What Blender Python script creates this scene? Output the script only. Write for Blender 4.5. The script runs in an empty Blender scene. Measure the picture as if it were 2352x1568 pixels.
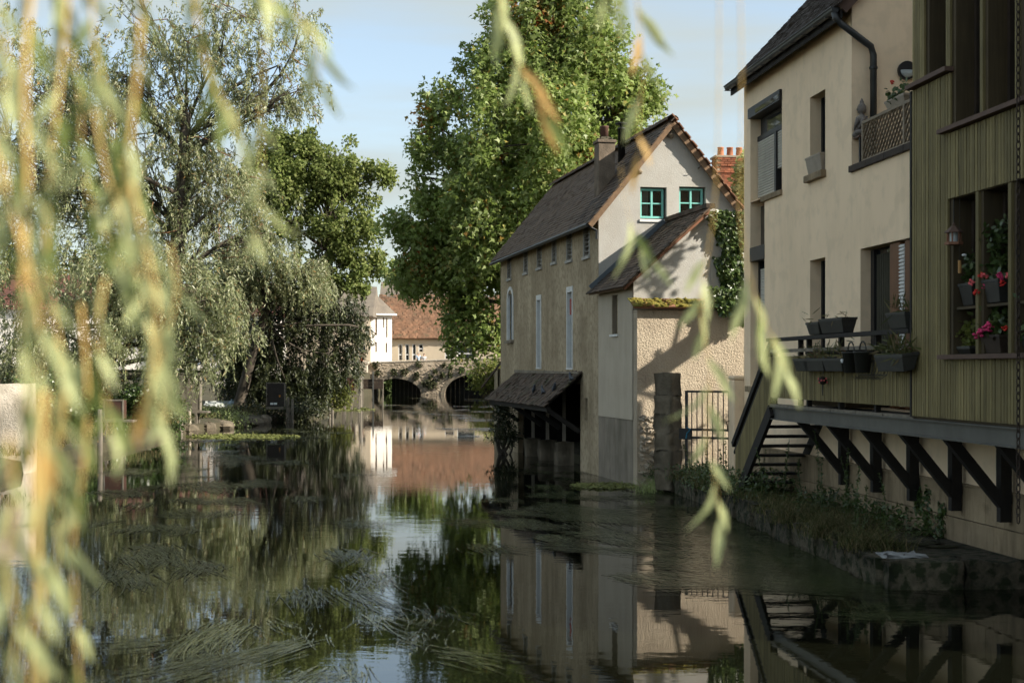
import bpy, math, random
import numpy as np
from mathutils import Vector, Matrix

R = random.Random(7)
NR = np.random.default_rng(5)
SC = bpy.context.scene
COL = SC.collection

# ------------------------------------------------------------------ camera, sky, sun, exposure
F, HC, CX, HY = 3267.0, 2.5, 1176.0, 846.0          # 50 mm lens, eye 2.5 m above the river
cam_d = bpy.data.cameras.new('camera'); cam = bpy.data.objects.new('camera', cam_d); COL.objects.link(cam)
cam.location = (0, 0, HC); cam.rotation_euler = (math.radians(90), 0, 0)
cam_d.lens = 50.0; cam_d.sensor_width = 36.0; cam_d.shift_y = 62.0 / 2352.0
cam_d.clip_start = 0.05; cam_d.clip_end = 3000
cam_d.dof.use_dof = True; cam_d.dof.focus_distance = 33.0; cam_d.dof.aperture_fstop = 3.0
SC.camera = cam

SUN = Vector((3.0, -1.0, 1.9)).normalized()          # direction towards the sun
w = bpy.data.worlds.new('World'); SC.world = w; w.use_nodes = True
nt = w.node_tree; nt.nodes.clear()
wo = nt.nodes.new('ShaderNodeOutputWorld'); bg = nt.nodes.new('ShaderNodeBackground')
sky = nt.nodes.new('ShaderNodeTexSky'); sky.sky_type = 'NISHITA'; sky.sun_disc = False
sky.sun_elevation = math.asin(SUN.z); sky.sun_rotation = math.atan2(SUN.x, SUN.y)
sky.air_density = 1.0; sky.dust_density = 0.7; sky.ozone_density = 1.0
tc = nt.nodes.new('ShaderNodeTexCoord'); mp = nt.nodes.new('ShaderNodeMapping'); mp.inputs['Scale'].default_value = (2.0, 2.0, 14.0)
nz = nt.nodes.new('ShaderNodeTexNoise'); nz.inputs['Scale'].default_value = 1.6; nz.inputs['Detail'].default_value = 6
rp = nt.nodes.new('ShaderNodeValToRGB'); rp.color_ramp.elements[0].position = .36; rp.color_ramp.elements[1].position = .66
rp.color_ramp.elements[0].color = (.38, .38, .38, 1); rp.color_ramp.elements[1].color = (.95, .95, .95, 1)   # thin high veil of cloud
mx = nt.nodes.new('ShaderNodeMix'); mx.data_type = 'RGBA'; mx.inputs[7].default_value = (2.5, 2.75, 2.65, 1)
nt.links.new(tc.outputs['Generated'], mp.inputs[0]); nt.links.new(mp.outputs[0], nz.inputs[0]); nt.links.new(nz.outputs[0], rp.inputs[0])
nt.links.new(rp.outputs[0], mx.inputs[0]); nt.links.new(sky.outputs[0], mx.inputs[6]); nt.links.new(mx.outputs[2], bg.inputs[0])
bg.inputs[1].default_value = 0.097
nt.links.new(bg.outputs[0], wo.inputs[0])

sun_d = bpy.data.lights.new('sun', 'SUN'); sun = bpy.data.objects.new('sun', sun_d); COL.objects.link(sun)
sun_d.energy = 3.9; sun_d.angle = math.radians(0.53); sun_d.color = (1.0, .92, .79)
sun.rotation_euler = (-SUN).to_track_quat('-Z', 'Y').to_euler(); sun.location = (20, -5, 30)

SC.view_settings.view_transform = 'Standard'; SC.view_settings.look = 'None'
SC.view_settings.exposure = 1.36; SC.view_settings.gamma = 1.0; SC.view_settings.use_curve_mapping = False
cy = SC.cycles
cy.max_bounces = 7; cy.diffuse_bounces = 3; cy.glossy_bounces = 3; cy.transmission_bounces = 4; cy.transparent_max_bounces = 4
cy.caustics_reflective = False; cy.caustics_refractive = False; cy.sample_clamp_indirect = 6
cy.use_adaptive_sampling = True; cy.adaptive_threshold = 0.03; cy.use_denoising = True

# ------------------------------------------------------------------ helpers
ZV = Vector((0, 0, 1))
def px(x, y, s): return Vector(((x - CX) / s, F / s, HC + (HY - y) / s))
def wpx(x, y, z=0.0):
    s = (y - HY) / (HC - z); return Vector(((x - CX) / s, F / s, z))
def lerp(a, b, t): return a + (b - a) * t

class Fr:
    def __init__(self, o, ex):
        self.o = Vector((o[0], o[1], 0)); self.ex = Vector((ex[0], ex[1], 0)).normalized()
        self.ey = None
    def p(self, a, b, c): return self.o + self.ex * a + self.ey * b + ZV * c
    def at(self, x, y, b=0.0):
        """a and z where the sight line through x, y meets the vertical plane b"""
        d = (x - CX) / F
        Y = (self.ey.dot(self.o) + b) / (self.ey.x * d + self.ey.y)
        P = Vector((d * Y, Y, 0)) - self.o
        return P.dot(self.ex), HC + (HY - y) * Y / F
    def a(self, x, b=0.0): return self.at(x, HY, b)[0]
    def z(self, x, y, b=0.0): return self.at(x, y, b)[1]
    def mat(self):
        return Matrix((self.ex, self.ey, ZV)).transposed().to_4x4()
def frame(o, ex, ey):
    f = Fr(o, ex); f.ey = Vector((ey[0], ey[1], 0)).normalized(); return f
WF = frame((0, 0), (1, 0), (0, 1))

WL = {}
def wloc(o): return WL.get(o.name, Vector((0, 0, 0)))
def place(o, parent, loc):
    COL.objects.link(o)
    WL[o.name] = loc.copy()
    if parent is not None:
        o.parent = parent; o.location = loc - wloc(parent)
    else: o.location = loc
    return o
def tag(o, label=None, cat=None, group=None, kind=None):
    if label: o['label'] = label
    if cat: o['category'] = cat
    if group: o['group'] = group
    if kind: o['kind'] = kind
    return o
def thing(name, label, cat, loc, group=None):
    o = bpy.data.objects.new(name, None); o.empty_display_size = .1
    place(o, None, Vector(loc)); return tag(o, label, cat, group)

class MB:
    def __init__(self): self.v = []; self.f = []
    def poly(self, pts):
        n = len(self.v); self.v += [Vector(p) for p in pts]; self.f.append(tuple(range(n, n + len(pts)))); return self
    def hexa(self, p):          # 8 corners: bottom 4 ccw, top 4 ccw
        n = len(self.v); self.v += [Vector(q) for q in p]
        for q in ((3, 2, 1, 0), (4, 5, 6, 7), (0, 1, 5, 4), (1, 2, 6, 5), (2, 3, 7, 6), (3, 0, 4, 7)): self.f.append(tuple(n + i for i in q))
        return self
    def box(self, fr, a0, a1, b0, b1, c0, c1):
        P = fr.p
        return self.hexa([P(a0, b0, c0), P(a1, b0, c0), P(a1, b1, c0), P(a0, b1, c0), P(a0, b0, c1), P(a1, b0, c1), P(a1, b1, c1), P(a0, b1, c1)])
    def beam(self, p, q, w, h, up=ZV):
        p = Vector(p); q = Vector(q); d = (q - p).normalized(); s = d.cross(up)
        if s.length < 1e-4: s = d.cross(Vector((0, 1, 0)))
        s.normalize(); t = s.cross(d); s = s * (w / 2); t = t * (h / 2)
        return self.hexa([p - s - t, p + s - t, p + s + t, p - s + t, q - s - t, q + s - t, q + s + t, q - s + t])
    def tube(self, pts, r, n=6, cap=True):
        pts = [Vector(p) for p in pts]; k0 = len(self.v)
        rs = r if isinstance(r, (list, tuple)) else [r] * len(pts)
        for i, p in enumerate(pts):
            d = (pts[min(i + 1, len(pts) - 1)] - pts[max(i - 1, 0)])
            d = d.normalized() if d.length > 1e-9 else ZV
            s = d.cross(Vector((.31, .95, .02)) if abs(d.z) > .8 else ZV).normalized(); t = d.cross(s)
            for j in range(n):
                a = 2 * math.pi * j / n; self.v.append(p + (s * math.cos(a) + t * math.sin(a)) * rs[i])
        for i in range(len(pts) - 1):
            for j in range(n):
                a = k0 + i * n + j; b = k0 + i * n + (j + 1) % n; self.f.append((a, b, b + n, a + n))
        if cap:
            self.f.append(tuple(k0 + j for j in range(n))[::-1]); m = k0 + (len(pts) - 1) * n; self.f.append(tuple(m + j for j in range(n)))
        return self
    def lathe(self, c, prof, n=12):
        return self.tube([Vector(c) + ZV * z for r, z in prof], [max(r, .0005) for r, z in prof], n)
    def ball(self, c, r, nu=10, nv=6):
        c = Vector(c); r = Vector(r) if hasattr(r, '__len__') else Vector((r, r, r)); k = len(self.v)
        for i in range(nv + 1):
            th = math.pi * i / nv
            for j in range(nu):
                ph = 2 * math.pi * j / nu
                self.v.append(c + Vector((r.x * math.sin(th) * math.cos(ph), r.y * math.sin(th) * math.sin(ph), r.z * math.cos(th))))
        for i in range(nv):
            for j in range(nu):
                a = k + i * nu + j; b = k + i * nu + (j + 1) % nu; self.f.append((a, a + nu, b + nu, b))
        return self
    def rock(self, c, r, seed=0, nu=7, nv=5, am=.25):
        rr = random.Random(seed); k = len(self.v); self.ball(c, r, nu, nv)
        for i in range(k, len(self.v)): self.v[i] = Vector(c) + (self.v[i] - Vector(c)) * (1 + rr.uniform(-am, am))
        return self
    def prism(self, fr, poly, b0, b1):     # poly in (a, z) extruded over b
        n = len(poly); k = len(self.v)
        self.v += [fr.p(a, b0, z) for a, z in poly] + [fr.p(a, b1, z) for a, z in poly]
        self.f.append(tuple(range(k, k + n))); self.f.append(tuple(range(k + 2 * n - 1, k + n - 1, -1)))
        for i in range(n): j = (i + 1) % n; self.f.append((k + i, k + j, k + n + j, k + n + i))
        return self
    def done(self, name, mat, parent=None, smooth=False, bevel=0, kind=None, label=None):
        c = sum(self.v, Vector()) / max(len(self.v), 1)
        me = bpy.data.meshes.new(name); me.from_pydata([v - c for v in self.v], [], self.f); me.update()
        me.materials.append(mat)
        if smooth: me.polygons.foreach_set('use_smooth', [True] * len(me.polygons))
        o = bpy.data.objects.new(name, me); place(o, parent, c)
        if bevel:
            b = o.modifiers.new('bevel', 'BEVEL'); b.width = bevel; b.segments = 2; b.limit_method = 'ANGLE'; b.angle_limit = .6
        if kind: o['kind'] = kind
        if label: o['label'] = label
        return o

def shared(name, me, parent, loc, rot=None, scale=None):
    """one piece that shares its mesh with its look-alikes"""
    o = bpy.data.objects.new(name, me); place(o, parent, Vector(loc))
    m = Matrix.Translation(o.location)
    if rot is not None: m = m @ rot
    if scale is not None: m = m @ Matrix.Diagonal((scale[0], scale[1], scale[2], 1))
    o.matrix_basis = m
    return o
def mesh_of(mb, name, mat, smooth=False):
    me = bpy.data.meshes.new(name); me.from_pydata(mb.v, [], mb.f); me.update(); me.materials.append(mat)
    if smooth: me.polygons.foreach_set('use_smooth', [True] * len(me.polygons))
    return me
def np_mesh(name, verts, nper, mat):
    """verts (n, nper, 3): one polygon of nper corners each"""
    n = verts.shape[0]; me = bpy.data.meshes.new(name)
    me.vertices.add(n * nper); me.vertices.foreach_set('co', verts.reshape(-1).astype(np.float32))
    me.loops.add(n * nper); me.loops.foreach_set('vertex_index', np.arange(n * nper, dtype=np.int32))
    me.polygons.add(n); me.polygons.foreach_set('loop_start', np.arange(0, n * nper, nper, dtype=np.int32))
    me.update(calc_edges=True); me.materials.append(mat); return me
def np_obj(name, verts, nper, mat, parent=None, kind=None):
    c = verts.reshape(-1, 3).mean(0); o = bpy.data.objects.new(name, np_mesh(name, verts - c, nper, mat))
    place(o, parent, Vector(c))
    if kind: o['kind'] = kind
    return o

def clip_poly(poly, planes):
    for A, B, C in planes:
        out = []
        for i in range(len(poly)):
            p, q = poly[i], poly[(i + 1) % len(poly)]
            dp = A * p[0] + B * p[1] - C; dq = A * q[0] + B * q[1] - C
            if dp <= 0: out.append(p)
            if (dp < 0 < dq) or (dq < 0 < dp):
                t = dp / (dp - dq); out.append((lerp(p[0], q[0], t), lerp(p[1], q[1], t)))
        poly = out
        if len(poly) < 3: return []
    return poly
def wall(mb, fr, a0, a1, z0, z1, holes=(), b=0.0, depth=.22, clip=()):
    """a wall face with openings, their reveals and its inner face"""
    As = sorted({a0, a1} | {h[0] for h in holes} | {h[1] for h in holes}); Zs = sorted({z0, z1} | {h[2] for h in holes} | {h[3] for h in holes})
    for i in range(len(As) - 1):
        for j in range(len(Zs) - 1):
            A, B, C, D = As[i], As[i + 1], Zs[j], Zs[j + 1]; m, n = (A + B) / 2, (C + D) / 2
            if any(h[0] < m < h[1] and h[2] < n < h[3] for h in holes): continue
            P = clip_poly([(A, C), (B, C), (B, D), (A, D)], clip)
            if P:
                mb.poly([fr.p(x, b, z) for x, z in P]); mb.poly([fr.p(x, b + depth, z) for x, z in reversed(P)])
    for h in holes:
        c = [(h[0], h[2]), (h[1], h[2]), (h[1], h[3]), (h[0], h[3])]
        for k in range(4):
            p, q = c[k], c[(k + 1) % 4]
            mb.poly([fr.p(p[0], b, p[1]), fr.p(q[0], b, q[1]), fr.p(q[0], b + depth, q[1]), fr.p(p[0], b + depth, p[1])])
    return mb

# ------------------------------------------------------------------ materials
def _new(name):
    m = bpy.data.materials.new(name); m.use_nodes = True; t = m.node_tree
    b = t.nodes['Principled BSDF']; return m, t, b
def _n(t, kind, **kw):
    n = t.nodes.new(kind)
    for k, v in kw.items(): n.inputs[k].default_value = v
    return n
def noise(t, pos, scale, detail=4, sc=None, rough=.55):
    src = pos
    if sc:
        m = _n(t, 'ShaderNodeMapping'); m.inputs['Scale'].default_value = sc; t.links.new(pos, m.inputs[0]); src = m.outputs[0]
    n = _n(t, 'ShaderNodeTexNoise', Scale=scale, Detail=detail, Roughness=rough); t.links.new(src, n.inputs['Vector']); return n.outputs[0]
def ramp(t, fac, lo, hi, a=0.0, b=1.0):
    r = _n(t, 'ShaderNodeMapRange'); r.clamp = True
    r.inputs[1].default_value = lo; r.inputs[2].default_value = hi; r.inputs[3].default_value = a; r.inputs[4].default_value = b
    t.links.new(fac, r.inputs[0]); return r.outputs[0]
def mixc(t, fac, c0, c1, mode='MIX'):
    m = t.nodes.new('ShaderNodeMix'); m.data_type = 'RGBA'; m.blend_type = mode
    for i, c in ((0, fac), (6, c0), (7, c1)):
        if hasattr(c, 'is_output') or hasattr(c, 'links'): t.links.new(c, m.inputs[i])
        elif i == 0: m.inputs[0].default_value = c
        else: m.inputs[i].default_value = (*c[:3], 1)
    return m.outputs[2]
def pmat(name, col, col2=None, scale=2.0, rough=.85, bump=0.0, bscale=60, bdist=.01, streak=0.0, stcol=None, stscale=5, metal=0.0, rnd=0.0, spec=.3, spots=None, grain=0.0, gdir=(40, 40, 2.0), sheen=0):
    m, t, b = _new(name)
    pos = t.nodes.new('ShaderNodeNewGeometry').outputs['Position']
    c = mixc(t, ramp(t, noise(t, pos, scale, 5), .35, .68), col, col2 or tuple(x * .8 for x in col))
    if streak:
        f = ramp(t, noise(t, pos, stscale, 6, (1, 1, .22), .68), .45, .72, 0, streak)
        c = mixc(t, f, c, stcol or tuple(x * .4 for x in col))
    if grain:
        f = ramp(t, noise(t, pos, 1.0, 3, gdir), .35, .7, 0, grain); c = mixc(t, f, c, tuple(x * .45 for x in col))
    if spots:
        f = ramp(t, noise(t, pos, spots[1], 6), spots[2], spots[2] + .1, 0, spots[3] if len(spots) > 3 else 1); c = mixc(t, f, c, spots[0])
    if rnd:
        oi = t.nodes.new('ShaderNodeObjectInfo'); h = t.nodes.new('ShaderNodeHueSaturation')
        t.links.new(ramp(t, oi.outputs['Random'], 0, 1, 1 - rnd, 1 + rnd), h.inputs['Value']); t.links.new(c, h.inputs['Color'])
        c = h.outputs[0]
    t.links.new(c, b.inputs['Base Color'])
    b.inputs['Roughness'].default_value = rough; b.inputs['Metallic'].default_value = metal; b.inputs['Specular IOR Level'].default_value = spec
    if bump:
        bp = _n(t, 'ShaderNodeBump', Strength=bump, Distance=bdist); t.links.new(noise(t, pos, bscale, 4, None, .65), bp.inputs['Height']); t.links.new(bp.outputs[0], b.inputs['Normal'])
    return m
def leafmat(name, cols, trans=.35, rough=.5, spec=.3, pscale=.35):
    m, t, b = _new(name); g = t.nodes.new('ShaderNodeNewGeometry')
    r = t.nodes.new('ShaderNodeValToRGB'); cr = r.color_ramp; n = len(cols)
    for i, (p, c) in enumerate(cols):
        e = cr.elements[i] if i < 2 else cr.elements.new(p)
        e.position = p; e.color = (*c, 1)
    t.links.new(g.outputs['Random Per Island'], r.inputs[0])
    big = ramp(t, noise(t, g.outputs['Position'], pscale, 3), .3, .7, .75, 1.25)
    c = mixc(t, 1.0, r.outputs[0], (1, 1, 1), 'MULTIPLY')
    h = t.nodes.new('ShaderNodeHueSaturation'); t.links.new(big, h.inputs['Value']); t.links.new(c, h.inputs['Color']); c = h.outputs[0]
    t.links.new(c, b.inputs['Base Color']); b.inputs['Roughness'].default_value = rough; b.inputs['Specular IOR Level'].default_value = spec
    tr = t.nodes.new('ShaderNodeBsdfTranslucent'); t.links.new(c, tr.inputs[0])
    ms = t.nodes.new('ShaderNodeMixShader'); ms.inputs[0].default_value = trans
    t.links.new(b.outputs[0], ms.inputs[1]); t.links.new(tr.outputs[0], ms.inputs[2]); t.links.new(ms.outputs[0], t.nodes['Material Output'].inputs[0])
    return m
def flat(name, col, rough=.6, metal=0, spec=.4, emit=0):
    return pmat(name, col, tuple(x * .85 for x in col), 8, rough, metal=metal, spec=spec)

MT = dict(
    white_plaster=pmat('white_plaster', (.42, .41, .38), (.36, .345, .31), 1.4, .92, .55, 32, .015, .22, (.36, .30, .23), 4),
    mill_plaster=pmat('mill_plaster', (.50, .405, .275), (.33, .26, .17), .9, .95, 1.0, 34, .025, .8, (.20, .15, .085), 1.1, spots=((.22, .17, .10), 8, .50, .5)),
    cream_plaster=pmat('cream_plaster', (.47, .41, .32), (.42, .36, .28), 1.6, .9, .3, 60, .006, .25, (.27, .22, .16), 3),
    grey_plaster=pmat('grey_plaster', (.27, .23, .18), (.20, .17, .13), 1.8, .95, .5, 50, .01, .6, (.06, .055, .035), 3),
    roughcast=pmat('roughcast', (.50, .42, .315), (.40, .33, .245), 1.3, .97, 1.0, 24, .04, .3, (.2, .16, .12), 2),
    house_plaster=pmat('house_plaster', (.88, .685, .475), (.83, .64, .44), .8, .9, .35, 120, .005, .22, (.42, .34, .21), 1.6, spots=((.62, .49, .335), 3.0, .52, .3)),
    stone=pmat('stone', (.26, .22, .165), (.16, .135, .10), 3, .95, .8, 22, .03, .35, (.09, .085, .06), 5, rnd=.14),
    pale_stone=pmat('pale_stone', (.55, .48, .39), (.38, .33, .26), 3, .95, .8, 22, .03, .35, (.15, .13, .09), 5, rnd=.1),
    mossy_stone=pmat('mossy_stone', (.115, .095, .065), (.045, .04, .026), 9, .97, 1.0, 26, .04, .5, (.025, .03, .015), 7, rnd=.2, spots=((.02, .025, .01), 7, .48)),
    plinth=pmat('plinth', (.36, .275, .175), (.22, .165, .10), 1.3, .95, .6, 30, .015, .85, (.09, .066, .038), 3.2, rnd=.1, spots=((.10, .08, .045), 2.2, .58, .6)),
    rubble=pmat('rubble', (.42, .36, .28), (.24, .20, .155), 4, .97, .9, 18, .04, rnd=.2),
    bridge=pmat('bridge', (.46, .375, .28), (.30, .24, .175), .9, .97, .9, 9, .06, .55, (.07, .06, .04), 1.2, spots=((.05, .05, .025), .8, .58, .8)),
    tile=pmat('tile', (.085, .056, .037), (.05, .035, .024), 3, .7, .3, 50, .01, rnd=.5, spec=.25, spots=((.13, .12, .09), 14, .62, .5)),
    tile_red=pmat('tile_red', (.25, .115, .065), (.14, .075, .045), 3, .8, .4, 50, .01, rnd=.35),
    tile_wash=pmat('tile_wash', (.10, .068, .048), (.055, .042, .032), 4, .85, .5, 40, .01, rnd=.4, spots=((.05, .055, .025), 3, .55, .7)),
    slate=pmat('slate', (.045, .03, .02), (.026, .019, .014), 5, .75, .3, 60, .01, rnd=.25),
    roof_brown=pmat('roof_brown', (.27, .145, .085), (.16, .095, .06), 1.2, .9, .6, 12, .04, rnd=.2, spots=((.12, .10, .06), 1.6, .56, .7)),
    roof_grey=pmat('roof_grey', (.20, .17, .135), (.14, .12, .10), 1.2, .9, .5, 12, .03),
    moss=pmat('moss', (.16, .155, .03), (.26, .20, .04), 7, 1.0, 1.0, 60, .03, spots=((.22, .10, .04), 5, .58, .8)),
    green_board=pmat('green_board', (.235, .19, .085), (.18, .145, .062), 2, .75, .25, 60, .004, .4, (.085, .07, .032), 7, rnd=.25, grain=.5),
    brown_board=pmat('brown_board', (.085, .062, .032), (.06, .045, .025), 2, .8, .2, 60, .004, grain=.5, rnd=.12),
    capping=pmat('capping', (.12, .072, .052), (.09, .055, .042), 4, .7, grain=.3, gdir=(4, 4, 40)),
    orange_wood=pmat('orange_wood', (.17, .075, .03), (.11, .05, .02), 3, .6, grain=.4),
    dark_wood=pmat('dark_wood', (.022, .019, .016), (.014, .012, .011), 4, .75, .3, 50, .004, grain=.4),
    grey_wood=pmat('grey_wood', (.25, .22, .175), (.16, .14, .11), 4, .9, .4, 40, .01, .5, (.06, .05, .04), 8, grain=.5),
    timber=pmat('timber', (.24, .15, .09), (.15, .10, .06), 4, .85, .4, 40, .01, grain=.5, gdir=(14, 14, 14)),
    steel=pmat('steel', (.115, .115, .105), (.085, .085, .078), 2, .5, .1, 30, .002, .3, (.05, .045, .04), 6, metal=.3),
    black=pmat('black', (.012, .012, .013), (.018, .017, .017), 6, .5, spec=.4),
    zinc=pmat('zinc', (.045, .047, .047), (.03, .031, .031), 3, .42, metal=.4, spec=.5),
    copper=pmat('copper', (.09, .065, .05), (.06, .05, .045), 5, .5, metal=.3),
    flashing=pmat('flashing', (.13, .15, .17), (.09, .11, .125), 2, .5, metal=.3),
    teal=pmat('teal', (.19, .50, .44), (.16, .43, .39), 6, .5, spec=.4),
    white_paint=pmat('white_paint', (.72, .72, .70), (.62, .62, .60), 5, .6, streak=.25, stcol=(.4, .38, .34)),
    shutter=pmat('shutter', (.55, .52, .45), (.47, .44, .38), 3, .55, streak=.2),
    grey_paint=pmat('grey_paint', (.22, .27, .30), (.17, .21, .24), 5, .6),
    cabinet=pmat('cabinet', (.032, .024, .02), (.022, .018, .015), 4, .55, streak=.25, stcol=(.06, .05, .04)),
    cabinet_brown=pmat('cabinet_brown', (.075, .035, .024), (.05, .026, .018), 4, .6),
    brick=pmat('brick', (.30, .105, .052), (.19, .075, .042), 6, .9, .6, 60, .006, rnd=.3),
    mortar=pmat('mortar', (.36, .29, .22), None, 6, .95),
    terracotta=pmat('terracotta', (.40, .165, .085), (.30, .12, .065), 5, .85, rnd=.15),
    pot_brown=pmat('pot_brown', (.13, .065, .045), (.08, .045, .035), 6, .8),
    planter=pmat('planter', (.034, .033, .029), (.023, .023, .021), 5, .55, rnd=.3),
    planter_pale=pmat('planter_pale', (.33, .28, .22), None, 5, .7),
    soil=pmat('soil', (.03, .022, .015), None, 8, 1),
    statue=pmat('statue', (.20, .175, .155), (.13, .115, .105), 9, .9, .5, 60, .006),
    lattice=pmat('lattice', (.27, .22, .16), (.19, .155, .11), 7, .8, rnd=.2),
    curtain=pmat('curtain', (.45, .45, .42), (.34, .34, .31), 2, .9, grain=.5, gdir=(60, 60, .5)),
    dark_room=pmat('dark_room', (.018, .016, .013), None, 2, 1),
    asphalt=pmat('asphalt', (.30, .27, .23), (.22, .20, .17), .5, .95, .4, 20, .01),
    earth=pmat('earth', (.075, .062, .040), (.045, .045, .022), .8, 1.0, .9, 6, .06),
    bark=pmat('bark', (.10, .082, .062), (.05, .042, .033), 3, .95, .9, 14, .03, .5, (.03, .026, .02), 6),
    twig_red=pmat('twig_red', (.20, .095, .045), (.12, .07, .04), 2, .8),
    twig_gold=pmat('twig_gold', (.62, .43, .15), (.52, .33, .10), 9, .55),
    skin=flat('skin', (.48, .29, .21)), hair=flat('hair', (.33, .31, .29), .8), shirt_blue=flat('shirt_blue', (.45, .55, .66), .9), shirt_grey=flat('shirt_grey', (.40, .40, .40), .9), shirt_red=flat('shirt_red', (.5, .13, .06), .9),
    trousers=flat('trousers', (.03, .04, .07), .9), boat=pmat('boat', (.30, .38, .42), (.22, .29, .33), 4, .45),
    boat_pale=pmat('boat_pale', (.50, .52, .50), None, 4, .5),
    label=flat('label', (.75, .76, .76), .5), amber=flat('amber', (.6, .25, .03), .4), red=flat('red', (.30, .02, .02), .5), blue=flat('blue', (.02, .16, .26), .5),
    bike_blue=flat('bike_blue', (.03, .18, .5), .4), car=pmat('car', (.02, .022, .03), None, 2, .25, spec=.6), chrome=flat('chrome', (.6, .6, .6), .2, 1.0),
    pigeon=pmat('pigeon', (.07, .08, .10), (.035, .04, .05), 20, .6), bamboo=flat('bamboo', (.42, .22, .07)), cedar=pmat('cedar', (.26, .12, .07), (.18, .085, .05), 12, .7),
    petal_pink=flat('petal_pink', (.62, .035, .15), .6), petal_red=flat('petal_red', (.7, .03, .02), .6), petal_salmon=flat('petal_salmon', (.75, .13, .14), .6),
    lamp_glass=flat('lamp_glass', (.42, .47, .48), .3), rust=pmat('rust', (.045, .03, .022), (.022, .017, .014), 8, .8),
)
def glass(name, col=(.012, .015, .017), rough=.03, spec=.6):
    m, t, b = _new(name); b.inputs['Base Color'].default_value = (*col, 1); b.inputs['Roughness'].default_value = rough
    b.inputs['Specular IOR Level'].default_value = spec; b.inputs['IOR'].default_value = 1.5; return m
MT['glass'] = glass('glass'); MT['glass_dim'] = glass('glass_dim', (.03, .03, .027), .15)
MT['leaf_gum'] = leafmat('leaf_gum', [(0, (.16, .225, .05)), (.5, (.235, .31, .08)), (.93, (.35, .41, .16)), (.985, (.40, .33, .09)), (1, (.30, .16, .04))], .5, .45, .35)
MT['leaf_rust'] = leafmat('leaf_rust', [(0, (.24, .20, .045)), (.5, (.30, .17, .04)), (1, (.28, .075, .03))], .45)
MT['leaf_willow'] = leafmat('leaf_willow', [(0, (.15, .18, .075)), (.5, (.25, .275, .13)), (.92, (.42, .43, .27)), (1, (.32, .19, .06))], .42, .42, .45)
MT['leaf_willow_dark'] = leafmat('leaf_willow_dark', [(0, (.020, .028, .009)), (.75, (.042, .052, .017)), (1, (.085, .092, .035))], .15, .45, .4)  # willow leaf darkened in colour to imitate the shadow over the lower crown
MT['leaf_dark'] = leafmat('leaf_dark', [(0, (.11, .14, .028)), (.6, (.185, .21, .048)), (1, (.27, .27, .075))], .48, .6)
MT['leaf_ivy'] = leafmat('leaf_ivy', [(0, (.035, .06, .015)), (.6, (.06, .10, .025)), (1, (.12, .16, .05))], .25, .35, .5)
MT['leaf_pale'] = leafmat('leaf_pale', [(0, (.20, .25, .08)), (.6, (.30, .36, .14)), (1, (.40, .42, .22))], .35, .5)
MT['leaf_near'] = leafmat('leaf_near', [(0, (.34, .40, .10)), (.45, (.48, .53, .20)), (.85, (.66, .67, .43)), (1, (.60, .50, .17))], .45, .5, .35, 30)
MT['leaf_near_dark'] = leafmat('leaf_near_dark', [(0, (.14, .19, .045)), (1, (.26, .31, .10))], .4, .5, .35, 30)
MT['leaf_near_orange'] = leafmat('leaf_near_orange', [(0, (.58, .30, .08)), (1, (.58, .42, .16))], .4, .6, .3, 30)
MT['weed'] = leafmat('weed', [(0, (.016, .021, .008)), (.6, (.04, .047, .02)), (1, (.095, .10, .055))], .05, .2, .5, .6)
MT['weed_green'] = leafmat('weed_green', [(0, (.018, .026, .008)), (.55, (.045, .058, .02)), (1, (.13, .14, .075))], .05, .2, .5, .6)
MT['grass'] = leafmat('grass', [(0, (.045, .055, .018)), (.5, (.085, .095, .032)), (.85, (.17, .14, .07)), (1, (.22, .16, .085))], .3, .7, .2, 1.0)

def water_mat():
    m, t, b = _new('water'); pos = t.nodes.new('ShaderNodeNewGeometry').outputs['Position']
    b.inputs['Base Color'].default_value = (.005, .0055, .003, 1); b.inputs['Roughness'].default_value = .004; b.inputs['IOR'].default_value = 1.5
    n1 = noise(t, pos, 1.0, 3, (1.1, 3.2, 1)); n2 = noise(t, pos, 1.0, 2, (5, 11, 1))
    calm = ramp(t, noise(t, pos, .16, 2), .35, .7, .2, 1.0)
    a = t.nodes.new('ShaderNodeMath'); a.operation = 'MULTIPLY_ADD'; t.links.new(n2, a.inputs[0]); a.inputs[1].default_value = .22; t.links.new(n1, a.inputs[2])
    a2 = t.nodes.new('ShaderNodeMath'); a2.operation = 'MULTIPLY'; t.links.new(a.outputs[0], a2.inputs[0]); t.links.new(calm, a2.inputs[1])
    bp = _n(t, 'ShaderNodeBump', Strength=.13, Distance=.018); t.links.new(a2.outputs[0], bp.inputs['Height']); t.links.new(bp.outputs[0], b.inputs['Normal'])
    return m
MT['water'] = water_mat()
MT['glass_win'] = glass('glass_win', (.05, .055, .05), .05)
def clear_glass():
    m, t, b = _new('window_glass'); gl = _n(t, 'ShaderNodeBsdfGlossy', Roughness=.03); tr = t.nodes.new('ShaderNodeBsdfTransparent'); tr.inputs[0].default_value = (.8, .84, .82, 1)
    fr = t.nodes.new('ShaderNodeFresnel'); ms = t.nodes.new('ShaderNodeMixShader'); t.links.new(fr.outputs[0], ms.inputs[0]); t.links.new(tr.outputs[0], ms.inputs[1]); t.links.new(gl.outputs[0], ms.inputs[2]); t.links.new(ms.outputs[0], t.nodes['Material Output'].inputs[0]); return m
MT['glass_win'] = clear_glass()
MT['stone_chimney'] = pmat('stone_chimney', (.20, .155, .115), (.12, .095, .07), 4, .97, .8, 30, .02, .3, (.07, .055, .04), 5)
MT['curtain_dark'] = pmat('curtain_dark', (.07, .065, .045), None, 2, .9)
MT['rubble_dark'] = pmat('rubble_dark', (.44, .36, .27), (.26, .21, .155), 1.5, .97, .8, 14, .04)
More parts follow.
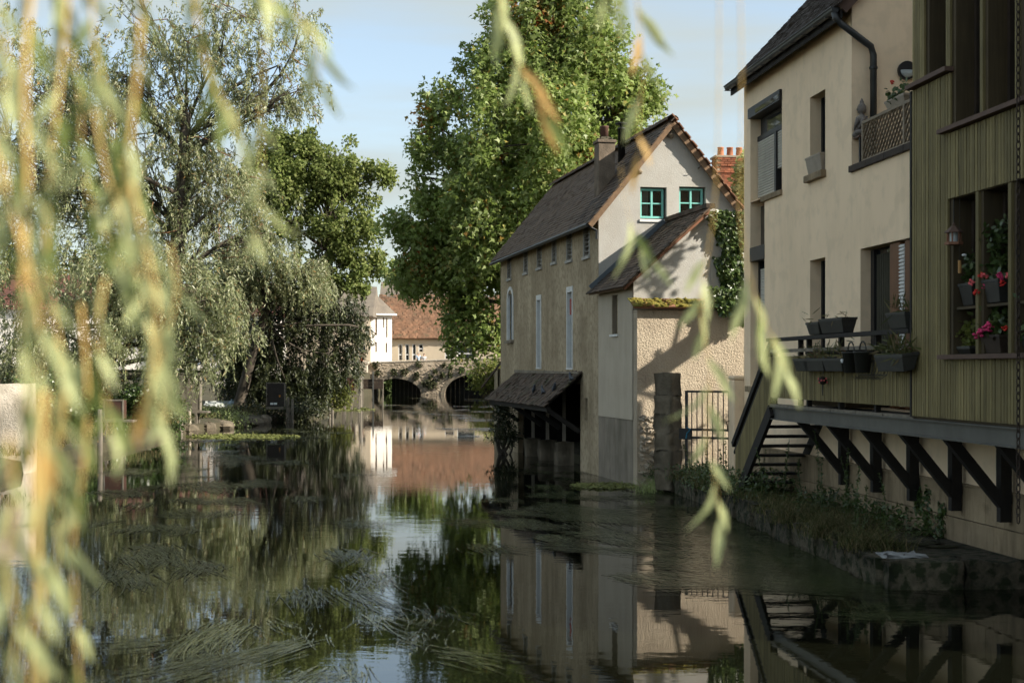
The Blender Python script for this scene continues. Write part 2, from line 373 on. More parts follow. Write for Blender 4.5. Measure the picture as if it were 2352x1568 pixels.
MT['cream_far'] = pmat('cream_far', (.62, .52, .39), (.56, .47, .35), .5, .95, .2, 20, .01, .2, (.3, .25, .2), 1)
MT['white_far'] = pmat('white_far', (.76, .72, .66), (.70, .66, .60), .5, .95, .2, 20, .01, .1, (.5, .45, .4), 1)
MT['roof_dark_red'] = pmat('roof_dark_red', (.13, .055, .04), (.09, .045, .035), 1.2, .9)
MT['quay_moss'] = pmat('quay_moss', (.03, .032, .014), (.045, .04, .02), 6, 1.0, 1.0, 40, .03)
MT['leaf_wall'] = leafmat('leaf_wall', [(0, (.022, .028, .009)), (1, (.05, .055, .018))], .15, .7)
MT['pale_grey'] = pmat('pale_grey', (.30, .31, .31), (.2, .2, .2), 9, .8, .6, 30, .01)
MT['pier_stone'] = pmat('pier_stone', (.17, .14, .10), (.09, .075, .052), 3, .95, .9, 20, .03, .5, (.04, .035, .022), 4, rnd=.18)
MT['leaf_mat'] = leafmat('leaf_mat', [(0, (.12, .14, .035)), (.6, (.19, .21, .06)), (1, (.27, .27, .10))], .2, .6)
MT['leaf_oak'] = leafmat('leaf_oak', [(0, (.125, .165, .04)), (.6, (.21, .26, .075)), (1, (.33, .36, .13))], .5, .6)
# ------------------------------------------------------------------ ground and river
def interp(tab, y):
    if y <= tab[0][0]: return tab[0][1]
    for (a, b), (c, d) in zip(tab, tab[1:]):
        if y <= c: return b + (d - b) * (y - a) / (c - a)
    return tab[-1][1]
XL = [(-80, -10), (20, -11.2), (33, -11.6), (42, -12.2), (53, -12.7), (63, -11.5), (78, -10.4), (88, -10.8), (100, -12), (134, -13.4), (230, -14)]
XR = [(-80, 7), (16.0, 6.6), (16.6, 4.9), (19, 4.6), (23.7, 4.3), (27.8, 3.9), (31, 3.3), (33, 2.6), (45, .3), (48, -.2), (60, -.6), (110, -1.3), (134, -1.4), (230, -2)]
ZL = [(-80, .5), (60, .4), (84, .45), (106, 2.2), (600, 2.4)]
ZR = [(-80, .25), (30, .27), (46, .3), (52, 1.3), (120, 2.2), (600, 2.4)]
def ground():
    rows = [-80, 0, 10, 16, 16.6, 19, 23.7, 27.8, 31, 33, 38, 42, 45, 48, 53, 58, 63, 70, 78, 84, 88, 95, 100, 106, 115, 125, 134, 150, 180, 230, 232, 300, 600, 1500]
    v, f = [], []
    for i, y in enumerate(rows):
        xl, xr, zl, zr = interp(XL, y), interp(XR, y), interp(ZL, y), interp(ZR, y)
        bed = -1.2 if y <= 230 else 2.3
        st = max(zl, 1.6)
        pts = [(-900, 2.5), (-60, 2.3), (xl - 16, st), (xl - 7, lerp(zl, st, .4)), (xl - 2.5, zl + .1), (xl - .6, zl), (xl, zl - .12), (xl + .3, bed), ((xl + xr) / 2, bed), (xr - .05, bed), (xr, zr - .06), (xr + .5, zr), (xr + 3, zr + .05), (xr + 12, zr + .3), (60, 2.0), (900, 2.5)]
        k = len(pts); v += [(a, y, b) for a, b in pts]
        if i:
            for j in range(k - 1): f.append(((i - 1) * k + j, (i - 1) * k + j + 1, i * k + j + 1, i * k + j))
    me = bpy.data.meshes.new('ground'); me.from_pydata(v, [], f); me.update(); me.materials.append(MT['earth'])
    tag(place(bpy.data.objects.new('ground', me), None, Vector((0, 0, 0))), kind='structure')
ground()
mb = MB()
ys = [-70, 0, 8, 12, 16, 20, 25, 30, 36, 44, 54, 66, 80, 100, 130, 180, 229]
for y0, y1 in zip(ys, ys[1:]):
    mb.poly([(-15.5, y0, 0), (9, y0, 0), (9, y1, 0), (-15.5, y1, 0)])
tag(mb.done('river_water', MT['water']), kind='structure')
mb = MB()          # paved slipway and the street on the left bank
mb.poly([(-16.5, 72, .60), (-12.0, 72, .56), (-12.6, 84, .62), (-17.5, 84, .66)]); mb.poly([(-17.5, 84, .66), (-12.6, 84, .62), (-13.5, 105.5, 2.30), (-22, 105.5, 2.36)])
tag(mb.done('slipway_paving', MT['asphalt']), kind='structure')
mb = MB(); mb.poly([(-60, 105.6, 2.5), (-13.4, 105.6, 2.36), (-13.6, 131, 2.44), (-60, 131, 2.55)])
tag(mb.done('street', MT['asphalt']), kind='structure')

def rough_box(name, mat, par, p, d, L_, wd, h_, seed):
    """a worn stone: subdivided block with uneven faces"""
    rg = random.Random(seed); k = MB(); n = (5, 3, 3); ex = Vector((d[0], d[1], 0)).normalized(); ey = Vector((-ex.y, ex.x, 0)); idx = {}
    def vid(i, j, q):
        if (i, j, q) not in idx:
            u_, v_, w_ = i / n[0] - .5, j / n[1] - .5, q / n[2] - .5; c = 1 - .22 * max(0, max(abs(u_), abs(v_), abs(w_)) * 2 - .99) * (abs(u_) + abs(v_) + abs(w_) - .5) ** 2
            idx[(i, j, q)] = len(k.v); k.v.append(Vector(p) + ex * (u_ * L_ * c + rg.gauss(0, .012)) + ey * (v_ * wd * c + rg.gauss(0, .02)) + ZV * (w_ * h_ * c + rg.gauss(0, .014)))
        return idx[(i, j, q)]
    for i in range(n[0]):
        for j in range(n[1]):
            for q in (0, n[2]): k.f.append((vid(i, j, q), vid(i + 1, j, q), vid(i + 1, j + 1, q), vid(i, j + 1, q)))
        for q in range(n[2]):
            for j in (0, n[1]): k.f.append((vid(i, j, q), vid(i + 1, j, q), vid(i + 1, j, q + 1), vid(i, j, q + 1)))
    for j in range(n[1]):
        for q in range(n[2]):
            for i in (0, n[0]): k.f.append((vid(i, j, q), vid(i, j + 1, q), vid(i, j + 1, q + 1), vid(i, j, q + 1)))
    return k.done(name, MT[mat], par, True)

# ------------------------------------------------------------------ roof tiles
def tile_mesh(name, w, l, h, mat):
    m = MB(); x = w / 2
    m.hexa([(-x, 0, 0), (x, 0, 0), (x, l, -h * .6), (-x, l, -h * .6), (-x, 0, h), (x, 0, h), (x, l, h * .3), (-x, l, h * .3)])
    return m, mesh_of(m, name, mat)
def tiled(parent, p0, ea, es, length, slope, tw, ex, mat, n_own=300, jit=1.0, name='tile', sag=0.0, skip=None):
    """tiles in courses; the n_own nearest are pieces of their own, the rest one mass"""
    ea = Vector(ea).normalized(); es = Vector(es).normalized(); nm = ea.cross(es)
    if nm.z < 0: nm = -nm
    tm, me = tile_mesh(name, tw * .95, ex * 1.5, .026, mat); base = Matrix((ea, es, nm)).transposed().to_4x4()
    spots = []
    nr, nc = int(slope / ex), int(length / tw)
    for r in range(nr + 1):
        for c in range(nc + 1):
            a = (c + .5 * (r % 2)) * tw + R.uniform(-.006, .006) * jit; s = r * ex + R.uniform(-.007, .007) * jit
            if a > length or s > slope - ex * .4 or (skip and skip(a, s)): continue
            P = Vector(p0) + ea * a + es * s + nm * (.012 + R.uniform(0, .006) * jit - sag * math.sin(math.pi * a / length) * math.sin(math.pi * s / slope))
            rot = base @ Matrix.Rotation(R.gauss(0, .025) * jit, 4, 'Z') @ Matrix.Rotation(R.gauss(.03, .03) * jit, 4, 'X') @ Matrix.Rotation(R.gauss(0, .03) * jit, 4, 'Y')
            spots.append((P.y, P, rot))
    spots.sort(key=lambda q: q[0]); rest = MB()
    for i, (_, P, rot) in enumerate(spots):
        if i < n_own: shared(name, me, parent, P, rot)
        else:
            k = len(rest.v); rest.v += [P + rot.to_3x3() @ q for q in tm.v]; rest.f += [tuple(k + j for j in q) for q in tm.f]
    if rest.v: rest.done(name + '_courses', mat, parent, kind='stuff')

# ------------------------------------------------------------------ the mill house
A0 = Vector((2.02, 33.2, 0)); vv = Vector((-.1983, .9801, 0)); gg = Vector((.9801, .1983, 0))
MF = frame(A0, vv, gg)        # along the river wall (away), inward
GF = frame(A0, gg, vv)        # along the gable (right), inward (away)
def c4(x, y): return 1102.5 + .28646 * x, 245 + .28646 * y
def c5(x, y): return 1102.5 + .28646 * x, 661.5 + .28646 * y
def rect(fr, conv, x0, x1, y0, y1, b=0.0):
    X0, Y0 = conv(x0, y0); X1, Y1 = conv(x1, y1); xm = (X0 + X1) / 2
    a0, a1 = fr.a(X0, b), fr.a(X1, b); return min(a0, a1), max(a0, a1), fr.z(xm, Y1, b), fr.z(xm, Y0, b)
EZ, SL, AP = 6.14, 1.216, 1.76          # eave height, roof slope, apex position
mill = thing('mill_house', 'old riverside mill house with grey weathered wall, white gable and steep dark tiled roof', 'house', MF.p(4, 1.8, 0))
lou = [rect(MF, c4, *q) for q in ((221, 251, 1172, 1378), (352, 383, 1112, 1330), (459, 495, 1057, 1290), (579, 614, 995, 1246), (696, 739, 962, 1230), (831, 881, 908, 1200))]
arch = rect(MF, c5, 224, 266, 45, 415); drs = [rect(MF, c5, 456, 491, 55, 636), rect(MF, c5, 699, 744, -12, 640)]
wash = (MF.a(1333), MF.a(1190), -.6, 2.12); slot = rect(MF, c5, 840, 862, 882, 1060)
mb = MB(); wall(mb, MF, 0, 12.0, -.8, EZ, [*lou, arch, *drs, wash, slot], 0, .16); mb.done('river_wall', MT['mill_plaster'], mill, label='weather-stained grey-brown river wall')
gwin = [rect(GF, c4, 1285, 1497, 645, 918), rect(GF, c4, 1597, 1812, 642, 915)]
roofclip = ((-SL, 1, EZ), (SL, 1, EZ + 2 * SL * AP))
mb = MB(); wall(mb, GF, 0.003, 3.9, -.8, 8.4, gwin, 0, .2, roofclip); mb.done('gable_wall', MT['white_plaster'], mill, label='sunlit white roughcast gable wall')
mb = MB(); wall(mb, GF, 0, 3.9, -.8, 8.4, (), 11.85, .15, roofclip); mb.box(MF, 0, 12, 3.72, 3.9, -.8, 5.6); mb.done('rear_wall', MT['mill_plaster'], mill)
mb = MB()
def zl(g): return EZ + SL * g
top = zl(AP)
mb.prism(GF, [(-.24, zl(-.24) - .04), (-.24, zl(-.24) + .03), (AP, top + .10), (AP, top + .02)], -.10, 12.2)
mb.prism(GF, [(AP + .001, top + .02), (AP + .001, top + .10), (4.1, top - SL * (4.1 - AP) + .10), (4.1, top - SL * (4.1 - AP) + .02)], -.10, 12.2)
roof = mb.done('roof', MT['timber'], mill)
se = (gg + ZV * SL).normalized(); sr = (-gg + ZV * SL).normalized()
L1 = (AP + .24) * math.sqrt(1 + SL * SL)
tiled(roof, GF.p(-.27, -.16, zl(-.27) + .045), vv, se, 12.35, L1 + .05, .18, .12, MT['tile'], 300, .8)
tiled(roof, GF.p(4.14, -.16, top - SL * (4.14 - AP) + .105), vv, sr, 12.35, (4.14 - AP) * math.sqrt(1 + SL * SL), .17, .13, MT['tile_red'], 60, 1.2)
mt, rme = tile_mesh('ridge_tile', .2, .36, .05, MT['tile_red'])
rm = MB(); prof = [(.15 * math.sin(t), .15 * math.cos(t) * .8) for t in [i * math.pi / 6 - math.pi / 2 for i in range(7)]]
for i in range(6):
    (x0, z0), (x1, z1) = prof[i], prof[i + 1]; rm.hexa([(x0 * .9, 0, z0 * .9), (x1 * .9, 0, z1 * .9), (x1 * .9, .4, z1 * .9), (x0 * .9, .4, z0 * .9), (x0, 0, z0), (x1, 0, z1), (x1, .4, z1), (x0, .4, z0)])
rme = mesh_of(rm, 'ridge_tile', MT['tile_wash']); rb = Matrix((gg, vv, ZV)).transposed().to_4x4()
for i in range(34): shared('ridge_tile', rme, roof, GF.p(AP, -.17 + i * .365, top + .05 + R.uniform(-.008, .008)), rb @ Matrix.Rotation(R.gauss(0, .02), 4, 'X'))
mb = MB()         # bargeboards along the gable verge, rafters under the eave
for g0, g1, s in ((-.24, AP, 1), (AP, 4.0, -1)):
    z0 = zl(g0) if s > 0 else top; z1 = top if s > 0 else top - SL * (4.0 - AP)
    mb.beam(GF.p(g0, -.13, z0 - .03), GF.p(g1, -.13, z1 - .03), .05, .13, Vector((0, 0, 1)))
mb.done('bargeboard', MT['timber'], roof)
mb = MB(); mb.beam(MF.p(-.1, -.16, EZ - .26), MF.p(12.1, -.16, EZ - .26), .1, .06); mb.done('eave_board', MT['grey_wood'], roof)
mb = MB(); mb.tube([MF.p(-.12, -.29, EZ - .30), MF.p(12.2, -.29, EZ - .34)], .05, 6); mb.done('gutter', MT['zinc'], mill)
mb = MB(); mb.tube([MF.p(.04, -.24, EZ - .32), MF.p(.03, -.04, EZ - .42), MF.p(.02, -.04, EZ - .62)], .03, 6); mb.done('pipe_bracket', MT['zinc'], mill)
for i, (a0, a1, z0, z1) in enumerate(lou):
    mb = MB(); t = .045
    mb.box(MF, a0, a0 + t, -.02, .08, z0, z1); mb.box(MF, a1 - t, a1, -.02, .08, z0, z1); mb.box(MF, a0 + t, a1 - t, -.02, .08, z1 - t, z1); mb.box(MF, a0 - .04, a1 + .04, -.05, .1, z0 - .07, z0)
    wd = mb.done('louvre_window', MT['white_plaster'], mill)
    mb = MB(); mb.box(MF, a0 + t, a1 - t, .12, .14, z0, z1 - t); mb.done('backing', MT['black'], wd)
    n = 8; dz = (z1 - z0 - t) / n
    for k in range(n):
        zc = z0 + dz * (k + .5) + R.uniform(-.012, .012); mb = MB()
        mb.hexa([MF.p(a0 + t, .0, zc - .05), MF.p(a1 - t, .0, zc - .05), MF.p(a1 - t, .015, zc - .05), MF.p(a0 + t, .015, zc - .05), MF.p(a0 + t, .08, zc + .03), MF.p(a1 - t, .08, zc + .03), MF.p(a1 - t, .095, zc + .03), MF.p(a0 + t, .095, zc + .03)])
        mb.done('slat', MT['grey_wood'], wd)
# arched window and the two tall blocked doors
a0, a1, z0, z1 = arch; mb = MB(); mb.box(MF, a0, a1, .10, .13, z0, z1); wd = mb.done('arched_window', MT['grey_paint'], mill)
mb = MB(); am = (a0 + a1) / 2; ra = (a1 - a0) / 2
ring = [(am + (ra + .07) * math.cos(t), z1 - ra * .55 + (ra * .9 + .07) * math.sin(t)) for t in [i * math.pi / 10 for i in range(11)]]; inner = [(am + (ra - .03) * math.cos(t), z1 - ra * .55 + (ra * .9 - .03) * math.sin(t)) for t in [i * math.pi / 10 for i in range(11)]]
for i in range(10): mb.prism(MF, [ring[i], ring[i + 1], inner[i + 1], inner[i]], -.03, .06)
for s in (-1, 1): mb.box(MF, am + s * (ra + .02) - .05, am + s * (ra + .02) + .05, -.03, .06, z0, z1 - ra * .55)
mb.done('frame', MT['white_paint'], wd); mb = MB(); mb.box(MF, a0 - .08, a1 + .08, -.1, .1, z0 - .1, z0 - .02); mb.done('sill', MT['stone'], wd)
for i, (a0, a1, z0, z1) in enumerate(drs):
    mb = MB(); mb.box(MF, a0, a1, .09, .12, z0, z1); d = mb.done('blocked_door', MT['grey_paint'], mill); mb = MB()
    mb.box(MF, a0 - .02, a0 + .05, -.02, .1, z0, z1); mb.box(MF, a1 - .05, a1 + .02, -.02, .1, z0, z1); mb.box(MF, a0 + .05, a1 - .05, -.02, .1, z1 - .14, z1); mb.box(MF, a0 - .02, a1 + .02, -.03, .1, z0 - .04, z0); mb.done('frame', MT['white_paint'], d)
    if i == 1: mb = MB(); mb.box(MF, a0 + .06, a0 + .2, -.03, .09, 3.85, 4.25); mb.done('sign_box', MT['red'], d)
mb = MB(); mb.box(MF, slot[0], slot[1], .1, .15, slot[2], slot[3]); mb.done('slot_window', MT['black'], mill)
# the two small turquoise gable windows
for i, (a0, a1, z0, z1) in enumerate(gwin):
    t = .045; b0, b1 = .09, .15; A, B, C, D = a0 + .015, a1 - .05, z0 + .08, z1 - .03; m_, n_ = (A + B) / 2, (C + D) / 2
    mb = MB(); mb.box(GF, A, A + t, b0, b1, C, D); mb.box(GF, B - t, B, b0, b1, C, D); mb.box(GF, A + t, B - t, b0, b1, C, C + t); mb.box(GF, A + t, B - t, b0, b1, D - t, D)
    mb.box(GF, m_ - .022, m_ + .022, b0 - .004, b1, C + t, D - t); mb.box(GF, A + t, m_ - .022, b0 + .002, b1, n_ - .015, n_ + .015); mb.box(GF, m_ + .022, B - t, b0 + .002, b1, n_ - .015, n_ + .015)
    wd = mb.done('turquoise_window', MT['teal'], mill)
    for (p, q) in ((A + t, m_ - .022), (m_ + .022, B - t)):
        for (r, s) in ((C + t, n_ - .015), (n_ + .015, D - t)): k = MB(); k.box(GF, p, q, b1 - .012, b1 - .006, r, s); k.done('pane', MT['glass_win'], wd)
    k = MB(); k.box(GF, a0 - .02, a1 + .02, -.035, .1, z0 - .02, z0 + .045); k.done('sill', MT['white_paint'], wd)
    k = MB()
    for j in range(14):
        q = j / 13; x0 = lerp(A + .1, m_ - .06, q) if i == 0 else lerp(m_ + .08, B - .05, q); k.tube([GF.p(x0 + .02 * math.sin(j * 2.4), b1 + .05 + .012 * (j % 2), C + .03), GF.p(x0, b1 + .05 + .012 * (j % 2), D - .04)], .011, 5)
    k.done('curtain', MT['curtain'], wd)
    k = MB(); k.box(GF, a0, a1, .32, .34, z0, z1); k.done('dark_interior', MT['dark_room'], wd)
# carved stones and hook on the gable
def stone_part(name, par, cx, cy, w_, h_, d_, seed):
    a, z = GF.at(cx, cy, -.03); k = MB(); k.rock(GF.p(a, -.04, z), (w_ / 2, d_, h_ / 2), seed, 8, 6, .18); k.done(name, MT['stone'], par)
stone_part('carved_stone', mill, *c4(1528, 225), .16, .17, .07, 3); stone_part('corbel_stone', mill, *c4(1275, 521), .17, .13, .07, 5)
a, z = GF.at(*c4(1748, 495)); k = MB(); k.tube([GF.p(a, 0, z), GF.p(a, -.16, z + .01), GF.p(a - .01, -.2, z + .06)], .011, 6); k.done('iron_hook', MT['rust'], mill)
# chimney and flue
ch = MB(); ch.box(GF, .40, .82, 1.5, 1.92, 6.3, 8.02); ch.box(GF, .37, .85, 1.47, 1.95, 8.02, 8.10); cho = ch.done('chimney', MT['stone_chimney'], mill, bevel=.015)
k = MB(); k.rock(GF.p(.61, 1.7, 8.12), (.2, .2, .07), 4, 9, 5, .2); k.done('chimney_cap', MT['mossy_stone'], cho)
k = MB(); k.lathe(GF.p(.60, 1.7, 8.14), [(.105, 0), (.105, .27), (.115, .28), (.115, .31), (.085, .31)], 12); k.done('chimney_pot', MT['pot_brown'], cho, True)
p = GF.p(1.27, 2.5, 7.3); k = MB(); k.lathe(p, [(.095, 0), (.095, 1.22), (.1, 1.22), (.1, 1.27)], 14); fl = k.done('flue', MT['black'], mill, True)
k = MB(); k.lathe(p, [(.045, 1.2), (.045, 1.36), (.17, 1.36), (.15, 1.385), (.02, 1.41)], 14); k.done('flue_cowl', MT['black'], fl, True)

# wash-house canopy built on the river wall
wa0, wa1 = MF.a(1336), MF.a(1189)
can = thing('wash_house_canopy', 'low mossy tiled canopy of the wash-house jutting over the water from the grey wall', 'canopy', MF.p((wa0 + wa1) / 2, -.3, 0))
pr, zt, ze = .92, 2.36, 1.58
mb = MB(); mb.hexa([MF.p(wa0, -pr, ze - .04), MF.p(wa1, -pr, ze - .04), MF.p(wa1, -.02, zt - .05), MF.p(wa0, -.02, zt - .05), MF.p(wa0, -pr, ze), MF.p(wa1, -pr, ze), MF.p(wa1, -.02, zt), MF.p(wa0, -.02, zt)]); mb.done('roof_boarding', MT['dark_wood'], can)
sd = Vector((gg.x * pr, gg.y * pr, zt - ze)).normalized(); tiled(can, MF.p(wa0 - .06, -pr - .05, ze - .02), vv, sd, wa1 - wa0 + .1, math.hypot(pr, zt - ze) + .06, .17, .11, MT['tile_wash'], 300, 2.2)
mb = MB(); mb.beam(MF.p(wa0 + .02, -pr + .1, ze - .07), MF.p(wa1 - .02, -pr + .1, ze - .07), .1, .12); mb.done('eave_beam', MT['dark_wood'], can)
for a in (wa0 + .15, wa0 + 2.2, wa0 + 4.4, wa1 - .2): k = MB(); k.beam(MF.p(a, -.02, .95), MF.p(a, -pr + .12, ze - .1), .09, .11); k.done('brace', MT['dark_wood'], can)
k = MB(); k.prism(MF, [(wa0 - .05, zt + .01), (wa1 + .05, zt + .01), (wa1 + .05, zt + .1), (wa0 - .05, zt + .06)], -.1, .0 - .003); k.done('mortar_fillet', MT['grey_plaster'], can)
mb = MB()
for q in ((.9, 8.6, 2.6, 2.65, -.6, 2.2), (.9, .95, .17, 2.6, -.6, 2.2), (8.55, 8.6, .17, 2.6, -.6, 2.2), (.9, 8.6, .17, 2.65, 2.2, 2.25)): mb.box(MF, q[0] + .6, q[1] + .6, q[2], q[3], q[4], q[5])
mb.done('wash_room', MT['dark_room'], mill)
for i, (x, w_, zt_) in enumerate(((1222, .3, .5), (1255, .34, .55), (1293, .42, .6))):
    a = MF.a(x, .05); k = MB(); k.beam(MF.p(a, .08, zt_), MF.p(a, .08, 2.11), .09, .09); p_ = k.done('post', MT['grey_wood'], can)
    rough_box('stone_block', 'pier_stone', p_, MF.p(a, .08, zt_ / 2 - .25), vv, w_, .42, zt_ + .5, i + 300)

# ------------------------------------------------------------------ lean-to annex in front of the gable
LB = -2.89; LS = .88
def zn(g): return 4.456 + LS * g
ann = thing('lean_to_annex', 'small white annex with mossy single-pitch tiled roof against the mill gable', 'annex', GF.p(.9, LB / 2, 0))
nic = rect(MF, c5, 1063, 1111, 55, 370)
mb = MB(); wall(mb, MF, LB + .002, -.001, -.8, zn(0) - .04, (nic,), 0, .16); mb.done('river_wall', MT['grey_plaster'], ann)
mb = MB(); wall(mb, MF, LB + .004, -.05, 1.40, zn(0) - .05, (nic,), -.018, .017); mb.done('plaster_panel', MT['cream_plaster'], ann, label='cream plaster panel on the annex river wall')
mb = MB(); mb.box(MF, nic[0], nic[1], .10, .12, nic[2], nic[3]); k = mb.done('blind_window', MT['mill_plaster'], ann); mb = MB(); mb.box(MF, nic[0] - .06, nic[1] + .06, -.06, .1, nic[2] - .05, nic[2]); mb.done('sill', MT['white_paint'], k)
mb = MB(); wall(mb, GF, .003, 1.72, 3.6, 6.2, (), LB, .18, ((-LS, 1, zn(0) - .02),)); mb.done('front_wall', MT['white_plaster'], ann, label='white upper front wall with leaf shadows')
mb = MB(); mb.prism(GF, [(-.24, zn(-.24) - .05), (-.24, zn(-.24)), (1.70, zn(1.70)), (1.70, zn(1.70) - .05)], LB - .08, -.004); ar = mb.done('roof', MT['timber'], ann)
tiled(ar, GF.p(-.28, LB - .12, zn(-.28) + .005), vv, (gg + ZV * LS), 2.89 + .1, 1.98 * math.sqrt(1 + LS * LS), .175, .12, MT['tile'], 300, 1.0)
for i in range(10): k = MB(); bb = LB - .1 + i * .3; k.beam(GF.p(1.70, bb, zn(1.70) + .05), GF.p(1.70, bb + .29, zn(1.70) + .055), .2, .1); k.done('ridge_tile', MT['tile_wash'], ar)
k = MB(); k.beam(GF.p(-.2, -.03, zn(-.2) + .09), GF.p(1.6, -.03, zn(1.6) + .09), .03, .14); k.done('flashing', MT['flashing'], ar)
k = MB(); k.beam(GF.p(-.24, LB - .1, zn(-.24) - .06), GF.p(1.68, LB - .1, zn(1.68) - .06), .03, .05); k.done('verge_tile_edge', MT['tile_red'], ar)

yard = thing('yard_wall', 'rough sunlit roughcast wall with mossy tiled coping below the white annex', 'wall', GF.p(1.9, LB - .2, .2))
WB = -3.18
mb = MB(); mb.box(GF, -.004, 3.6, WB, LB - .004, -.5, 3.74); mb.done('roughcast_face', MT['roughcast'], yard)
mb = MB(); mb.box(GF, 1.725, 3.6, LB - .002, LB + .2, 3.742, 5.72); mb.done('upper_wall', MT['white_plaster'], yard)
mb = MB(); mb.hexa([GF.p(-.12, WB - .16, 3.76), GF.p(3.6, WB - .16, 3.76), GF.p(3.6, LB - .006, 3.92), GF.p(-.08, LB - .006, 3.92), GF.p(-.12, WB - .16, 3.80), GF.p(3.6, WB - .16, 3.80), GF.p(3.6, LB - .006, 3.98), GF.p(-.08, LB - .006, 3.98)]); cp = mb.done('coping', MT['tile_red'], yard)
for i in range(24):
    k = MB(); a = -.14 + i * .155; k.hexa([GF.p(a, WB - .2, 3.80), GF.p(a + .148, WB - .2, 3.80), GF.p(a + .148, LB - .02, 3.98), GF.p(a, LB - .02, 3.98), GF.p(a, WB - .2, 3.825 + R.uniform(0, .015)), GF.p(a + .148, WB - .2, 3.825), GF.p(a + .148, LB - .02, 4.0), GF.p(a, LB - .02, 4.0)]); k.done('coping_tile', MT['tile_red'] if R.random() < .35 else MT['moss'], cp)
k = MB()
for i in range(150):
    a = R.uniform(-.1, 3.3); t = R.random(); k.rock(GF.p(a, lerp(WB - .19, LB - .06, t), lerp(3.835, 4.0, t)), (R.uniform(.03, .08), R.uniform(.03, .06), R.uniform(.015, .035)), i, 6, 4, .3)
k.done('moss_cushion', MT['moss'], cp, True, kind='stuff')
for i in range(70):     # rubble stones laid bare at the corner
    zz = R.uniform(.0, 1.5); a = R.uniform(.03, .50 if zz > .8 else .62); k = MB(); k.rock(GF.p(a + .04, WB - .005, zz), (R.uniform(.04, .10), R.uniform(.03, .07), R.uniform(.03, .06)), i + 40, 8, 5, .35); k.done('stone', MT['pale_stone'] if i % 3 else MT['rubble'], yard)

# gate pier, gate and the end of the low wall
def rotfr(o, deg):
    r = math.radians(deg); return frame((o[0], o[1]), (math.cos(r), math.sin(r)), (-math.sin(r), math.cos(r)))
pc = px(1534, 900, 113.5); PF = rotfr(pc, -38)
pier = thing('gate_pier', 'dark weathered stone block gate pier in front of the roughcast wall', 'pier', (pc.x, pc.y, .2))
z = .05
for i, h_ in enumerate((.42, .38, .36, .38, .36, .46)):
    j = R.uniform(-.015, .015); rough_box('block', 'pier_stone', pier, PF.p(j, -j, z + h_ / 2), PF.ex, .40, .38, h_ - .004, i + 820); z += h_
g0, g1 = px(1577, 896, 114.5), px(1686, 896, 116.5); GT = frame(g0, (g1 - g0).xy, (-(g1 - g0).y, (g1 - g0).x)); gl = (g1.xy - g0.xy).length
gate = thing('metal_gate', 'black metal bar gate between stone pier and cream house', 'gate', (*((g0 + g1) / 2).xy, .35))
for a in (0, gl): k = MB(); k.box(GT, a - .025, a + .025, -.025, .025, .3, 2.06); k.done('stile', MT['black'], gate)
for z_ in (.42, 1.12, 1.28, 2.04): k = MB(); k.box(GT, .026, gl - .026, -.02, .02, z_ - .022, z_ + .022); k.done('rail', MT['black'], gate)
for i in range(1, 9): k = MB(); a = gl * i / 9; k.tube([GT.p(a, 0, .44), GT.p(a, 0, 2.02)], .011, 6); k.done('bar', MT['black'], gate)
k = MB(); k.box(GT, -.14, .1, -.05, .05, 1.08, 1.3); k.done('lock', MT['black'], gate); k = MB(); k.tube([GT.p(gl - .12, -.03, 1.3), GT.p(gl - .12, -.09, 1.45), GT.p(gl - .0, -.09, 1.5)], .012, 6); k.done('handle', MT['rust'], gate)
k = MB(); k.tube([GT.p(.03, -.05, 1.32), GT.p(.1, -.05, 1.28), GT.p(.03, -.05, 1.2), GT.p(.01, -.05, 1.1)], .016, 6); tag(k.done('blue_strap', MT['blue']), 'short bright blue strap tied around the gate lock', 'strap')
# ------------------------------------------------------------------ modern cream house on the right
HO = Vector((4.517, 27.686, 0)); uu = Vector((.1173, -.9931, 0)); rr_ = Vector((.9931, .1173, 0))
HF = frame(HO, uu, rr_)        # along the river wall towards the viewer, inward
EF = frame(HO, rr_, uu)
def d1(x, y): return 1653.7 + .29687 * x, .29687 * y
def d2(x, y): return 1653.7 + .29687 * x, 428.7 + .29687 * y
def d3(x, y): return 1653.7 + .29687 * x, 857.5 + .29687 * y
HD = 3.9                        # depth of the house
hs = thing('modern_house', 'cream rendered riverside house with steep dark roof and terrace', 'house', HF.p(6, 1.5, 0))
aw0, aw1, aw2 = HF.a(1723.5), HF.a(1796), HF.a(1756)
n0, n1 = HF.a(1860.6), HF.a(1895.6); dr0, dr1 = HF.a(1976.4), HF.a(2110)
AG = HF.a(1956.5); AE = 15.2
up = (aw0, aw1, 5.68, 7.45); lo = (aw0, aw2, 2.17, 5.67); nw1 = (n0, n1, 5.72, 7.02); nw2 = (n0, n1, 1.95, 4.30); door = (dr0, dr1, 1.92, 4.30)
mb = MB(); wall(mb, HF, 0, AG, .98, 8.14, (up, lo, nw1, nw2), 0, .24); mb.done('river_wall', MT['house_plaster'], hs)
mb = MB(); wall(mb, HF, AG + .001, AE, .98, 5.5, (door,), 0, .24); mb.done('terrace_wall', MT['house_plaster'], hs)
PT = 1.07; hc = ((-PT, 1, 8.2), (PT, 1, 8.2 + PT * HD))
mb = MB(); wall(mb, EF, .002, HD, .98, 11, (), .002, .2, hc); mb.done('far_gable', MT['house_plaster'], hs)
mb = MB(); wall(mb, EF, .25, HD, 5.2, 11, (), AG - .2, .2, hc); wall(mb, EF, .003, .25, 5.45, 11, (), AG - .2, .2, hc); mb.done('near_gable', MT['house_plaster'], hs)
mb = MB(); mb.box(HF, 0, AE, HD - .2, HD, .3, 5.5); mb.box(HF, AG + .02, AE, .26, HD - .21, 5.30, 5.42); mb.box(HF, .2, AE, .26, HD - .21, 4.6, 4.7); mb.done('rear_wall', MT['house_plaster'], hs)
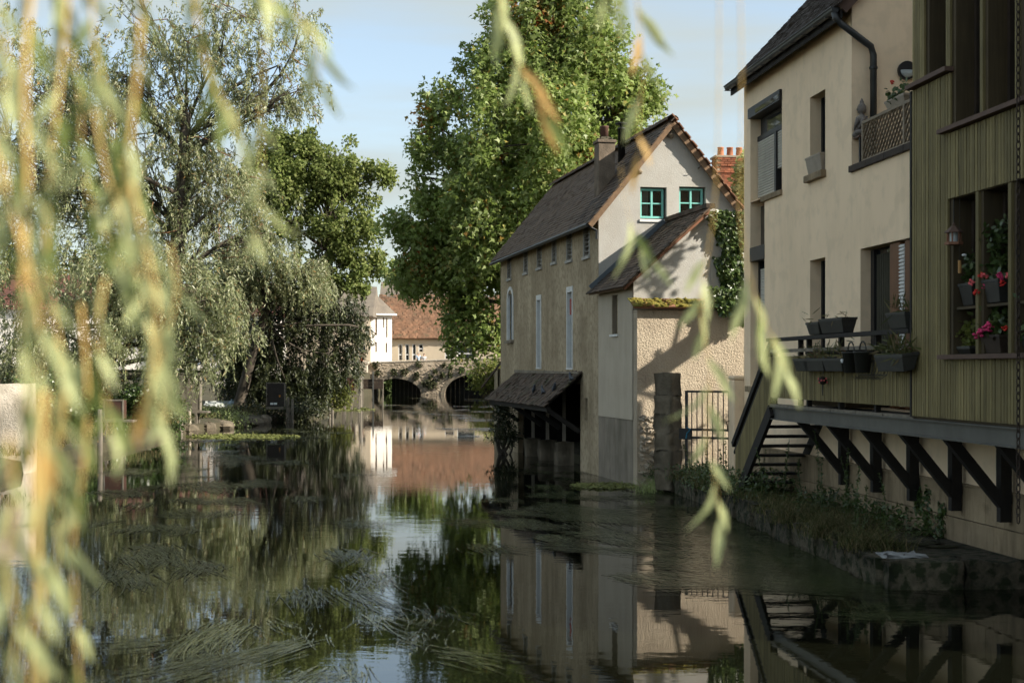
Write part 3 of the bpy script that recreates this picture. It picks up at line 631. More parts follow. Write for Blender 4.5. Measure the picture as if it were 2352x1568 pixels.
mb = MB(); rz = 8.2 + PT * HD / 2
mb.prism(EF, [(-.22, 8.2 - PT * .22), (-.22, 8.28 - PT * .22), (HD / 2, rz + .08), (HD / 2, rz)], -.14, AG + .16); mb.prism(EF, [(HD / 2 + .001, rz), (HD / 2 + .001, rz + .08), (HD + .22, 8.28 - PT * .22), (HD + .22, 8.2 - PT * .22)], -.14, AG + .16)
hr = mb.done('roof', MT['timber'], hs)
tiled(hr, HF.p(AG + .18, -.26, 8.29 - PT * .26), -uu, (rr_ + ZV * PT), AG + .34, 3.4, .17, .11, MT['slate'], 300, .6)
k = MB()
gz = 8.23 - PT * .24
pts = []
for i in range(7): t = math.pi * i / 6; pts.append((-.29 - .065 * math.cos(t) , gz + .03 - .085 * math.sin(t)))
for i in range(6): k.poly([HF.p(-.16, pts[i][0], pts[i][1]), HF.p(AG + .1, pts[i][0], pts[i][1]), HF.p(AG + .1, pts[i + 1][0], pts[i + 1][1]), HF.p(-.16, pts[i + 1][0], pts[i + 1][1])])
for a in (-.16, AG + .1): k.poly([HF.p(a, b, c) for b, c in pts])
k.tube([HF.p(-.16, -.36, gz + .03), HF.p(AG + .1, -.36, gz + .03)], .012, 6); k.done('gutter', MT['zinc'], hs)
for i in range(11): a = -.1 + i * .58; k = MB(); k.box(HF, a, a + .03, -.365, -.2, gz - .068, gz - .055); k.done('gutter_bracket', MT['zinc'], hs)
k = MB(); k.box(HF, -.18, AG + .12, -.22, -.19, gz - .14, gz + .02); k.done('fascia', MT['dark_wood'], hs)
for i in range(13): a = .1 + i * .46; k = MB(); k.beam(HF.p(a, -.2, 7.92), HF.p(a, -.002, 8.12), .07, .1); k.done('rafter', MT['dark_wood'], hs)
k = MB(); k.beam(EF.p(-.2, AG + .14, 8.2 - PT * .2 - .02), EF.p(HD / 2, AG + .14, rz - .02), .05, .16); k.done('bargeboard', MT['capping'], hs)
# downpipe on the near gable
yp = AG + .07; xx = .31
k = MB(); k.tube([HF.p(yp - .02, -.29, gz - .04), HF.p(yp, -.28, gz - .14), HF.p(yp + .02, -.2, gz - .22), HF.p(yp + .02, .15, gz - .47), HF.p(yp + .02, .27, gz - .55), HF.p(yp + .02, xx, gz - .68), HF.p(yp + .02, xx, 5.5)], .052, 10); dp = k.done('downpipe', MT['zinc'], hs, True)
k = MB(); k.lathe(HF.p(yp + .02, xx, gz - .9), [(.05, 0), (.064, .005), (.064, .035), (.05, .04)], 12); k.done('pipe_collar', MT['zinc'], dp)
k = MB(); k.box(HF, AG - 1.9, AG - 1.05, .22, .9, 8.72, 9.8); dm = k.done('roof_window', MT['capping'], hs)
k = MB(); k.box(HF, AG - 1.82, AG - 1.13, .19, .219, 8.82, 9.7); k.done('pane', MT['glass'], dm); k = MB(); k.box(HF, AG - 1.86, AG - 1.09, .17, .215, 8.73, 8.80); k.box(HF, AG - 1.09, AG - 1.05, .17, .215, 8.73, 9.8); k.done('frame', MT['flashing'], dm)
a, z = EF.at(*d1(1440, 550), AG); k = MB(); c = EF.p(a, AG + .003, z)
k.tube([c, EF.p(a, AG + .06, z)], .143, 24); lm = k.done('bulkhead_lamp', MT['black'], hs)
k = MB(); k.tube([EF.p(a, AG + .061, z), EF.p(a, AG + .085, z), EF.p(a, AG + .1, z)], [.112, .1, .06], 20)
k.v = [v if v.z <= z else Vector((v.x, v.y, z)) for v in k.v]; k.done('lamp_glass', MT['lamp_glass'], lm)
# upper shuttered window with its steel hood
w1 = thing_part = None
def part_box(name, mat, par, fr, *q, bevel=0):
    k = MB(); k.box(fr, *q); return k.done(name, MT[mat], par, bevel=bevel)
sw = part_box('shutter_window', 'black', hs, HF, aw0 + .02, aw1 - .02, .20, .23, 5.72, 7.4)
part_box('steel_hood', 'black', sw, HF, aw0 - .01, aw1 + .01, -.05, .2, 7.27, 7.46); part_box('hood_glass', 'glass', sw, HF, aw0 + .5, aw1 - .02, -.056, -.051, 7.3, 7.38)
part_box('transom_pane', 'glass', sw, HF, aw0 + .5, aw1 - .05, .17, .199, 6.93, 7.2); part_box('shutter_box', 'black', sw, HF, aw0, aw1, .14, .2, 6.84, 6.93)
part_box('shutter_rail', 'black', sw, HF, aw0 + 1.2, aw0 + 1.3, .10, .2, 5.74, 6.84)
for i in range(22):
    z_ = 5.75 + i * .049
    for q0, q1 in ((aw0 + .05, aw0 + 1.19), (aw0 + 1.31, aw1 - .02)):
        if q0 > aw0 + 1 and z_ < 6.1: continue
        k = MB(); k.prism(EF, [(.155, z_), (.13, z_ + .008), (.127, z_ + .024), (.14, z_ + .043), (.17, z_ + .043), (.17, z_)], q0, q1); k.done('shutter_slat', MT['shutter'], sw)
part_box('sill', 'plinth', sw, HF, aw2 - .1, aw1 + .03, -.05, .2, 5.585, 5.678, bevel=.01)
sl = part_box('slot_window', 'glass', hs, HF, aw0 + .02, aw2 - .01, .2, .23, 2.2, 5.6)
part_box('steel_lintel', 'black', sl, HF, aw0 - .005, aw2 + .005, -.012, .2, 4.54, 4.80); part_box('frame', 'black', sl, HF, aw0 + .02, aw0 + .1, .15, .199, 2.2, 4.53)
for i in range(44): k = MB(); z_ = 2.2 + i * .05; k.box(HF, aw0 + .12, aw2 - .02, .165, .19, z_, z_ + .042); k.done('shutter_slat', MT['shutter'], sl)
part_box('sill', 'plinth', sl, HF, aw0 - .12, aw2 + .06, -.08, .2, 2.06, 2.166, bevel=.012)
for q, zb in ((nw1, 5.72), (nw2, 1.95)):
    w_ = part_box('narrow_window', 'glass', hs, HF, n0, n1, .215, .235, q[2], q[3]); part_box('frame', 'black', w_, HF, n1 - .06, n1 - .002, .17, .214, q[2] + .01, q[3] - .01); part_box('frame', 'black', w_, HF, n0 + .002, n0 + .07, .19, .214, q[2] + .01, q[3] - .01)
    if zb > 3: part_box('sill', 'plinth', w_, HF, n0 - .09, n1 + .04, -.09, .2, 5.60, 5.715, bevel=.012)
dw = part_box('terrace_door', 'glass', hs, HF, dr0, dr1, .21, .235, 1.93, 4.29); part_box('frame', 'black', dw, HF, dr0 + .002, dr0 + .14, .16, .209, 1.93, 4.28)
for i in range(9): k = MB(); a = dr0 + .2 + i * .07; k.tube([HF.p(a, .2, 2.0), HF.p(a, .2, 4.2)], .02, 5); k.done('curtain_fold', MT['curtain_dark'], dw)
xw = [HF.a(2045.5, .05), HF.a(2068, .05), HF.a(2080, .05), HF.a(2094, .05)]
part_box('wooden_post', 'orange_wood', dw, HF, xw[0], xw[1], .04, .12, 1.93, 4.28); part_box('wooden_post', 'orange_wood', dw, HF, xw[2], xw[3], .04, .12, 1.93, 4.28)
for i in range(44): k = MB(); z_ = 1.96 + i * .052; k.prism(EF, [(.05, z_), (.025, z_ + .012), (.025, z_ + .03), (.05, z_ + .046), (.09, z_ + .046), (.09, z_)], xw[1] + .003, xw[2] - .003); k.done('shutter_slat', MT['white_paint'], dw)
# terrace coping, plinth slabs
ac = AG - .02
for i in range(6): part_box('coping_slab', 'slate', hs, HF, ac + i * .72, ac + i * .72 + .715, -.05, .28, 5.50, 5.60, bevel=.008)
a = .0; row = 0
for z0, z1 in ((.62, 1.035), (.18, .615), (-.7, .175)):
    a = -.02 - (row % 2) * .6; row += 1
    while a < AE: L_ = R.uniform(1.1, 1.6); part_box('plinth_slab', 'plinth', hs, HF, max(a, -.02), min(a + L_ - .006, AE), -.04, .2, z0, z1 - .005, bevel=.006); a += L_
part_box('plinth_ledge', 'plinth', hs, HF, -.03, AE, -.055, .1, 1.036, 1.06)
k = MB(); k.box(HF, -.42, -.02, -.2, .06, .2, 2.28); k.box(HF, -.43, -.0, -.21, .065, 2.281, 2.36); tag(k.done('low_wall', MT['house_plaster'], bevel=.03), 'short cream plastered wall stub joining black gate to cream house', 'wall')

# ------------------------------------------------------------------ timber-clad bay
B0 = -.93; bx0 = HF.a(2095, B0); BE = AE
bay = thing('timber_bay', 'olive green timber-clad bay with deep windows on the house corner', 'bay', HF.p(11, -.4, 1.9))
wlo = (HF.a(2177, B0), BE - .02, 2.66, 4.41); wup = (HF.a(2183, B0), BE - .02, 5.24, 8.9); wl1 = (HF.a(2123, B0), HF.a(2172, B0), 5.95, 8.9)
mb = MB(); wall(mb, HF, bx0, BE, 1.9, 9.0, (wlo, wup, wl1), B0 + .03, .3); mb.box(HF, bx0, bx0 + .05, B0 + .34, HD, 1.9, 9.0); mb.box(HF, bx0, BE, B0 + .03, HD, 9.0, 9.1); mb.box(HF, bx0, BE, B0 + .34, 0, 1.9, 1.95); mb.done('backing_wall', MT['brown_board'], bay)
def boards(par, a0, a1, z0, z1, pitch=.07, name='board', mat='green_board', b=B0):
    n = max(1, round((a1 - a0) / pitch)); p_ = (a1 - a0) / n
    me = {}
    for i in range(n):
        k = MB(); a = a0 + i * p_; j = R.uniform(-.003, .003); k.box(HF, a + .006, a + p_ - .008, b + j, b + .027, z0, z1); k.done(name, MT[mat], par)
boards(bay, bx0 + .002, wlo[0], 1.93, 5.84); boards(bay, wlo[0], BE, 1.93, 2.60); boards(bay, wlo[0], BE, 4.42, 5.16); boards(bay, bx0 + .002, wl1[0], 5.92, 8.9)
boards(bay, wl1[1], wup[0], 5.92, 8.9); boards(bay, HF.a(2165, B0), wup[0], 5.17, 5.84, name='board')
part_box('corner_trim', 'dark_wood', bay, HF, bx0 - .05, bx0 - .002, B0 - .01, B0 + .2, 1.92, 5.84)
part_box('capping', 'capping', bay, HF, bx0 - .03, wup[0] + .03, B0 - .08, B0 + .2, 5.855, 5.905); part_box('capping', 'capping', bay, HF, HF.a(2166, B0), BE, B0 - .08, B0 + .25, 5.172, 5.222); part_box('capping', 'capping', bay, HF, HF.a(2167, B0), BE, B0 - .08, B0 + .25, 2.605, 2.655)
part_box('capping', 'capping', bay, HF, wl1[0], wl1[1], B0 - .02, B0 + .28, 5.906, 5.94)
def win(par, q, posts, name):
    a0, a1, z0, z1 = q; w_ = part_box(name, 'glass', par, HF, a0, a1, B0 + .29, B0 + .32, z0, z1); ps = [a0 - .02] + [HF.a(x, B0) for x in posts] + [a1]
    for x in posts: a = HF.a(x, B0); part_box('post', 'green_board', w_, HF, a - .035, a + .035, B0 + .0, B0 + .285, z0, z1)
    for p_, q_ in zip(ps, ps[1:]):
        m0, m1 = p_ + .05, q_ - .05
        if m1 - m0 < .15: continue
        part_box('reveal_board', 'brown_board', w_, HF, m0 - .012, m0 + .05, B0 + .03, B0 + .285, z0 + .004, z1 - .004)
        for u_, v_ in ((m0 + .07, m0 + .13), (m1 - .06, m1)): part_box('sash', 'slate', w_, HF, u_, v_, B0 + .235, B0 + .288, z0 + .02, z1 - .02)
        part_box('sash', 'slate', w_, HF, m0 + .131, m1 - .061, B0 + .235, B0 + .288, z0 + .02, z0 + .09); part_box('sash', 'slate', w_, HF, m0 + .131, m1 - .061, B0 + .235, B0 + .288, lerp(z0, z1, .42), lerp(z0, z1, .42) + .1)
    return w_
win(bay, wlo, (2244, 2319), 'lower_window'); win(bay, wup, (2254, 2335), 'upper_window'); win(bay, wl1, (), 'side_window')
part_box('shelf', 'brown_board', bay, HF, wlo[0] + .1, BE - .1, B0 + .06, B0 + .26, 3.16, 3.19)
# chain down the bay
ct = thing('rain_chain', 'long dark iron chain hanging down the front of the timber bay', 'chain', HF.p(HF.a(2339, B0 - .12), B0 - .12, .8))
ca = HF.a(2339, B0 - .12); lk = MB(); pts = []
for i in range(13): t = 2 * math.pi * i / 12; pts.append(Vector((.02 * math.cos(t), 0, .048 * math.sin(t))))
lk.tube(pts[:-1] + [pts[0]], .007, 5, False); lme = mesh_of(lk, 'link', MT['rust'], True); i = 0; z = 8.6
while z > .95:
    shared('link', lme, ct, HF.p(ca, B0 - .12, z), Matrix.Rotation((i % 2) * math.pi / 2 + R.uniform(-.2, .2) + .5, 4, 'Z')); z -= .076; i += 1

# ------------------------------------------------------------------ deck, beam, brackets, stair
deck = thing('deck_balcony', 'narrow river deck on grey steel beam with olive boarded railing', 'deck', HF.p(8, -.5, 1.7))
d0 = HF.a(1764, B0)
mb = MB(); mb.box(HF, d0, AE, B0 + .055, B0 + .07, 1.70, 1.88); mb.box(HF, d0 - .02, AE, B0, B0 + .13, 1.685, 1.70); mb.box(HF, d0 - .02, AE, B0, B0 + .13, 1.88, 1.895); mb.done('steel_beam', MT['steel'], deck)
part_box('deck_floor', 'dark_wood', deck, HF, d0 + .02, bx0, B0 + .14, -.06, 1.82, 1.90)
for i in range(6): part_box('deck_board_edge', 'grey_wood', deck, HF, d0 + .03 + i * (bx0 - d0) / 6, d0 + (i + 1) * (bx0 - d0) / 6, B0 + .01, B0 + .135, 1.897, 1.93)
boards(deck, d0 + .01, bx0 - .055, 2.035, 2.69, .062)
part_box('toe_strip', 'dark_wood', deck, HF, d0 + .01, bx0 - .055, B0 + .03, B0 + .05, 2.05, 2.68)
part_box('top_rail', 'dark_wood', deck, HF, d0 - .01, bx0 - .055, B0 - .03, B0 + .11, 2.93, 2.985); part_box('middle_rail', 'grey_wood', deck, HF, d0, bx0 - .055, B0 + .01, B0 + .04, 2.75, 2.80)
for x in (1768, 1827, 1846, 1919, 2001, 2088): a = HF.a(x, B0); part_box('post', 'dark_wood', deck, HF, a - .035, a + .035, B0 + .052, B0 + .12, 1.931, 2.929)
for i in range(7):
    a = HF.a(1955.5) + (i - 1) * 1.335
    if i == 0: continue
    part_box('bracket_post', 'dark_wood', deck, HF, a - .065, a + .065, -.19, -.058, .93, 1.82); part_box('bracket_foot', 'dark_wood', deck, HF, a - .05, a + .05, -.19, -.058, .72, .929)
    k = MB(); k.beam(HF.p(a, -.14, .92), HF.p(a, B0 + .12, 1.72), .11, .12); k.done('bracket_strut', MT['dark_wood'], deck); part_box('joist', 'dark_wood', deck, HF, a - .055, a + .055, B0 + .075, -.06, 1.72, 1.818)
stair = thing('deck_stair', 'steep open-tread dark stair going down from the deck to the bank', 'stair', HF.p(d0 - .9, -.5, .3))
s0 = HF.p(d0 + .1, 0, 0); run, rise = 1.95, 1.52
def sp(t, b, dz=0): return HF.p(d0 + .05 - run * t, b, 1.88 - rise * t + dz)
bl, br = B0 + .02, B0 + .95
for b_ in (bl, br): k = MB(); k.beam(sp(-.03, b_, -.1), sp(1.05, b_, -.1), .06, .22); k.done('stringer', MT['dark_wood'], stair)
for i in range(9): t = (i + .5) / 9; k = MB(); c = sp(t, 0, 0); k.box(HF, d0 + .05 - run * t - .13, d0 + .05 - run * t + .13, bl + .032, br - .032, 1.88 - rise * t - .1, 1.88 - rise * t - .055); k.done('tread', MT['dark_wood'], stair)
k = MB(); k.beam(sp(-.05, bl, .98), sp(1.12, bl, .98), .06, .1); k.done('handrail', MT['dark_wood'], stair); k = MB(); k.beam(sp(0, bl, .78), sp(1.08, bl, .78), .03, .05); k.done('middle_rail', MT['dark_wood'], stair)
for i in range(24):
    t = i / 23; p0, p1 = sp(t, bl - .02, .02), sp(t, bl - .02, .74); k = MB(); k.hexa([p0 + uu * -.034, p0 + uu * .034, p0 + uu * .034 + rr_ * .02, p0 + uu * -.034 + rr_ * .02, p1 + uu * -.034 - ZV * .027, p1 + uu * .034 + ZV * .027, p1 + uu * .034 + rr_ * .02 + ZV * .027, p1 + uu * -.034 + rr_ * .02 - ZV * .027]); k.done('board', MT['green_board'], stair)
for t in (.02, 1.0): k = MB(); k.beam(sp(t, bl + .03, -.1), sp(t, bl + .03, .96), .06, .06); k.done('post', MT['dark_wood'], stair)

# ------------------------------------------------------------------ the quay at the foot of the house
qe = [(4.28, 16.3), (4.2, 17.5), (4.1, 19), (3.95, 21.2), (3.8, 23.7), (3.62, 25.8), (3.42, 27.8), (3.2, 29.4), (2.95, 30.6)]
mb = MB()
top_ = [Vector((x, y, .29 + (.03 if i > 3 else 0))) for i, (x, y) in enumerate(qe)] ; inn = [Vector((7.2, y, .34)) for x, y in qe]
for i in range(len(qe) - 1): mb.poly([top_[i], inn[i], inn[i + 1], top_[i + 1]]); mb.poly([top_[i], top_[i + 1], Vector((qe[i + 1][0] - .03, qe[i + 1][1], -.8)), Vector((qe[i][0] - .03, qe[i][1], -.8))])
mb.poly([top_[0], Vector((qe[0][0], qe[0][1], -.8)), Vector((7.2, qe[0][1], -.8)), inn[0]])
tag(mb.done('quay', MT['mossy_stone']), kind='structure')
qo = bpy.data.objects['quay']
i = 0
for (x0, y0), (x1, y1) in zip(qe, qe[1:]):
    n = 2
    for j in range(n):
        t = (j + .5) / n; L_ = math.hypot(x1 - x0, y1 - y0) / n; rough_box('kerb_stone', 'mossy_stone', qo, (lerp(x0, x1, t) + .12 + R.uniform(-.04, .04), lerp(y0, y1, t), .12 + R.uniform(-.03, .03)), (x1 - x0, y1 - y0), L_ * R.uniform(.9, 1.0), R.uniform(.36, .46), R.uniform(.38, .44), i); i += 1
x = 4.25
while x < 7: L_ = R.uniform(.7, 1.15); rough_box('kerb_stone', 'mossy_stone', qo, (x + L_ / 2, 16.36 + R.uniform(-.04, .04), .11 + R.uniform(-.02, .02)), (1, 0), L_ - .02, .5, .40, i); x += L_; i += 1
k = MB()
for j in range(70): k.rock((R.uniform(4.4, 7.0), R.uniform(16.5, 20.5), .325), (R.uniform(.08, .3), R.uniform(.06, .2), R.uniform(.01, .03)), j, 8, 4, .35)
k.done('quay_moss', MT['quay_moss'], qo, True, kind='stuff')
rough_box('pale_slab', 'pale_grey', qo, (4.55, 16.62, .315), (1, .15), .5, .36, .05, 77)
# unseen buildings added behind the cream house to shade terrace and yard wall
nb = thing('terrace_shade_house', 'unseen tall house added behind the cream house to shade its terrace', 'house', HF.p(10, 7, .3)); part_box('wall', 'house_plaster', nb, HF, 3.4, 18, HD + .3, 9.5, .2, 10.8)
k = MB(); k.prism(EF, [(HD, 10.8), (6.9, 13.6), (9.8, 10.8)], 3.2, 18.2); k.done('roof', MT['slate'], nb)
ob = thing('yard_shade_canopy', 'unseen canopy on posts added to cast the shadow band on the yard wall', 'canopy', HF.p(-1, 5.0, .3))  # added roof slab, placed for its diagonal shadow on the roughcast
k = MB(); k.hexa([HF.p(-2.4, 4.3, 6.28), HF.p(.75, 4.3, 6.28), HF.p(.75, 5.3, 6.5), HF.p(-2.4, 5.3, 6.5), HF.p(-2.4, 4.3, 6.36), HF.p(.75, 4.3, 6.36), HF.p(.75, 5.3, 6.58), HF.p(-2.4, 5.3, 6.58)]); k.done('roof', MT['tile_red'], ob)
for a_ in (-2.3, .6):
    for b_ in (4.4, 5.2): part_box('post', 'timber', ob, HF, a_ - .06, a_ + .06, b_ - .06, b_ + .06, .2, 6.27)
# ------------------------------------------------------------------ trees
LANCE = [(0, 0), (.42, .3), (.5, .5), (0, 1), (-.5, .5), (-.42, .3)]
DIAM = [(0, 0), (.5, .45), (0, 1), (-.5, .45)]
STAR = [(0, 0), (.5, .12), (.2, .42), (.42, .78), (.1, .62), (0, 1), (-.1, .62), (-.42, .78), (-.2, .42), (-.5, .12)]
TRI = [(0, 0), (.5, .3), (.16, .45), (0, 1), (-.16, .45), (-.5, .3)]
OVAL = [(0, 0), (.4, .25), (.45, .6), (0, 1), (-.45, .6), (-.4, .25)]
def unit(a): return a / np.maximum(np.linalg.norm(a, axis=-1, keepdims=True), 1e-9)
def leaf_polys(C, D, N, L, W, shape):
    D = unit(D); S = unit(np.cross(D, N)); sh = np.array(shape)
    return C[:, None, :] + S[:, None, :] * (W[:, None] * sh[None, :, 0])[..., None] + D[:, None, :] * (L[:, None] * sh[None, :, 1])[..., None]
def lobe_px(lobes, s, dy=.8, yoff=0):
    """lobes seen at pixel x, y with pixel radii, standing at scale s -> centre, radii in metres"""
    out = []
    for q in lobes:
        x, y, rx, ry = q[:4]; off = (q[4] if len(q) > 4 else 0) + yoff; P = px(x, y, s)
        k = 1 + off * s / F; P = Vector((P.x * k, P.y + off, HC + (P.z - HC) * k))
        out.append((np.array(P), np.array((rx / s * k, max(rx, ry) / s * dy * k, ry / s * k))))
    return out
def lobe_points(lobes, n, power=.35, rng=NR, front=0.0):
    wts = np.array([np.prod(r) ** (.6) for c, r in lobes]); wts /= wts.sum()
    idx = rng.choice(len(lobes), n, p=wts); C = np.array([c for c, r in lobes])[idx]; Rr = np.array([r for c, r in lobes])[idx]
    d = unit(rng.normal(size=(n, 3))); rad = rng.random(n) ** power
    return C + d * Rr * rad[:, None], d, idx
def crown_leaves(P, d, per, sig, L, W, shape, droop=.2, rng=NR, up=.5, rot=1.0):
    n = len(P); k = n * per
    off = rng.normal(size=(n, per, 3)) * sig * np.array((1, 1, .8)); C = (P[:, None] + off).reshape(-1, 3); dd = np.repeat(d, per, 0)
    D = unit(rng.normal(size=(k, 3)) * rot + dd * .6 + np.array((0, 0, -droop))); Nn = unit(rng.normal(size=(k, 3)) * .8 + dd * .5 + np.array((.25, -.2, up)))
    s = rng.uniform(.7, 1.3, k); return leaf_polys(C, D, Nn, L * s, W * s, shape)
def sprays(lobes, n, per, rmin, rmax, L, W, shape, power=.28, rng=NR, zmin=-9):
    """leafy boughs: each a lumpy tuft of leaves turned outwards"""
    P, d, idx = lobe_points(lobes, n, power, rng); k_ = P[:, 2] > zmin; P, d, idx = P[k_], d[k_], idx[k_]; n = len(P)
    r = rng.uniform(rmin, rmax, n); e = unit(rng.normal(size=(n, per, 3)) + d[:, None] * .5 + np.array((0, 0, .35)))
    rad = r[:, None] * rng.random((n, per)) ** .45 * (1 + .25 * np.sin(e[..., 0] * 5 + r[:, None] * 40) * np.sin(e[..., 2] * 6))
    C = (P[:, None] + e * rad[..., None] * np.array((1, 1, 1.2))).reshape(-1, 3); e = e.reshape(-1, 3); k = n * per
    D = unit(rng.normal(size=(k, 3)) * .8 + e * .5 + np.array((0, 0, -.45))); N_ = unit(rng.normal(size=(k, 3)) * .55 + e * .8 + np.array((0, 0, .25))); s = rng.uniform(.65, 1.3, k)
    return leaf_polys(C, D, N_, L * s, W * s, shape), P, d, idx
def string_leaves(P, d, nleaf, length, L, W, rng=NR, shape=DIAM, spread=.5):
    """hanging twigs: each starts outwards and bends down; returns leaves and twig lines"""
    n = len(P); t = np.linspace(.05, 1, nleaf)[None, :, None]; ln = (length * rng.uniform(.5, 1.3, n))[:, None, None]
    h = d * np.array((1, 1, .25)) + rng.normal(size=(n, 3)) * .35; h = unit(h)[:, None]
    C = P[:, None] + h * ln * (t - .45 * t * t) * .75 + np.array((0, 0, -1.0)) * ln * (.25 * t + .65 * t * t) + rng.normal(size=(n, nleaf, 3)) * .035
    k = n * nleaf; D = unit(rng.normal(size=(k, 3)) * spread + np.repeat(h[:, 0], nleaf, 0) * .35 + np.array((0, 0, -.8)))
    Nn = unit(rng.normal(size=(k, 3)) + np.array((.5, -.4, .3))); s = rng.uniform(.65, 1.25, k)
    return leaf_polys(C.reshape(-1, 3), D, Nn, L * s, W * s, shape), C
def curve_pts(a, b, n=6, bend=.12, sag=0, rng=R):
    a = Vector(a); b = Vector(b); L_ = (b - a).length; o = Vector((rng.gauss(0, 1), rng.gauss(0, 1), rng.gauss(0, .6))) * bend * L_
    return [a.lerp(b, t) + o * math.sin(math.pi * t) + ZV * sag * L_ * math.sin(math.pi * t) for t in [i / (n - 1) for i in range(n)]]
def limbs(mbk, base, top, r0, lobes, pts, ntwig, r_limb=.12, r_tw=.035):
    base = Vector(base); top = Vector(top); tr = curve_pts(base, top, 8, .03)
    mbk.tube([base - ZV * .4] + tr, [r0 * 1.25] + [r0 * (1 - .6 * i / 7) for i in range(8)], 9)
    cs = []
    for c, r in lobes:
        c = Vector(c); t = min(.95, max(.25, (c.z - base.z - r[2] * .7) / max(top.z - base.z, .1))); s = tr[int(t * 7)]
        cp = curve_pts(s, c, 6, .10); mbk.tube(cp, [r_limb * (1 - .75 * i / 5) for i in range(6)], 6); cs.append(cp)
    for i in range(ntwig):
        P, li = pts[i]; cp = cs[li]; s = cp[R.choice((2, 3, 4, 5))]; mbk.tube(curve_pts(s, Vector(P), 5, .12), [r_tw, r_tw * .8, r_tw * .6, r_tw * .4, r_tw * .2], 4)
def tree(name, label, cat, base, top, r0, lobes, ncl, per, sig, L, W, shape, mat, ntwig=120, group=None, droop=.2, bark='bark', power=.35, hang=None, r_limb=.12):
    t = thing(name, label, cat, base, group)
    if hang:
        P0, d0_, i0 = lobe_points(lobes, max(ncl // 12, 8), power); P = np.repeat(P0, 12, 0) + NR.normal(size=(len(P0) * 12, 3)) * .42; d = unit(np.repeat(d0_, 12, 0) + NR.normal(size=P.shape) * .35); idx = np.repeat(i0, 12)
    else: vsp, P, d, idx = sprays(lobes, ncl, per, sig * .7, sig * 1.5, L, W, shape, power)
    vs = []
    if hang:
        v, C = string_leaves(P, d, hang[0], hang[1], L, W); vs.append(v)
    else: vs.append(vsp)
    np_obj('crown', np.concatenate(vs), vs[0].shape[1], MT[mat], t)
    k = MB(); limbs(k, base, top, r0, lobes, list(zip(P, idx)), min(ntwig, len(P)), r_limb); k.done('trunk', MT[bark], t, True)
    return t, P, d, idx

# the tall sweetgum behind the mill
sg = 54.0
gum = [(1245, 150, 150, 150), (1140, 280, 120, 150), (1325, 270, 130, 160), (1420, 260, 65, 110), (1050, 430, 110, 130), (1190, 440, 170, 160), (1300, 440, 130, 130), (985, 540, 75, 95), (1090, 600, 120, 110), (1180, 620, 120, 110), (1040, 690, 95, 75), (1110, 745, 75, 55),
       (1150, 50, 42, 62), (1275, 10, 55, 60), (1385, 45, 36, 68), (1085, 140, 40, 55), (1025, 235, 40, 50), (1462, 230, 40, 60), (975, 320, 34, 66), (935, 400, 32, 52), (915, 545, 36, 40), (1350, 130, 60, 80), (1400, 150, 42, 60), (1210, 60, 60, 70), (960, 640, 50, 46), (1060, 790, 46, 28), (1120, 780, 30, 30), (1225, 330, 150, 150, -3), (1120, 520, 120, 120, -2.5), (1300, 390, 110, 110, -3)]
gl_ = lobe_px(gum, sg, .85)
gumt = thing('sweetgum_tree', 'tall broad green tree with reddening tips rising behind the mill house', 'tree', (1.6, 60.5, 1.3))
V, P, d, idx = sprays(gl_, 700, 150, .42, 1.0, .23, .22, TRI, .30, NR, 2.7)
red = (NR.random(len(P)) < .03) | ((P[:, 0] < -3.4) & (P[:, 2] > 8.5) & (NR.random(len(P)) < .3)) | ((P[:, 2] > 16) & (NR.random(len(P)) < .06)); rm_ = np.repeat(red, 150)
np_obj('crown', V[~rm_], 6, MT['leaf_gum'], gumt); np_obj('red_foliage', V[rm_], 6, MT['leaf_rust'], gumt)
k = MB(); limbs(k, (1.6, 60.5, 1.2), (1.4, 60.5, 15), .42, gl_, list(zip(P, idx)), 240, .13, .04); k.done('trunk', MT['bark'], gumt, True)

# willows on the left bank
wl = lobe_px([(560, 40, 140, 110), (640, 150, 90, 110), (690, 60, 40, 70), (430, 130, 130, 150), (500, 270, 110, 75), (300, 180, 150, 200), (150, 250, 170, 260), (20, 330, 130, 300), (420, 330, 100, 80), (500, 390, 100, 60), (530, 450, 90, 70), (380, 480, 120, 80), (230, 520, 140, 130), (480, 540, 120, 80), (60, 640, 140, 180), (560, 530, 70, 50), (330, 400, 110, 90), (180, 420, 120, 100), (450, 430, 80, 60), (560, 250, 90, 60), (660, 230, 60, 40), (350, 60, 120, 90)], 56, .8)
willow, P, d, idx = tree('willow_tree', 'large grey-green willow filling the upper left bank', 'tree', (-14.6, 59, .8), (-13.4, 58.5, 13), .48, wl, 4000, 0, 0, .19, .05, DIAM, 'leaf_willow', 500, bark='bark', power=.45, hang=(23, .62))
k = MB()
for i in range(260):
    p = Vector(P[R.randrange(len(P))]); k.tube(curve_pts(p, p + Vector((R.gauss(0, .6), R.gauss(0, .4), R.uniform(-.9, .3))), 4, .15), [.022, .018, .012, .006], 4)
k.done('twigs', MT['twig_red'], willow, kind='stuff')
w2 = lobe_px([(250, 640, 140, 90), (120, 760, 150, 110), (330, 740, 110, 90), (200, 850, 150, 70), (30, 870, 110, 100), (400, 640, 90, 60), (420, 720, 70, 60), (330, 600, 90, 60), (460, 780, 50, 50), (480, 690, 60, 50), (440, 830, 60, 30), (520, 760, 50, 40)], 62, .8)
tree('willow_tree', 'lower willow with twiggy grey foliage behind the near hanging branches at the left bank', 'tree', (-15.2, 53, .8), (-14.8, 52.6, 5), .26, w2, 2100, 0, 0, .19, .045, DIAM, 'leaf_willow', 150, power=.5, hang=(28, 1.0))
w3 = lobe_px([(570, 590, 90, 50), (640, 630, 90, 45), (540, 660, 90, 50), (700, 650, 60, 35), (500, 600, 50, 40)], 47, .9)
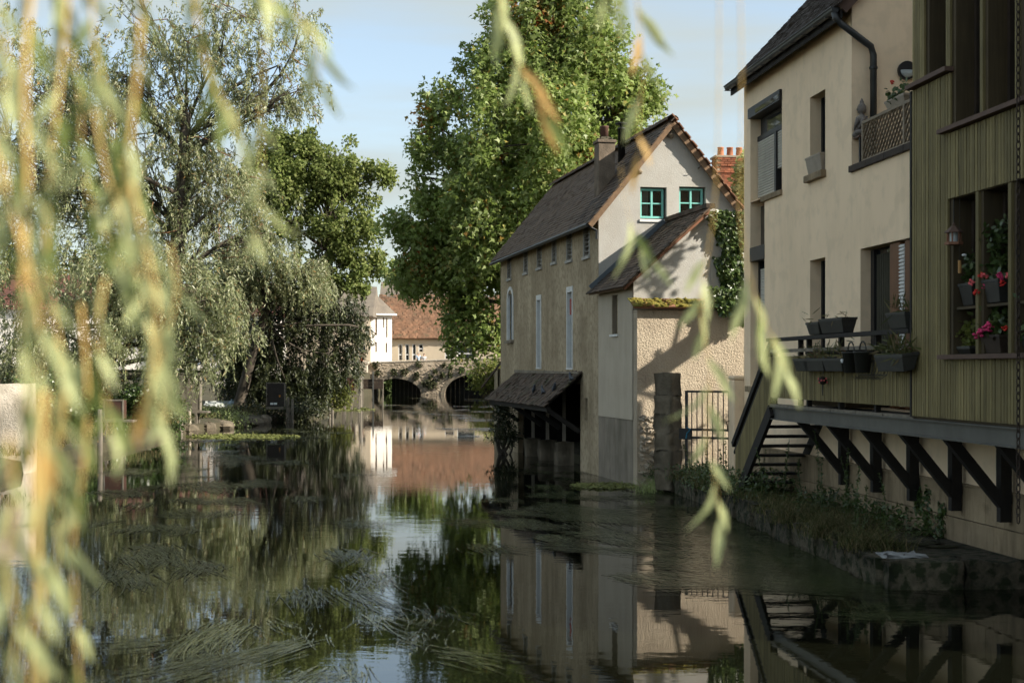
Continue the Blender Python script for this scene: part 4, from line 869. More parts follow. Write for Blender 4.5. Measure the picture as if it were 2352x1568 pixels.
wt, P, d, idx = tree('willow_tree', 'leaning willow in the middle of the left bank with pale foliage overhanging the water', 'tree', (-13.5, 70.5, .8), (-11.6, 69.5, 6.5), .30, w3, 1150, 0, 0, .22, .05, DIAM, 'leaf_willow', 160, power=.42, hang=(26, .8))
w4 = lobe_px([(610, 770, 90, 60), (700, 745, 100, 70), (780, 710, 60, 60), (810, 760, 40, 50), (740, 840, 85, 55), (640, 850, 100, 45), (560, 810, 60, 50), (800, 810, 30, 50), (690, 690, 90, 40), (600, 900, 70, 40), (670, 905, 80, 30), (540, 870, 50, 40)], 45.5, .9)
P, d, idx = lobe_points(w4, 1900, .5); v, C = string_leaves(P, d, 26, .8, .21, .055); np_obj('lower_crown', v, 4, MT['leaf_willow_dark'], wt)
k = MB()
for c, r in w4: k.tube(curve_pts((-11.9, 70, 4.5), c, 5, .15), [.07, .06, .05, .035, .015], 5)
k.done('limb', MT['bark'], wt, True)
dk = lobe_px([(740, 420, 90, 80), (690, 400, 80, 90), (800, 400, 70, 40), (850, 395, 40, 16), (770, 340, 40, 30), (710, 330, 50, 40), (640, 340, 50, 40), (830, 470, 45, 28), (780, 500, 80, 60), (850, 540, 36, 22), (740, 560, 90, 70), (820, 590, 55, 45), (860, 610, 28, 26), (800, 640, 60, 50), (880, 405, 22, 14), (620, 460, 90, 120)], 34.4, .8)
tree('oak_tree', 'dark dense oak with jagged outline against the sky behind the willows', 'tree', (-12.8, 95, 1.2), (-12.4, 95, 14), .4, dk, 400, 100, .5, .24, .15, OVAL, 'leaf_oak', 260, power=.36)
bk = lobe_px([(940, 640, 34, 26), (905, 620, 30, 24), (985, 620, 40, 30)], 20, .8)
tree('lime_tree', 'pale green tree far beyond the bridge between the roofs', 'tree', (-14, 168, 2.3), (-13, 164, 11), .3, bk, 60, 90, .8, .4, .3, OVAL, 'leaf_gum', 20)
rt = lobe_px([(1712, 430, 28, 34), (1740, 400, 40, 50), (1730, 470, 40, 40)], 82, .9)
tree('garden_tree', 'small bright leafed tree showing between the gable verge and the cream house', 'tree', (7.4, 39.5, .5), (7.2, 39.6, 7), .14, rt, 70, 60, .26, .12, .08, OVAL, 'leaf_pale', 40, r_limb=.05)

# shrubs along the left bank
def shrub(name, label, lobes, s, n, per, L, W, mat, group=None, sig=.2):
    lb = lobe_px(lobes, s, .9); base = Vector((lb[0][0][0], lb[0][0][1], max(.1, min(c[2] - r[2] for c, r in lb)))); t = thing(name, label, 'shrub', base, group)
    P, d, idx = lobe_points(lb, n, .4); np_obj('foliage', crown_leaves(P, d, per, sig, L, W, OVAL, .2), 6, MT[mat], t)
    k = MB()
    for c, r in lb:
        for j in range(4): k.tube(curve_pts(base + Vector((R.gauss(0, .1), R.gauss(0, .1), -.2)), Vector(c) + Vector((R.gauss(0, .4) * r[0], R.gauss(0, .4) * r[1], R.uniform(-.3, .5) * r[2])), 5, .12), [.035, .028, .02, .014, .007], 4)
    k.done('stems', MT['bark'], t); return t
shrub('ivy_shrub', 'ivy-covered shrub spilling over the bank left of the two wooden posts', [(330, 930, 70, 50), (260, 960, 60, 45), (380, 955, 40, 35), (340, 990, 60, 30)], 62, 340, 34, .12, .09, 'leaf_ivy')
shrub('ivy_shrub', 'ivy mass behind the foreground branches near the left stone wall', [(120, 1000, 80, 70), (190, 960, 70, 60), (60, 1010, 60, 60), (120, 920, 90, 60)], 70, 400, 34, .12, .09, 'leaf_ivy')
shrub('bank_shrub', 'low leafy bush at the water edge under the dark cabinet', [(630, 955, 60, 18), (570, 950, 40, 22), (700, 940, 50, 25)], 49, 160, 30, .12, .06, 'leaf_willow_dark')
shrub('bank_shrub', 'dark bushes below the leaning willow by the cabinets', [(700, 900, 60, 40), (770, 905, 40, 30), (600, 880, 40, 40), (560, 860, 40, 40)], 45, 260, 34, .14, .08, 'leaf_dark')
shrub('bank_shrub', 'low plants growing along the stones beneath the upturned boats', [(480, 950, 50, 14), (540, 965, 40, 14), (440, 965, 30, 16)], 54, 110, 28, .10, .04, 'leaf_pale')
shrub('wall_shrub', 'straggly bush climbing from the water beside the wash-house', [(1158, 955, 22, 42), (1170, 1000, 14, 30), (1148, 990, 16, 30)], 79, 90, 26, .12, .028, 'leaf_willow_dark', sig=.12)
shrub('overhanging_shrub', 'dark shrub hanging over the right bridge arch', [(1120, 868, 26, 26), (1105, 880, 26, 16), (1128, 840, 22, 18), (1100, 850, 20, 16)], 27, 70, 26, .22, .12, 'leaf_dark', sig=.3)
# background greenery closing the far left bank
shrub('garden_hedge', 'leafy hedge in front of the half-timbered house', [(560, 830, 40, 24), (600, 815, 40, 30), (530, 850, 20, 12)], 33, 200, 34, .2, .13, 'leaf_dark', sig=.25)
shrub('street_tree_hedge', 'tall greenery closing the street at the far left', [(100, 700, 200, 130), (300, 680, 140, 110), (-50, 640, 120, 160)], 26, 500, 34, .4, .22, 'leaf_dark', sig=.6)

# ivy on the yard wall
def wall_leaves(fr, b, quads, n, L, rng=NR):
    out = []
    for (x0, y0, x1, y1, dens, th) in quads:
        a0, z0 = fr.at(x0, y1, b); a1, z1 = fr.at(x1, y0, b); m = int(n * dens); A = rng.uniform(a0, a1, m); Z = rng.uniform(z0, z1, m); Bv = b - rng.random(m) * th
        out.append(np.stack([fr.o.x + fr.ex.x * A + fr.ey.x * Bv, fr.o.y + fr.ex.y * A + fr.ey.y * Bv, Z], 1))
    C = np.concatenate(out); k = len(C); N_ = unit(rng.normal(size=(k, 3)) * .55 - np.array(fr.ey)); D = unit(rng.normal(size=(k, 3)) * .6 + np.array((0, 0, -.8)))
    s = rng.uniform(.7, 1.3, k); return leaf_polys(C, D, N_, L * s, L * .95 * s, OVAL)
ivy = thing('ivy', 'dark ivy climbing the white wall beside the cream house', 'ivy', GF.p(2.6, WB - .05, 3.9))
q1 = [(1632, 487, 1712, 520, .9, .18), (1648, 505, 1700, 560, .9, .16), (1660, 545, 1700, 640, 1.4, .14), (1668, 620, 1712, 700, 1.2, .16), (1640, 490, 1660, 540, .3, .1), (1690, 500, 1715, 560, .3, .1)]
for i in range(9): q1.append((1641 + i * 3.2, 590 + i * 10, 1651 + i * 3.2, 604 + i * 10, .05, .05))
v1 = wall_leaves(GF, LB - .03, q1, 900, .085); v2 = wall_leaves(GF, WB - .2, [(1626, 662, 1715, 700, .7, .1), (1650, 690, 1715, 722, .7, .12), (1690, 700, 1715, 745, .4, .1)], 900, .085)
np_obj('leaves', np.concatenate([v1, v2]), 6, MT['leaf_ivy'], ivy)
k = MB(); 
for (x0, y0, x1, y1) in ((1690, 700, 1665, 500), (1700, 690, 1680, 560), (1672, 680, 1643, 592)): a, z = GF.at(x0, y0, LB - .02); a2, z2 = GF.at(x1, y1, LB - .02); k.tube([GF.p(a, LB - .03, z), GF.p((a + a2) / 2 + .05, LB - .03, (z + z2) / 2), GF.p(a2, LB - .03, z2)], .014, 5)
k.done('stems', MT['bark'], ivy)

# tree in the yard behind the cream house, throwing leaf shadows on the annex wall
yt = [(np.array((9.3, 28.4, 8.6)), np.array((.55, .6, .45))), (np.array((9.2, 27.2, 5.1)), np.array((.6, .5, .5))), (np.array((9.3, 28.0, 4.6)), np.array((.5, .9, .35))), (np.array((9.0, 27.0, 7.2)), np.array((.35, .3, .5)))]
tree('yard_tree', 'leafy tree in the yard hidden behind the cream house', 'tree', (9.9, 28.0, .4), (9.6, 28.0, 7), .12, yt, 46, 26, .24, .15, .09, OVAL, 'leaf_ivy', 40, r_limb=.05)

# low broad-leaved weeds on the quay
def low_bush(label, pts, n, sx, h, mat, L, seed):
    rng = np.random.default_rng(seed); t = thing('low_weeds', label, 'weeds', pts[0]); C = np.array(pts)[rng.integers(0, len(pts), n)] + rng.normal(size=(n, 3)) * np.array((sx, sx, 0)) + np.array((0, 0, 1)) * (rng.random((n, 1)) ** 1.4 * h)
    np_obj('leaves', leaf_polys(C, unit(rng.normal(size=(n, 3)) + np.array((0, 0, .25))), unit(rng.normal(size=(n, 3)) * .6 + np.array((-.2, -.3, .8))), L * rng.uniform(.5, 1.3, n), L * .5 * rng.uniform(.5, 1.2, n), OVAL), 6, MT[mat], t)
    k = MB()
    for i in range(40): p = Vector(pts[i % len(pts)]) + Vector((R.gauss(0, sx), R.gauss(0, sx), 0)); k.tube([p - ZV * .03, p + Vector((R.gauss(0, .06), R.gauss(0, .06), R.uniform(.3, 1.1) * h))], [.006, .002], 4)
    k.done('stems', MT['leaf_ivy'], t)
low_bush('dark broad-leaved weeds crowding the foot of the deck stair', [(3.75, 25.4, .3), (3.95, 24.4, .3), (4.3, 24.9, .3), (3.6, 26.6, .3), (4.6, 24.6, .3), (4.15, 23.6, .3)], 2600, .2, .45, 'leaf_ivy', .07, 21)
low_bush('dark weeds along the plinth under the deck brackets', [(5.0, 22.4, .3), (5.1, 21.4, .3), (5.2, 20.4, .3), (5.25, 19.6, .3), (4.8, 21.9, .3), (5.45, 18.6, .3)], 2000, .16, .3, 'leaf_ivy', .07, 22)
low_bush('weeds between the stone gate pier and the water', [(3.2, 29.3, .25), (3.35, 28.5, .28), (3.1, 30.0, .2), (3.6, 27.8, .3), (3.9, 28.3, .3)], 1500, .15, .3, 'leaf_ivy', .06, 23)
# ------------------------------------------------------------------ bridge
BY = 134.0
bf = frame((0, BY), (1, 0), (0, 1)); bt = thing('stone_bridge', 'old two-arched stone bridge with weedy parapet across the river', 'bridge', (-8, BY + 3, 0))
def arch_z(x):
    for c, h, zc in ((-11.0, 2.45, 1.56), (-3.75, 2.6, 1.92)):
        if abs(x - c) < h: return zc * math.sqrt(max(0, 1 - ((x - c) / h) ** 2)), zc * math.sqrt(max(0, 1 - ((x - c) / h) ** 2))
    return -.8, -.8
def ptop(x): return 2.98 + (x + 13.5) * .037
xs = sorted(set([-16.5 + i * .45 for i in range(43)] + [c + h * math.cos(t * math.pi / 24) for c, h in ((-11, 2.45), (-3.75, 2.6)) for t in range(25)]))
mb = MB()
for x0, x1 in zip(xs, xs[1:]):
    m = (x0 + x1) / 2; inside = any(abs(m - c) < h for c, h in ((-11, 2.45), (-3.75, 2.6)))
    def bz(x):
        if not inside: return -.8
        for c, h, zc in ((-11.0, 2.45, 1.56), (-3.75, 2.6, 1.92)):
            if abs(m - c) < h: return zc * math.sqrt(max(0, 1 - min(1, ((x - c) / h) ** 2)))
    a, b = bz(x0), bz(x1)
    for y in (0, 6.0): mb.poly([bf.p(x0, y, a), bf.p(x1, y, b), bf.p(x1, y, ptop(x1)), bf.p(x0, y, ptop(x0))])
    if inside: mb.poly([bf.p(x0, 0, a), bf.p(x0, 6, a), bf.p(x1, 6, b), bf.p(x1, 0, b)])
    for y0, y1 in ((.0, .35), (5.65, 6)): mb.poly([bf.p(x0, y0, ptop(x0)), bf.p(x1, y0, ptop(x1)), bf.p(x1, y1, ptop(x1)), bf.p(x0, y1, ptop(x0))])
    mb.poly([bf.p(x0, .35, 2.32), bf.p(x1, .35, 2.32), bf.p(x1, 5.65, 2.32), bf.p(x0, 5.65, 2.32)])
    for y in (.35, 5.65): mb.poly([bf.p(x0, y, 2.32), bf.p(x1, y, 2.32), bf.p(x1, y, ptop(x1)), bf.p(x0, y, ptop(x0))])
mb.done('masonry', MT['bridge'], bt)
for c, h, zc in ((-11.0, 2.45, 1.56), (-3.75, 2.6, 1.92)):
    n = 19
    for i in range(n):
        t0, t1 = math.pi * (i + .06) / n, math.pi * (i + .94) / n; k = MB(); o = .36 + R.uniform(-.05, .04)
        k.prism(bf, [(c + h * math.cos(t0), zc * math.sin(t0)), (c + (h + o) * math.cos(t0), (zc + o) * math.sin(t0)), (c + (h + o) * math.cos(t1), (zc + o) * math.sin(t1)), (c + h * math.cos(t1), zc * math.sin(t1))], -.05 - R.uniform(0, .03), .1); k.done('voussoir', MT['stone'], bt)
for i in range(17): x = -14.9 + i * .98; k = MB(); k.hexa([bf.p(x, -.06, ptop(x) + .005), bf.p(x + .96, -.06, ptop(x + .96) + .005), bf.p(x + .96, .4, ptop(x + .96) + .005), bf.p(x, .4, ptop(x) + .005), bf.p(x, -.06, ptop(x) + .13), bf.p(x + .96, -.06, ptop(x + .96) + .13), bf.p(x + .96, .4, ptop(x + .96) + .13), bf.p(x, .4, ptop(x) + .13)]); k.done('coping_stone', MT['pale_stone'], bt, bevel=.03)
k = MB()
for i in range(620):
    x = R.uniform(-14.4, 1.5); z = R.uniform(.05, 2.95); bad = False
    for c, h, zc in ((-11.0, 2.45, 1.56), (-3.75, 2.6, 1.92)):
        if ((x - c) / (h + .4)) ** 2 + (z / (zc + .4)) ** 2 < 1: bad = True
    if not bad: k.rock(bf.p(x, .02, z), (R.uniform(.1, .22), .07, R.uniform(.06, .12)), i, 6, 4, .25)
k.done('rubble_facing', MT['rubble_dark'], bt, kind='stuff')
def tuft(x, z, r, seed):
    rng = np.random.default_rng(seed); n = int(60 * r / .3); C = np.array(bf.p(x, -.1, z)) + np.clip(rng.normal(size=(n, 3)), -1.5, 1.5) * np.array((r * .5, .1, r * .55)); D = unit(rng.normal(size=(n, 3)) + np.array((0, -.5, -.8))); N_ = unit(rng.normal(size=(n, 3)) + np.array((0, -1, .4)))
    return leaf_polys(C, D, N_, rng.uniform(.15, .3, n), rng.uniform(.1, .18, n), OVAL)
for i, (cx, cy, r) in enumerate(sorted(((935, 1150, 60), (1060, 1150, 70), (1210, 1200, 70), (1400, 1210, 40), (1450, 1140, 40), (1330, 1290, 70), (1440, 1300, 80), (1540, 1190, 50), (1640, 1185, 50), (730, 1150, 60), (1240, 1050, 60), (1640, 1100, 40), (1780, 1130, 60), (1400, 1320, 50), (700, 1060, 60), (1560, 1060, 40)))):
    X, Yp = 735 + .18244 * cx, 643.1 + .18244 * cy; P = px(X, Yp, F / BY); o = np_obj('wall_plant', tuft(P.x, P.z, r * .74 * .18244 / 24.4, i), 6, MT['leaf_wall'])
    tag(o, 'dark tuft of wall plants on the bridge face, %s from the left' % ('first second third fourth fifth sixth seventh eighth ninth tenth eleventh twelfth thirteenth fourteenth fifteenth sixteenth'.split()[i]), 'plant', 'plants growing on the bridge')
# pier and quay wall at the left end of the bridge
qp = thing('quay_wall', 'pale stone quay wall with square capped pier left of the bridge', 'wall', (-14.6, 133, 1))
k = MB(); k.box(bf, -14.35, -13.55, -1.1, -.1, -.6, 2.9); k.done('pier', MT['pale_stone'], qp, bevel=.02); k = MB(); k.box(bf, -14.5, -13.42, -1.2, -.07, 2.9, 3.2); k.done('cap', MT['pale_stone'], qp, bevel=.04); k = MB(); k.box(bf, -14.42, -13.5, -1.15, -.08, 1.6, 1.75); k.done('band', MT['stone'], qp)
k = MB(); p0, p1 = Vector((-14.4, 132.9, 0)), Vector((-12.4, 100, 0)); f_ = frame(p0, (p1 - p0).xy, ((p1 - p0).y, -(p1 - p0).x))
L_ = (p1 - p0).length
k.box(f_, 0, L_, 0, .5, -.6, 2.45); k.done('retaining_wall', MT['pale_stone'], qp)
for i in range(9): k = MB(); k.box(f_, i * 1.5, i * 1.5 + 1.48, -.04, .4, 2.455, 3.05); k.done('parapet_block', MT['pale_stone'], qp, bevel=.03)
# right bank wall beyond the mill
rb_ = thing('river_wall', 'old stained retaining wall on the right bank beyond the mill', 'wall', (-.8, 90, 0))
pts = [(-.38, 45.2), (-.75, 60), (-1.35, 110), (-1.3, 133.9)]
k = MB()
for (x0, y0), (x1, y1) in zip(pts, pts[1:]): f_ = frame((x0, y0), (x1 - x0, y1 - y0), (y1 - y0, -(x1 - x0))); L_ = math.hypot(x1 - x0, y1 - y0); k.box(f_, 0, L_, 0, .5, -.8, 2.5)
k.done('masonry', MT['mill_plaster'], rb_)
k = MB(); k.hexa([(-1.0, 46, 1.85), (-.3, 45.4, 2.75), (-.3, 50, 2.75), (-1.0, 50, 1.85), (-1.0, 46, 1.92), (-.3, 45.4, 2.82), (-.3, 50, 2.82), (-1.0, 50, 1.92)]); k.done('pent_roof', MT['tile_wash'], rb_)

# ------------------------------------------------------------------ houses beyond the bridge
def c8(x, y): return 735 + .18244 * x, 643.1 + .18244 * y
def house_box(t, fr, a0, a1, b0, b1, z0, z1, mat, name='wall'): k = MB(); k.box(fr, a0, a1, b0, b1, z0, z1); return k.done(name, MT[mat], t)
f1 = frame((0, 150), (1, 0), (0, 1)); lh = thing('long_house', 'long cream house with big rust-brown tiled roof beyond the bridge', 'house', (-7, 153, 2.3))
wz = f1.z(1000, 778); rz_ = f1.z(1000, 679)
wins = [rect(f1, c8, *q) for q in ((985, 1038, 803, 1006), (1072, 1124, 803, 1006), (1160, 1208, 803, 1006), (1240, 1299, 803, 900), (1725, 1945, 806, 985), (1570, 1690, 870, 990))]
mb = MB(); wall(mb, f1, -14.6, 3, 2.2, wz, wins, 0, .25); mb.done('wall', MT['cream_far'], lh)
for i, q in enumerate(wins):
    a0, a1, z0, z1 = q; k = MB(); k.box(f1, a0, a1, .15, .2, z0, z1); wd = k.done('window', MT['glass'], lh); t = .09; k = MB()
    k.box(f1, a0, a0 + t, .05, .14, z0, z1); k.box(f1, a1 - t, a1, .05, .14, z0, z1); k.box(f1, a0 + t, a1 - t, .05, .14, z1 - t, z1); k.box(f1, a0 + t, a1 - t, .05, .14, lerp(z0, z1, .3), lerp(z0, z1, .3) + .12); k.done('frame', MT['white_paint'], wd)
k = MB(); k.hexa([f1.p(-14.4, -.35, wz - .05), f1.p(3.2, -.35, wz - .05), f1.p(3.2, 4.2, rz_ - .1), f1.p(-14.4, 4.2, rz_ - .1), f1.p(-14.4, -.35, wz + .03), f1.p(3.2, -.35, wz + .03), f1.p(3.2, 4.2, rz_), f1.p(-14.4, 4.2, rz_)]); k.hexa([f1.p(-14.4, 4.21, rz_ - .1), f1.p(3.2, 4.21, rz_ - .1), f1.p(3.2, 8.6, wz - .05), f1.p(-14.4, 8.6, wz - .05), f1.p(-14.4, 4.21, rz_), f1.p(3.2, 4.21, rz_), f1.p(3.2, 8.6, wz + .03), f1.p(-14.4, 8.6, wz + .03)]); rf = k.done('roof', MT['roof_brown'], lh)
tiled(rf, f1.p(-14.4, -.42, wz + .04), (1, 0, 0), Vector((0, 4.55, rz_ - wz)), 17.6, math.hypot(4.55, rz_ - wz), .42, .3, MT['roof_brown'], 0, 3)
for i in range(40): k = MB(); k.beam(f1.p(-14.4 + i * .44, 4.2, rz_ + .06), f1.p(-14.4 + i * .44 + .42, 4.2, rz_ + .07), .3, .14); k.done('ridge_tile', MT['roof_grey'], rf)
k = MB(); k.box(f1, 3.0, 3.2, 0, 8.4, 2.2, wz); k.box(f1, -14.6, -14.4, 0.01, 8.4, 2.2, wz); k.done('end_wall', MT['cream_far'], lh)
# white tower house: corner towards the viewer
tp = px(*c8(640, 1030), 23.2); rr45 = math.radians(28); tf = frame(tp, (math.cos(rr45), math.sin(rr45)), (-math.sin(rr45), math.cos(rr45)))
tw = thing('white_tower_house', 'narrow bright white house with slit windows and brown roof left of the long house', 'house', (tp.x, tp.y + 2, 2.3)); TZ = tf.z(*c8(700, 425))
TW = tf.a(c8(905, 0)[0])
slits = [rect(tf, c8, 697, 719, 455, 690), rect(tf, c8, 832, 850, 475, 722), rect(tf, c8, 793, 810, 468, 600), rect(tf, c8, 697, 716, 780, 905), rect(tf, c8, 826, 846, 790, 912)]
mb = MB(); wall(mb, tf, 0, TW, 2.0, TZ, slits, 0, .2); mb.done('front_wall', MT['white_far'], tw, label='brilliant white sunlit wall with slit windows')
for q in slits: k = MB(); k.box(tf, q[0], q[1], .12, .16, q[2], q[3]); k.done('slit_window', MT['timber'], tw)
lf = frame(tp, (-tf.ey.x * -1, -tf.ey.y * -1), (tf.ex.x, tf.ex.y)); k = MB(); wq = []
k.box(tf, .002, .2, .002, 6.2, 2.0, TZ); k.box(tf, TW - .2, TW - .002, .205, 6.2, 2, TZ); k.box(tf, .2, TW - .2, 6.0, 6.2, 2, TZ); k.done('side_wall', MT['cream_far'], tw)
k = MB(); ov = .35; tl_, tr_, th_ = -3.2, TW - 1.3, TZ + 2.9
k.poly([tf.p(-3.6, -ov, TZ), tf.p(TW + ov, -ov, TZ), tf.p(tr_, 3.1, th_), tf.p(tl_, 3.1, th_)]); k.poly([tf.p(TW + ov, -ov, TZ), tf.p(TW + ov, 6.5, TZ), tf.p(tr_, 3.1, th_)]); k.poly([tf.p(TW + ov, 6.5, TZ), tf.p(-3.6, 6.5, TZ), tf.p(tl_, 3.1, th_), tf.p(tr_, 3.1, th_)]); k.poly([tf.p(-3.6, 6.5, TZ), tf.p(-3.6, -ov, TZ), tf.p(tl_, 3.1, th_)]); k.poly([tf.p(-3.6, -ov, TZ - .1), tf.p(-3.6, 6.5, TZ - .1), tf.p(TW + ov, 6.5, TZ - .1), tf.p(TW + ov, -ov, TZ - .1)]); k.done('roof', MT['roof_grey'], tw)
k = MB(); k.box(tf, -3.3, -.004, .003, 6.2, 2.0, TZ - .11); k.done('rear_wing', MT['cream_far'], tw)
k = MB(); k.tube([tf.p(-ov, -ov - .06, TZ - .08), tf.p(TW + ov, -ov - .06, TZ - .08)], .1, 8); k.done('gutter', MT['white_paint'], tw)
# lower shaded wing to the left of the tower
wf = frame((-22, 137.5), (1, 0), (0, 1)); wg = thing('street_house', 'shaded grey-beige street house left of the white tower', 'house', (-18, 139, 2.3))
ww = [rect(wf, c8, 488, 572, 822, 905, 0.0), rect(wf, c8, 300, 360, 800, 900, 0.0)]
mb = MB(); wall(mb, wf, 0, wf.a(c8(640, 0)[0]) - .1, 2.0, 7.6, ww, 0, .2); mb.box(wf, 0, .2, .2, 7, 2, 7.6); mb.box(wf, 0, 7, 6.8, 7, 2, 7.6); mb.done('wall', MT['cream_far'], wg)
for q in ww:
    k = MB(); k.box(wf, q[0], q[1], .12, .16, q[2], q[3]); wd = k.done('window', MT['glass'], wg); k = MB(); k.box(wf, q[0] - .1, q[1] + .1, -.12, .1, q[2] - .15, q[2]); k.done('sill', MT['stone'], wd); k = MB(); k.box(wf, (q[0] + q[1]) / 2 - .04, (q[0] + q[1]) / 2 + .04, .04, .119, q[2], q[3]); k.done('mullion', MT['white_paint'], wd)
k = MB(); k.prism(frame((-22, 137.5), (0, 1), (1, 0)), [(-.4, 7.5), (-.4, 7.62), (3.5, 10.6), (7.4, 7.62), (7.4, 7.5)], -.3, 8.6); k.done('roof', MT['roof_grey'], wg)
# roof with chimney pot further back
bh = thing('rear_house', 'pale rear house with grey roof and red chimney pot above the brown roof', 'house', (-11, 172, 2.3)); f2 = frame((-16, 172), (1, 0), (0, 1))
house_box(bh, f2, 0, 9, 0, 8, 2.2, 8.6, 'cream_far'); k = MB(); k.prism(frame((-16, 172), (0, 1), (1, 0)), [(-.4, 8.6), (4, 13.2), (8.4, 8.6)], -.2, 9.2); rf = k.done('roof', MT['roof_grey'], bh)
k = MB(); k.box(f2, 3.2, 4.0, 1.4, 2.2, 9.5, 11.6); ck = k.done('chimney', MT['brick'], bh); k = MB(); k.lathe(f2.p(3.6, 1.8, 11.6), [(.25, 0), (.2, .8)], 10); k.done('chimney_pot', MT['terracotta'], ck)
# house on the right end of the bridge
rh = thing('bridge_end_house', 'pale house wall at the right end of the bridge behind the sweetgum', 'house', (3, 141, 2.3)); house_box(rh, WF, -1.7, 6, 139.5, 141.8, 1.8, 7.0, 'cream_far'); k = MB(); k.prism(frame((-2, 139.2), (0, 1), (1, 0)), [(-.2, 7.0), (1.3, 8.2), (2.8, 7.0)], 0, 8.4); k.done('roof', MT['roof_brown'], rh)
# half-timbered house behind the willow
ht = thing('half_timbered_house', 'white half-timbered house with dark red roof glimpsed through the willow', 'house', (-24, 112, 2.3)); hf = frame((-26.5, 112), (1, 0), (0, 1)); hw = 7.6
hwin = [(1.2 + i * 2.2, 2.1 + i * 2.2, z, z + 1.1) for i in range(3) for z in (3.1, 5.2)]
mb = MB(); wall(mb, hf, 0, hw, 2.2, 6.7, hwin, 0, .2); mb.box(hf, 0, .2, .21, 7, 2.2, 6.7); mb.box(hf, hw - .2, hw, .21, 7, 2.2, 6.7); mb.done('wall', MT['white_far'], ht)
for q in hwin:
    k = MB(); k.box(hf, q[0], q[1], .12, .16, q[2], q[3]); wd = k.done('window', MT['glass'], ht)
    for a in (q[0] - .32, q[1] + .02): k = MB(); k.box(hf, a, a + .3, -.05, -.005, q[2], q[3]); k.done('shutter', MT['grey_paint'], wd)
for i in range(16): a = .05 + i * .5; k = MB(); k.box(hf, a, a + .13, -.04, .03, 4.5, 6.7); k.done('timber_stud', MT['timber'], ht)
for z in (4.4, 5.0, 6.6): k = MB(); k.box(hf, 0, hw, -.05, .03, z, z + .15); k.done('timber_rail', MT['timber'], ht)
k = MB(); k.prism(frame((-26.5, 112), (0, 1), (1, 0)), [(-.4, 6.7), (3.5, 9.4), (7.4, 6.7)], -.2, hw + .2); k.done('roof', MT['roof_dark_red'], ht)
h2 = thing('pale_street_house', 'pale tall street house at the far left behind the willows', 'house', (-40, 112, 2.3)); house_box(h2, WF, -46, -28, 113, 121, 2.2, 7.2, 'white_far'); k = MB(); k.prism(frame((-46.3, 113), (0, 1), (1, 0)), [(-.4, 7.2), (4, 10.2), (8.4, 7.2)], 0, 18.6); k.done('roof', MT['roof_dark_red'], h2)
# brick chimney house behind the mill
CS = 71.0; cp_ = px(1647, 423, CS); bc = thing('brick_chimney_house', 'house behind the mill showing only its red brick chimney with clay pots', 'house', (cp_.x + 1, cp_.y + 1, .5)); cf = frame(cp_, (.99, .12), (-.12, .99))
house_box(bc, cf, -1.2, 4.5, -2, 5, .3, 6.2, 'cream_far'); k = MB(); k.prism(cf, [(-1.5, 6.2), (1.6, 8.6), (4.8, 6.2)], -2.2, 5.2); brf = k.done('roof', MT['roof_brown'], bc)
zt_ = cf.z(1660, 361); cw, cd = 1.35, .62
k = MB(); k.box(cf, .012, cw - .012, .012, cd - .012, 7.0, zt_); cm = k.done('chimney', MT['mortar'], bc)
bme = MB(); bme.hexa([(-.105, -.052, -.03), (.105, -.052, -.03), (.105, .052, -.03), (-.105, .052, -.03), (-.105, -.052, .03), (.105, -.052, .03), (.105, .052, .03), (-.105, .052, .03)]); bme = mesh_of(bme, 'brick', MT['brick']); fm = cf.mat()
r = 0; z = 8.0
while z < zt_ - .02:
    out = .03 if z > zt_ - .28 or abs(z - (zt_ - .45)) < .04 else 0
    for i in range(6):
        a = (i + .5) * .225 + (.11 if r % 2 else 0) - .0
        if a < cw + .02: shared('brick', bme, cm, cf.p(a, .05 - out, z), fm)
    for i in range(2): shared('brick', bme, cm, cf.p(.05 - out, .2 + i * .23 + (.1 if r % 2 else 0), z), fm @ Matrix.Rotation(math.pi / 2, 4, 'Z'))
    z += .072; r += 1
k = MB(); k.box(cf, -.06, cw + .06, -.05, cd + .05, zt_, zt_ + .06); k.done('cap', MT['mortar'], cm)
for i in range(4): k = MB(); k.lathe(cf.p(.2 + i * .31, .3, zt_ + .05), [(.13, 0), (.115, .03), (.095, .27), (.11, .28), (.11, .31), (.08, .31)], 12); k.done('chimney_pot', MT['terracotta'], cm, True)

k = MB(); k.box(WF, -16, 4, 149.2, 149.7, -.8, 2.25); tag(k.done('embankment', MT['mossy_stone']), 'dark embankment wall below the long house seen through the bridge arches', 'wall')

def arch_bush(label, x, seed):
    rng = np.random.default_rng(seed); t = thing('waterside_bush', label, 'bush', (x, 147.5, 0)); lb = [(np.array((x + dx, 147.2, z_)), np.array((1.3, 1.0, 1.0))) for dx, z_ in ((-1.2, .6), (.2, .9), (1.4, .5), (-.4, 1.5))]
    v, P, d, idx = sprays(lb, 60, 40, .3, .6, .35, .22, OVAL, .4, rng); np_obj('foliage', v, 6, MT['leaf_ivy'], t); k = MB()
    for i in range(12): k.tube([(x + rng.normal() * .3, 147.4, -.3), tuple(P[i])], [.05, .015], 4)
    k.done('stems', MT['bark'], t)
arch_bush('green bush seen through the left bridge arch', -13.6, 1)

for lab, x0, x1, zt_ in (('black boards added for the shade in part of the left bridge arch', -11.7, -8.5, 1.55), ('black boards added for the shade in the right bridge arch', -6.4, -2.9, 1.9)):  # black boards added so the open arches look shaded inside
    t = thing('arch_shade_boards', lab, 'sluice', ((x0 + x1) / 2, 138.5, 0))
    for i in range(8): k = MB(); w_ = (x1 - x0) / 8; k.box(WF, x0 + i * w_ + .01, x0 + (i + 1) * w_ - .01, 138.4 + .02 * (i % 2), 138.6, -.6, zt_); k.done('board', MT['black'], t)
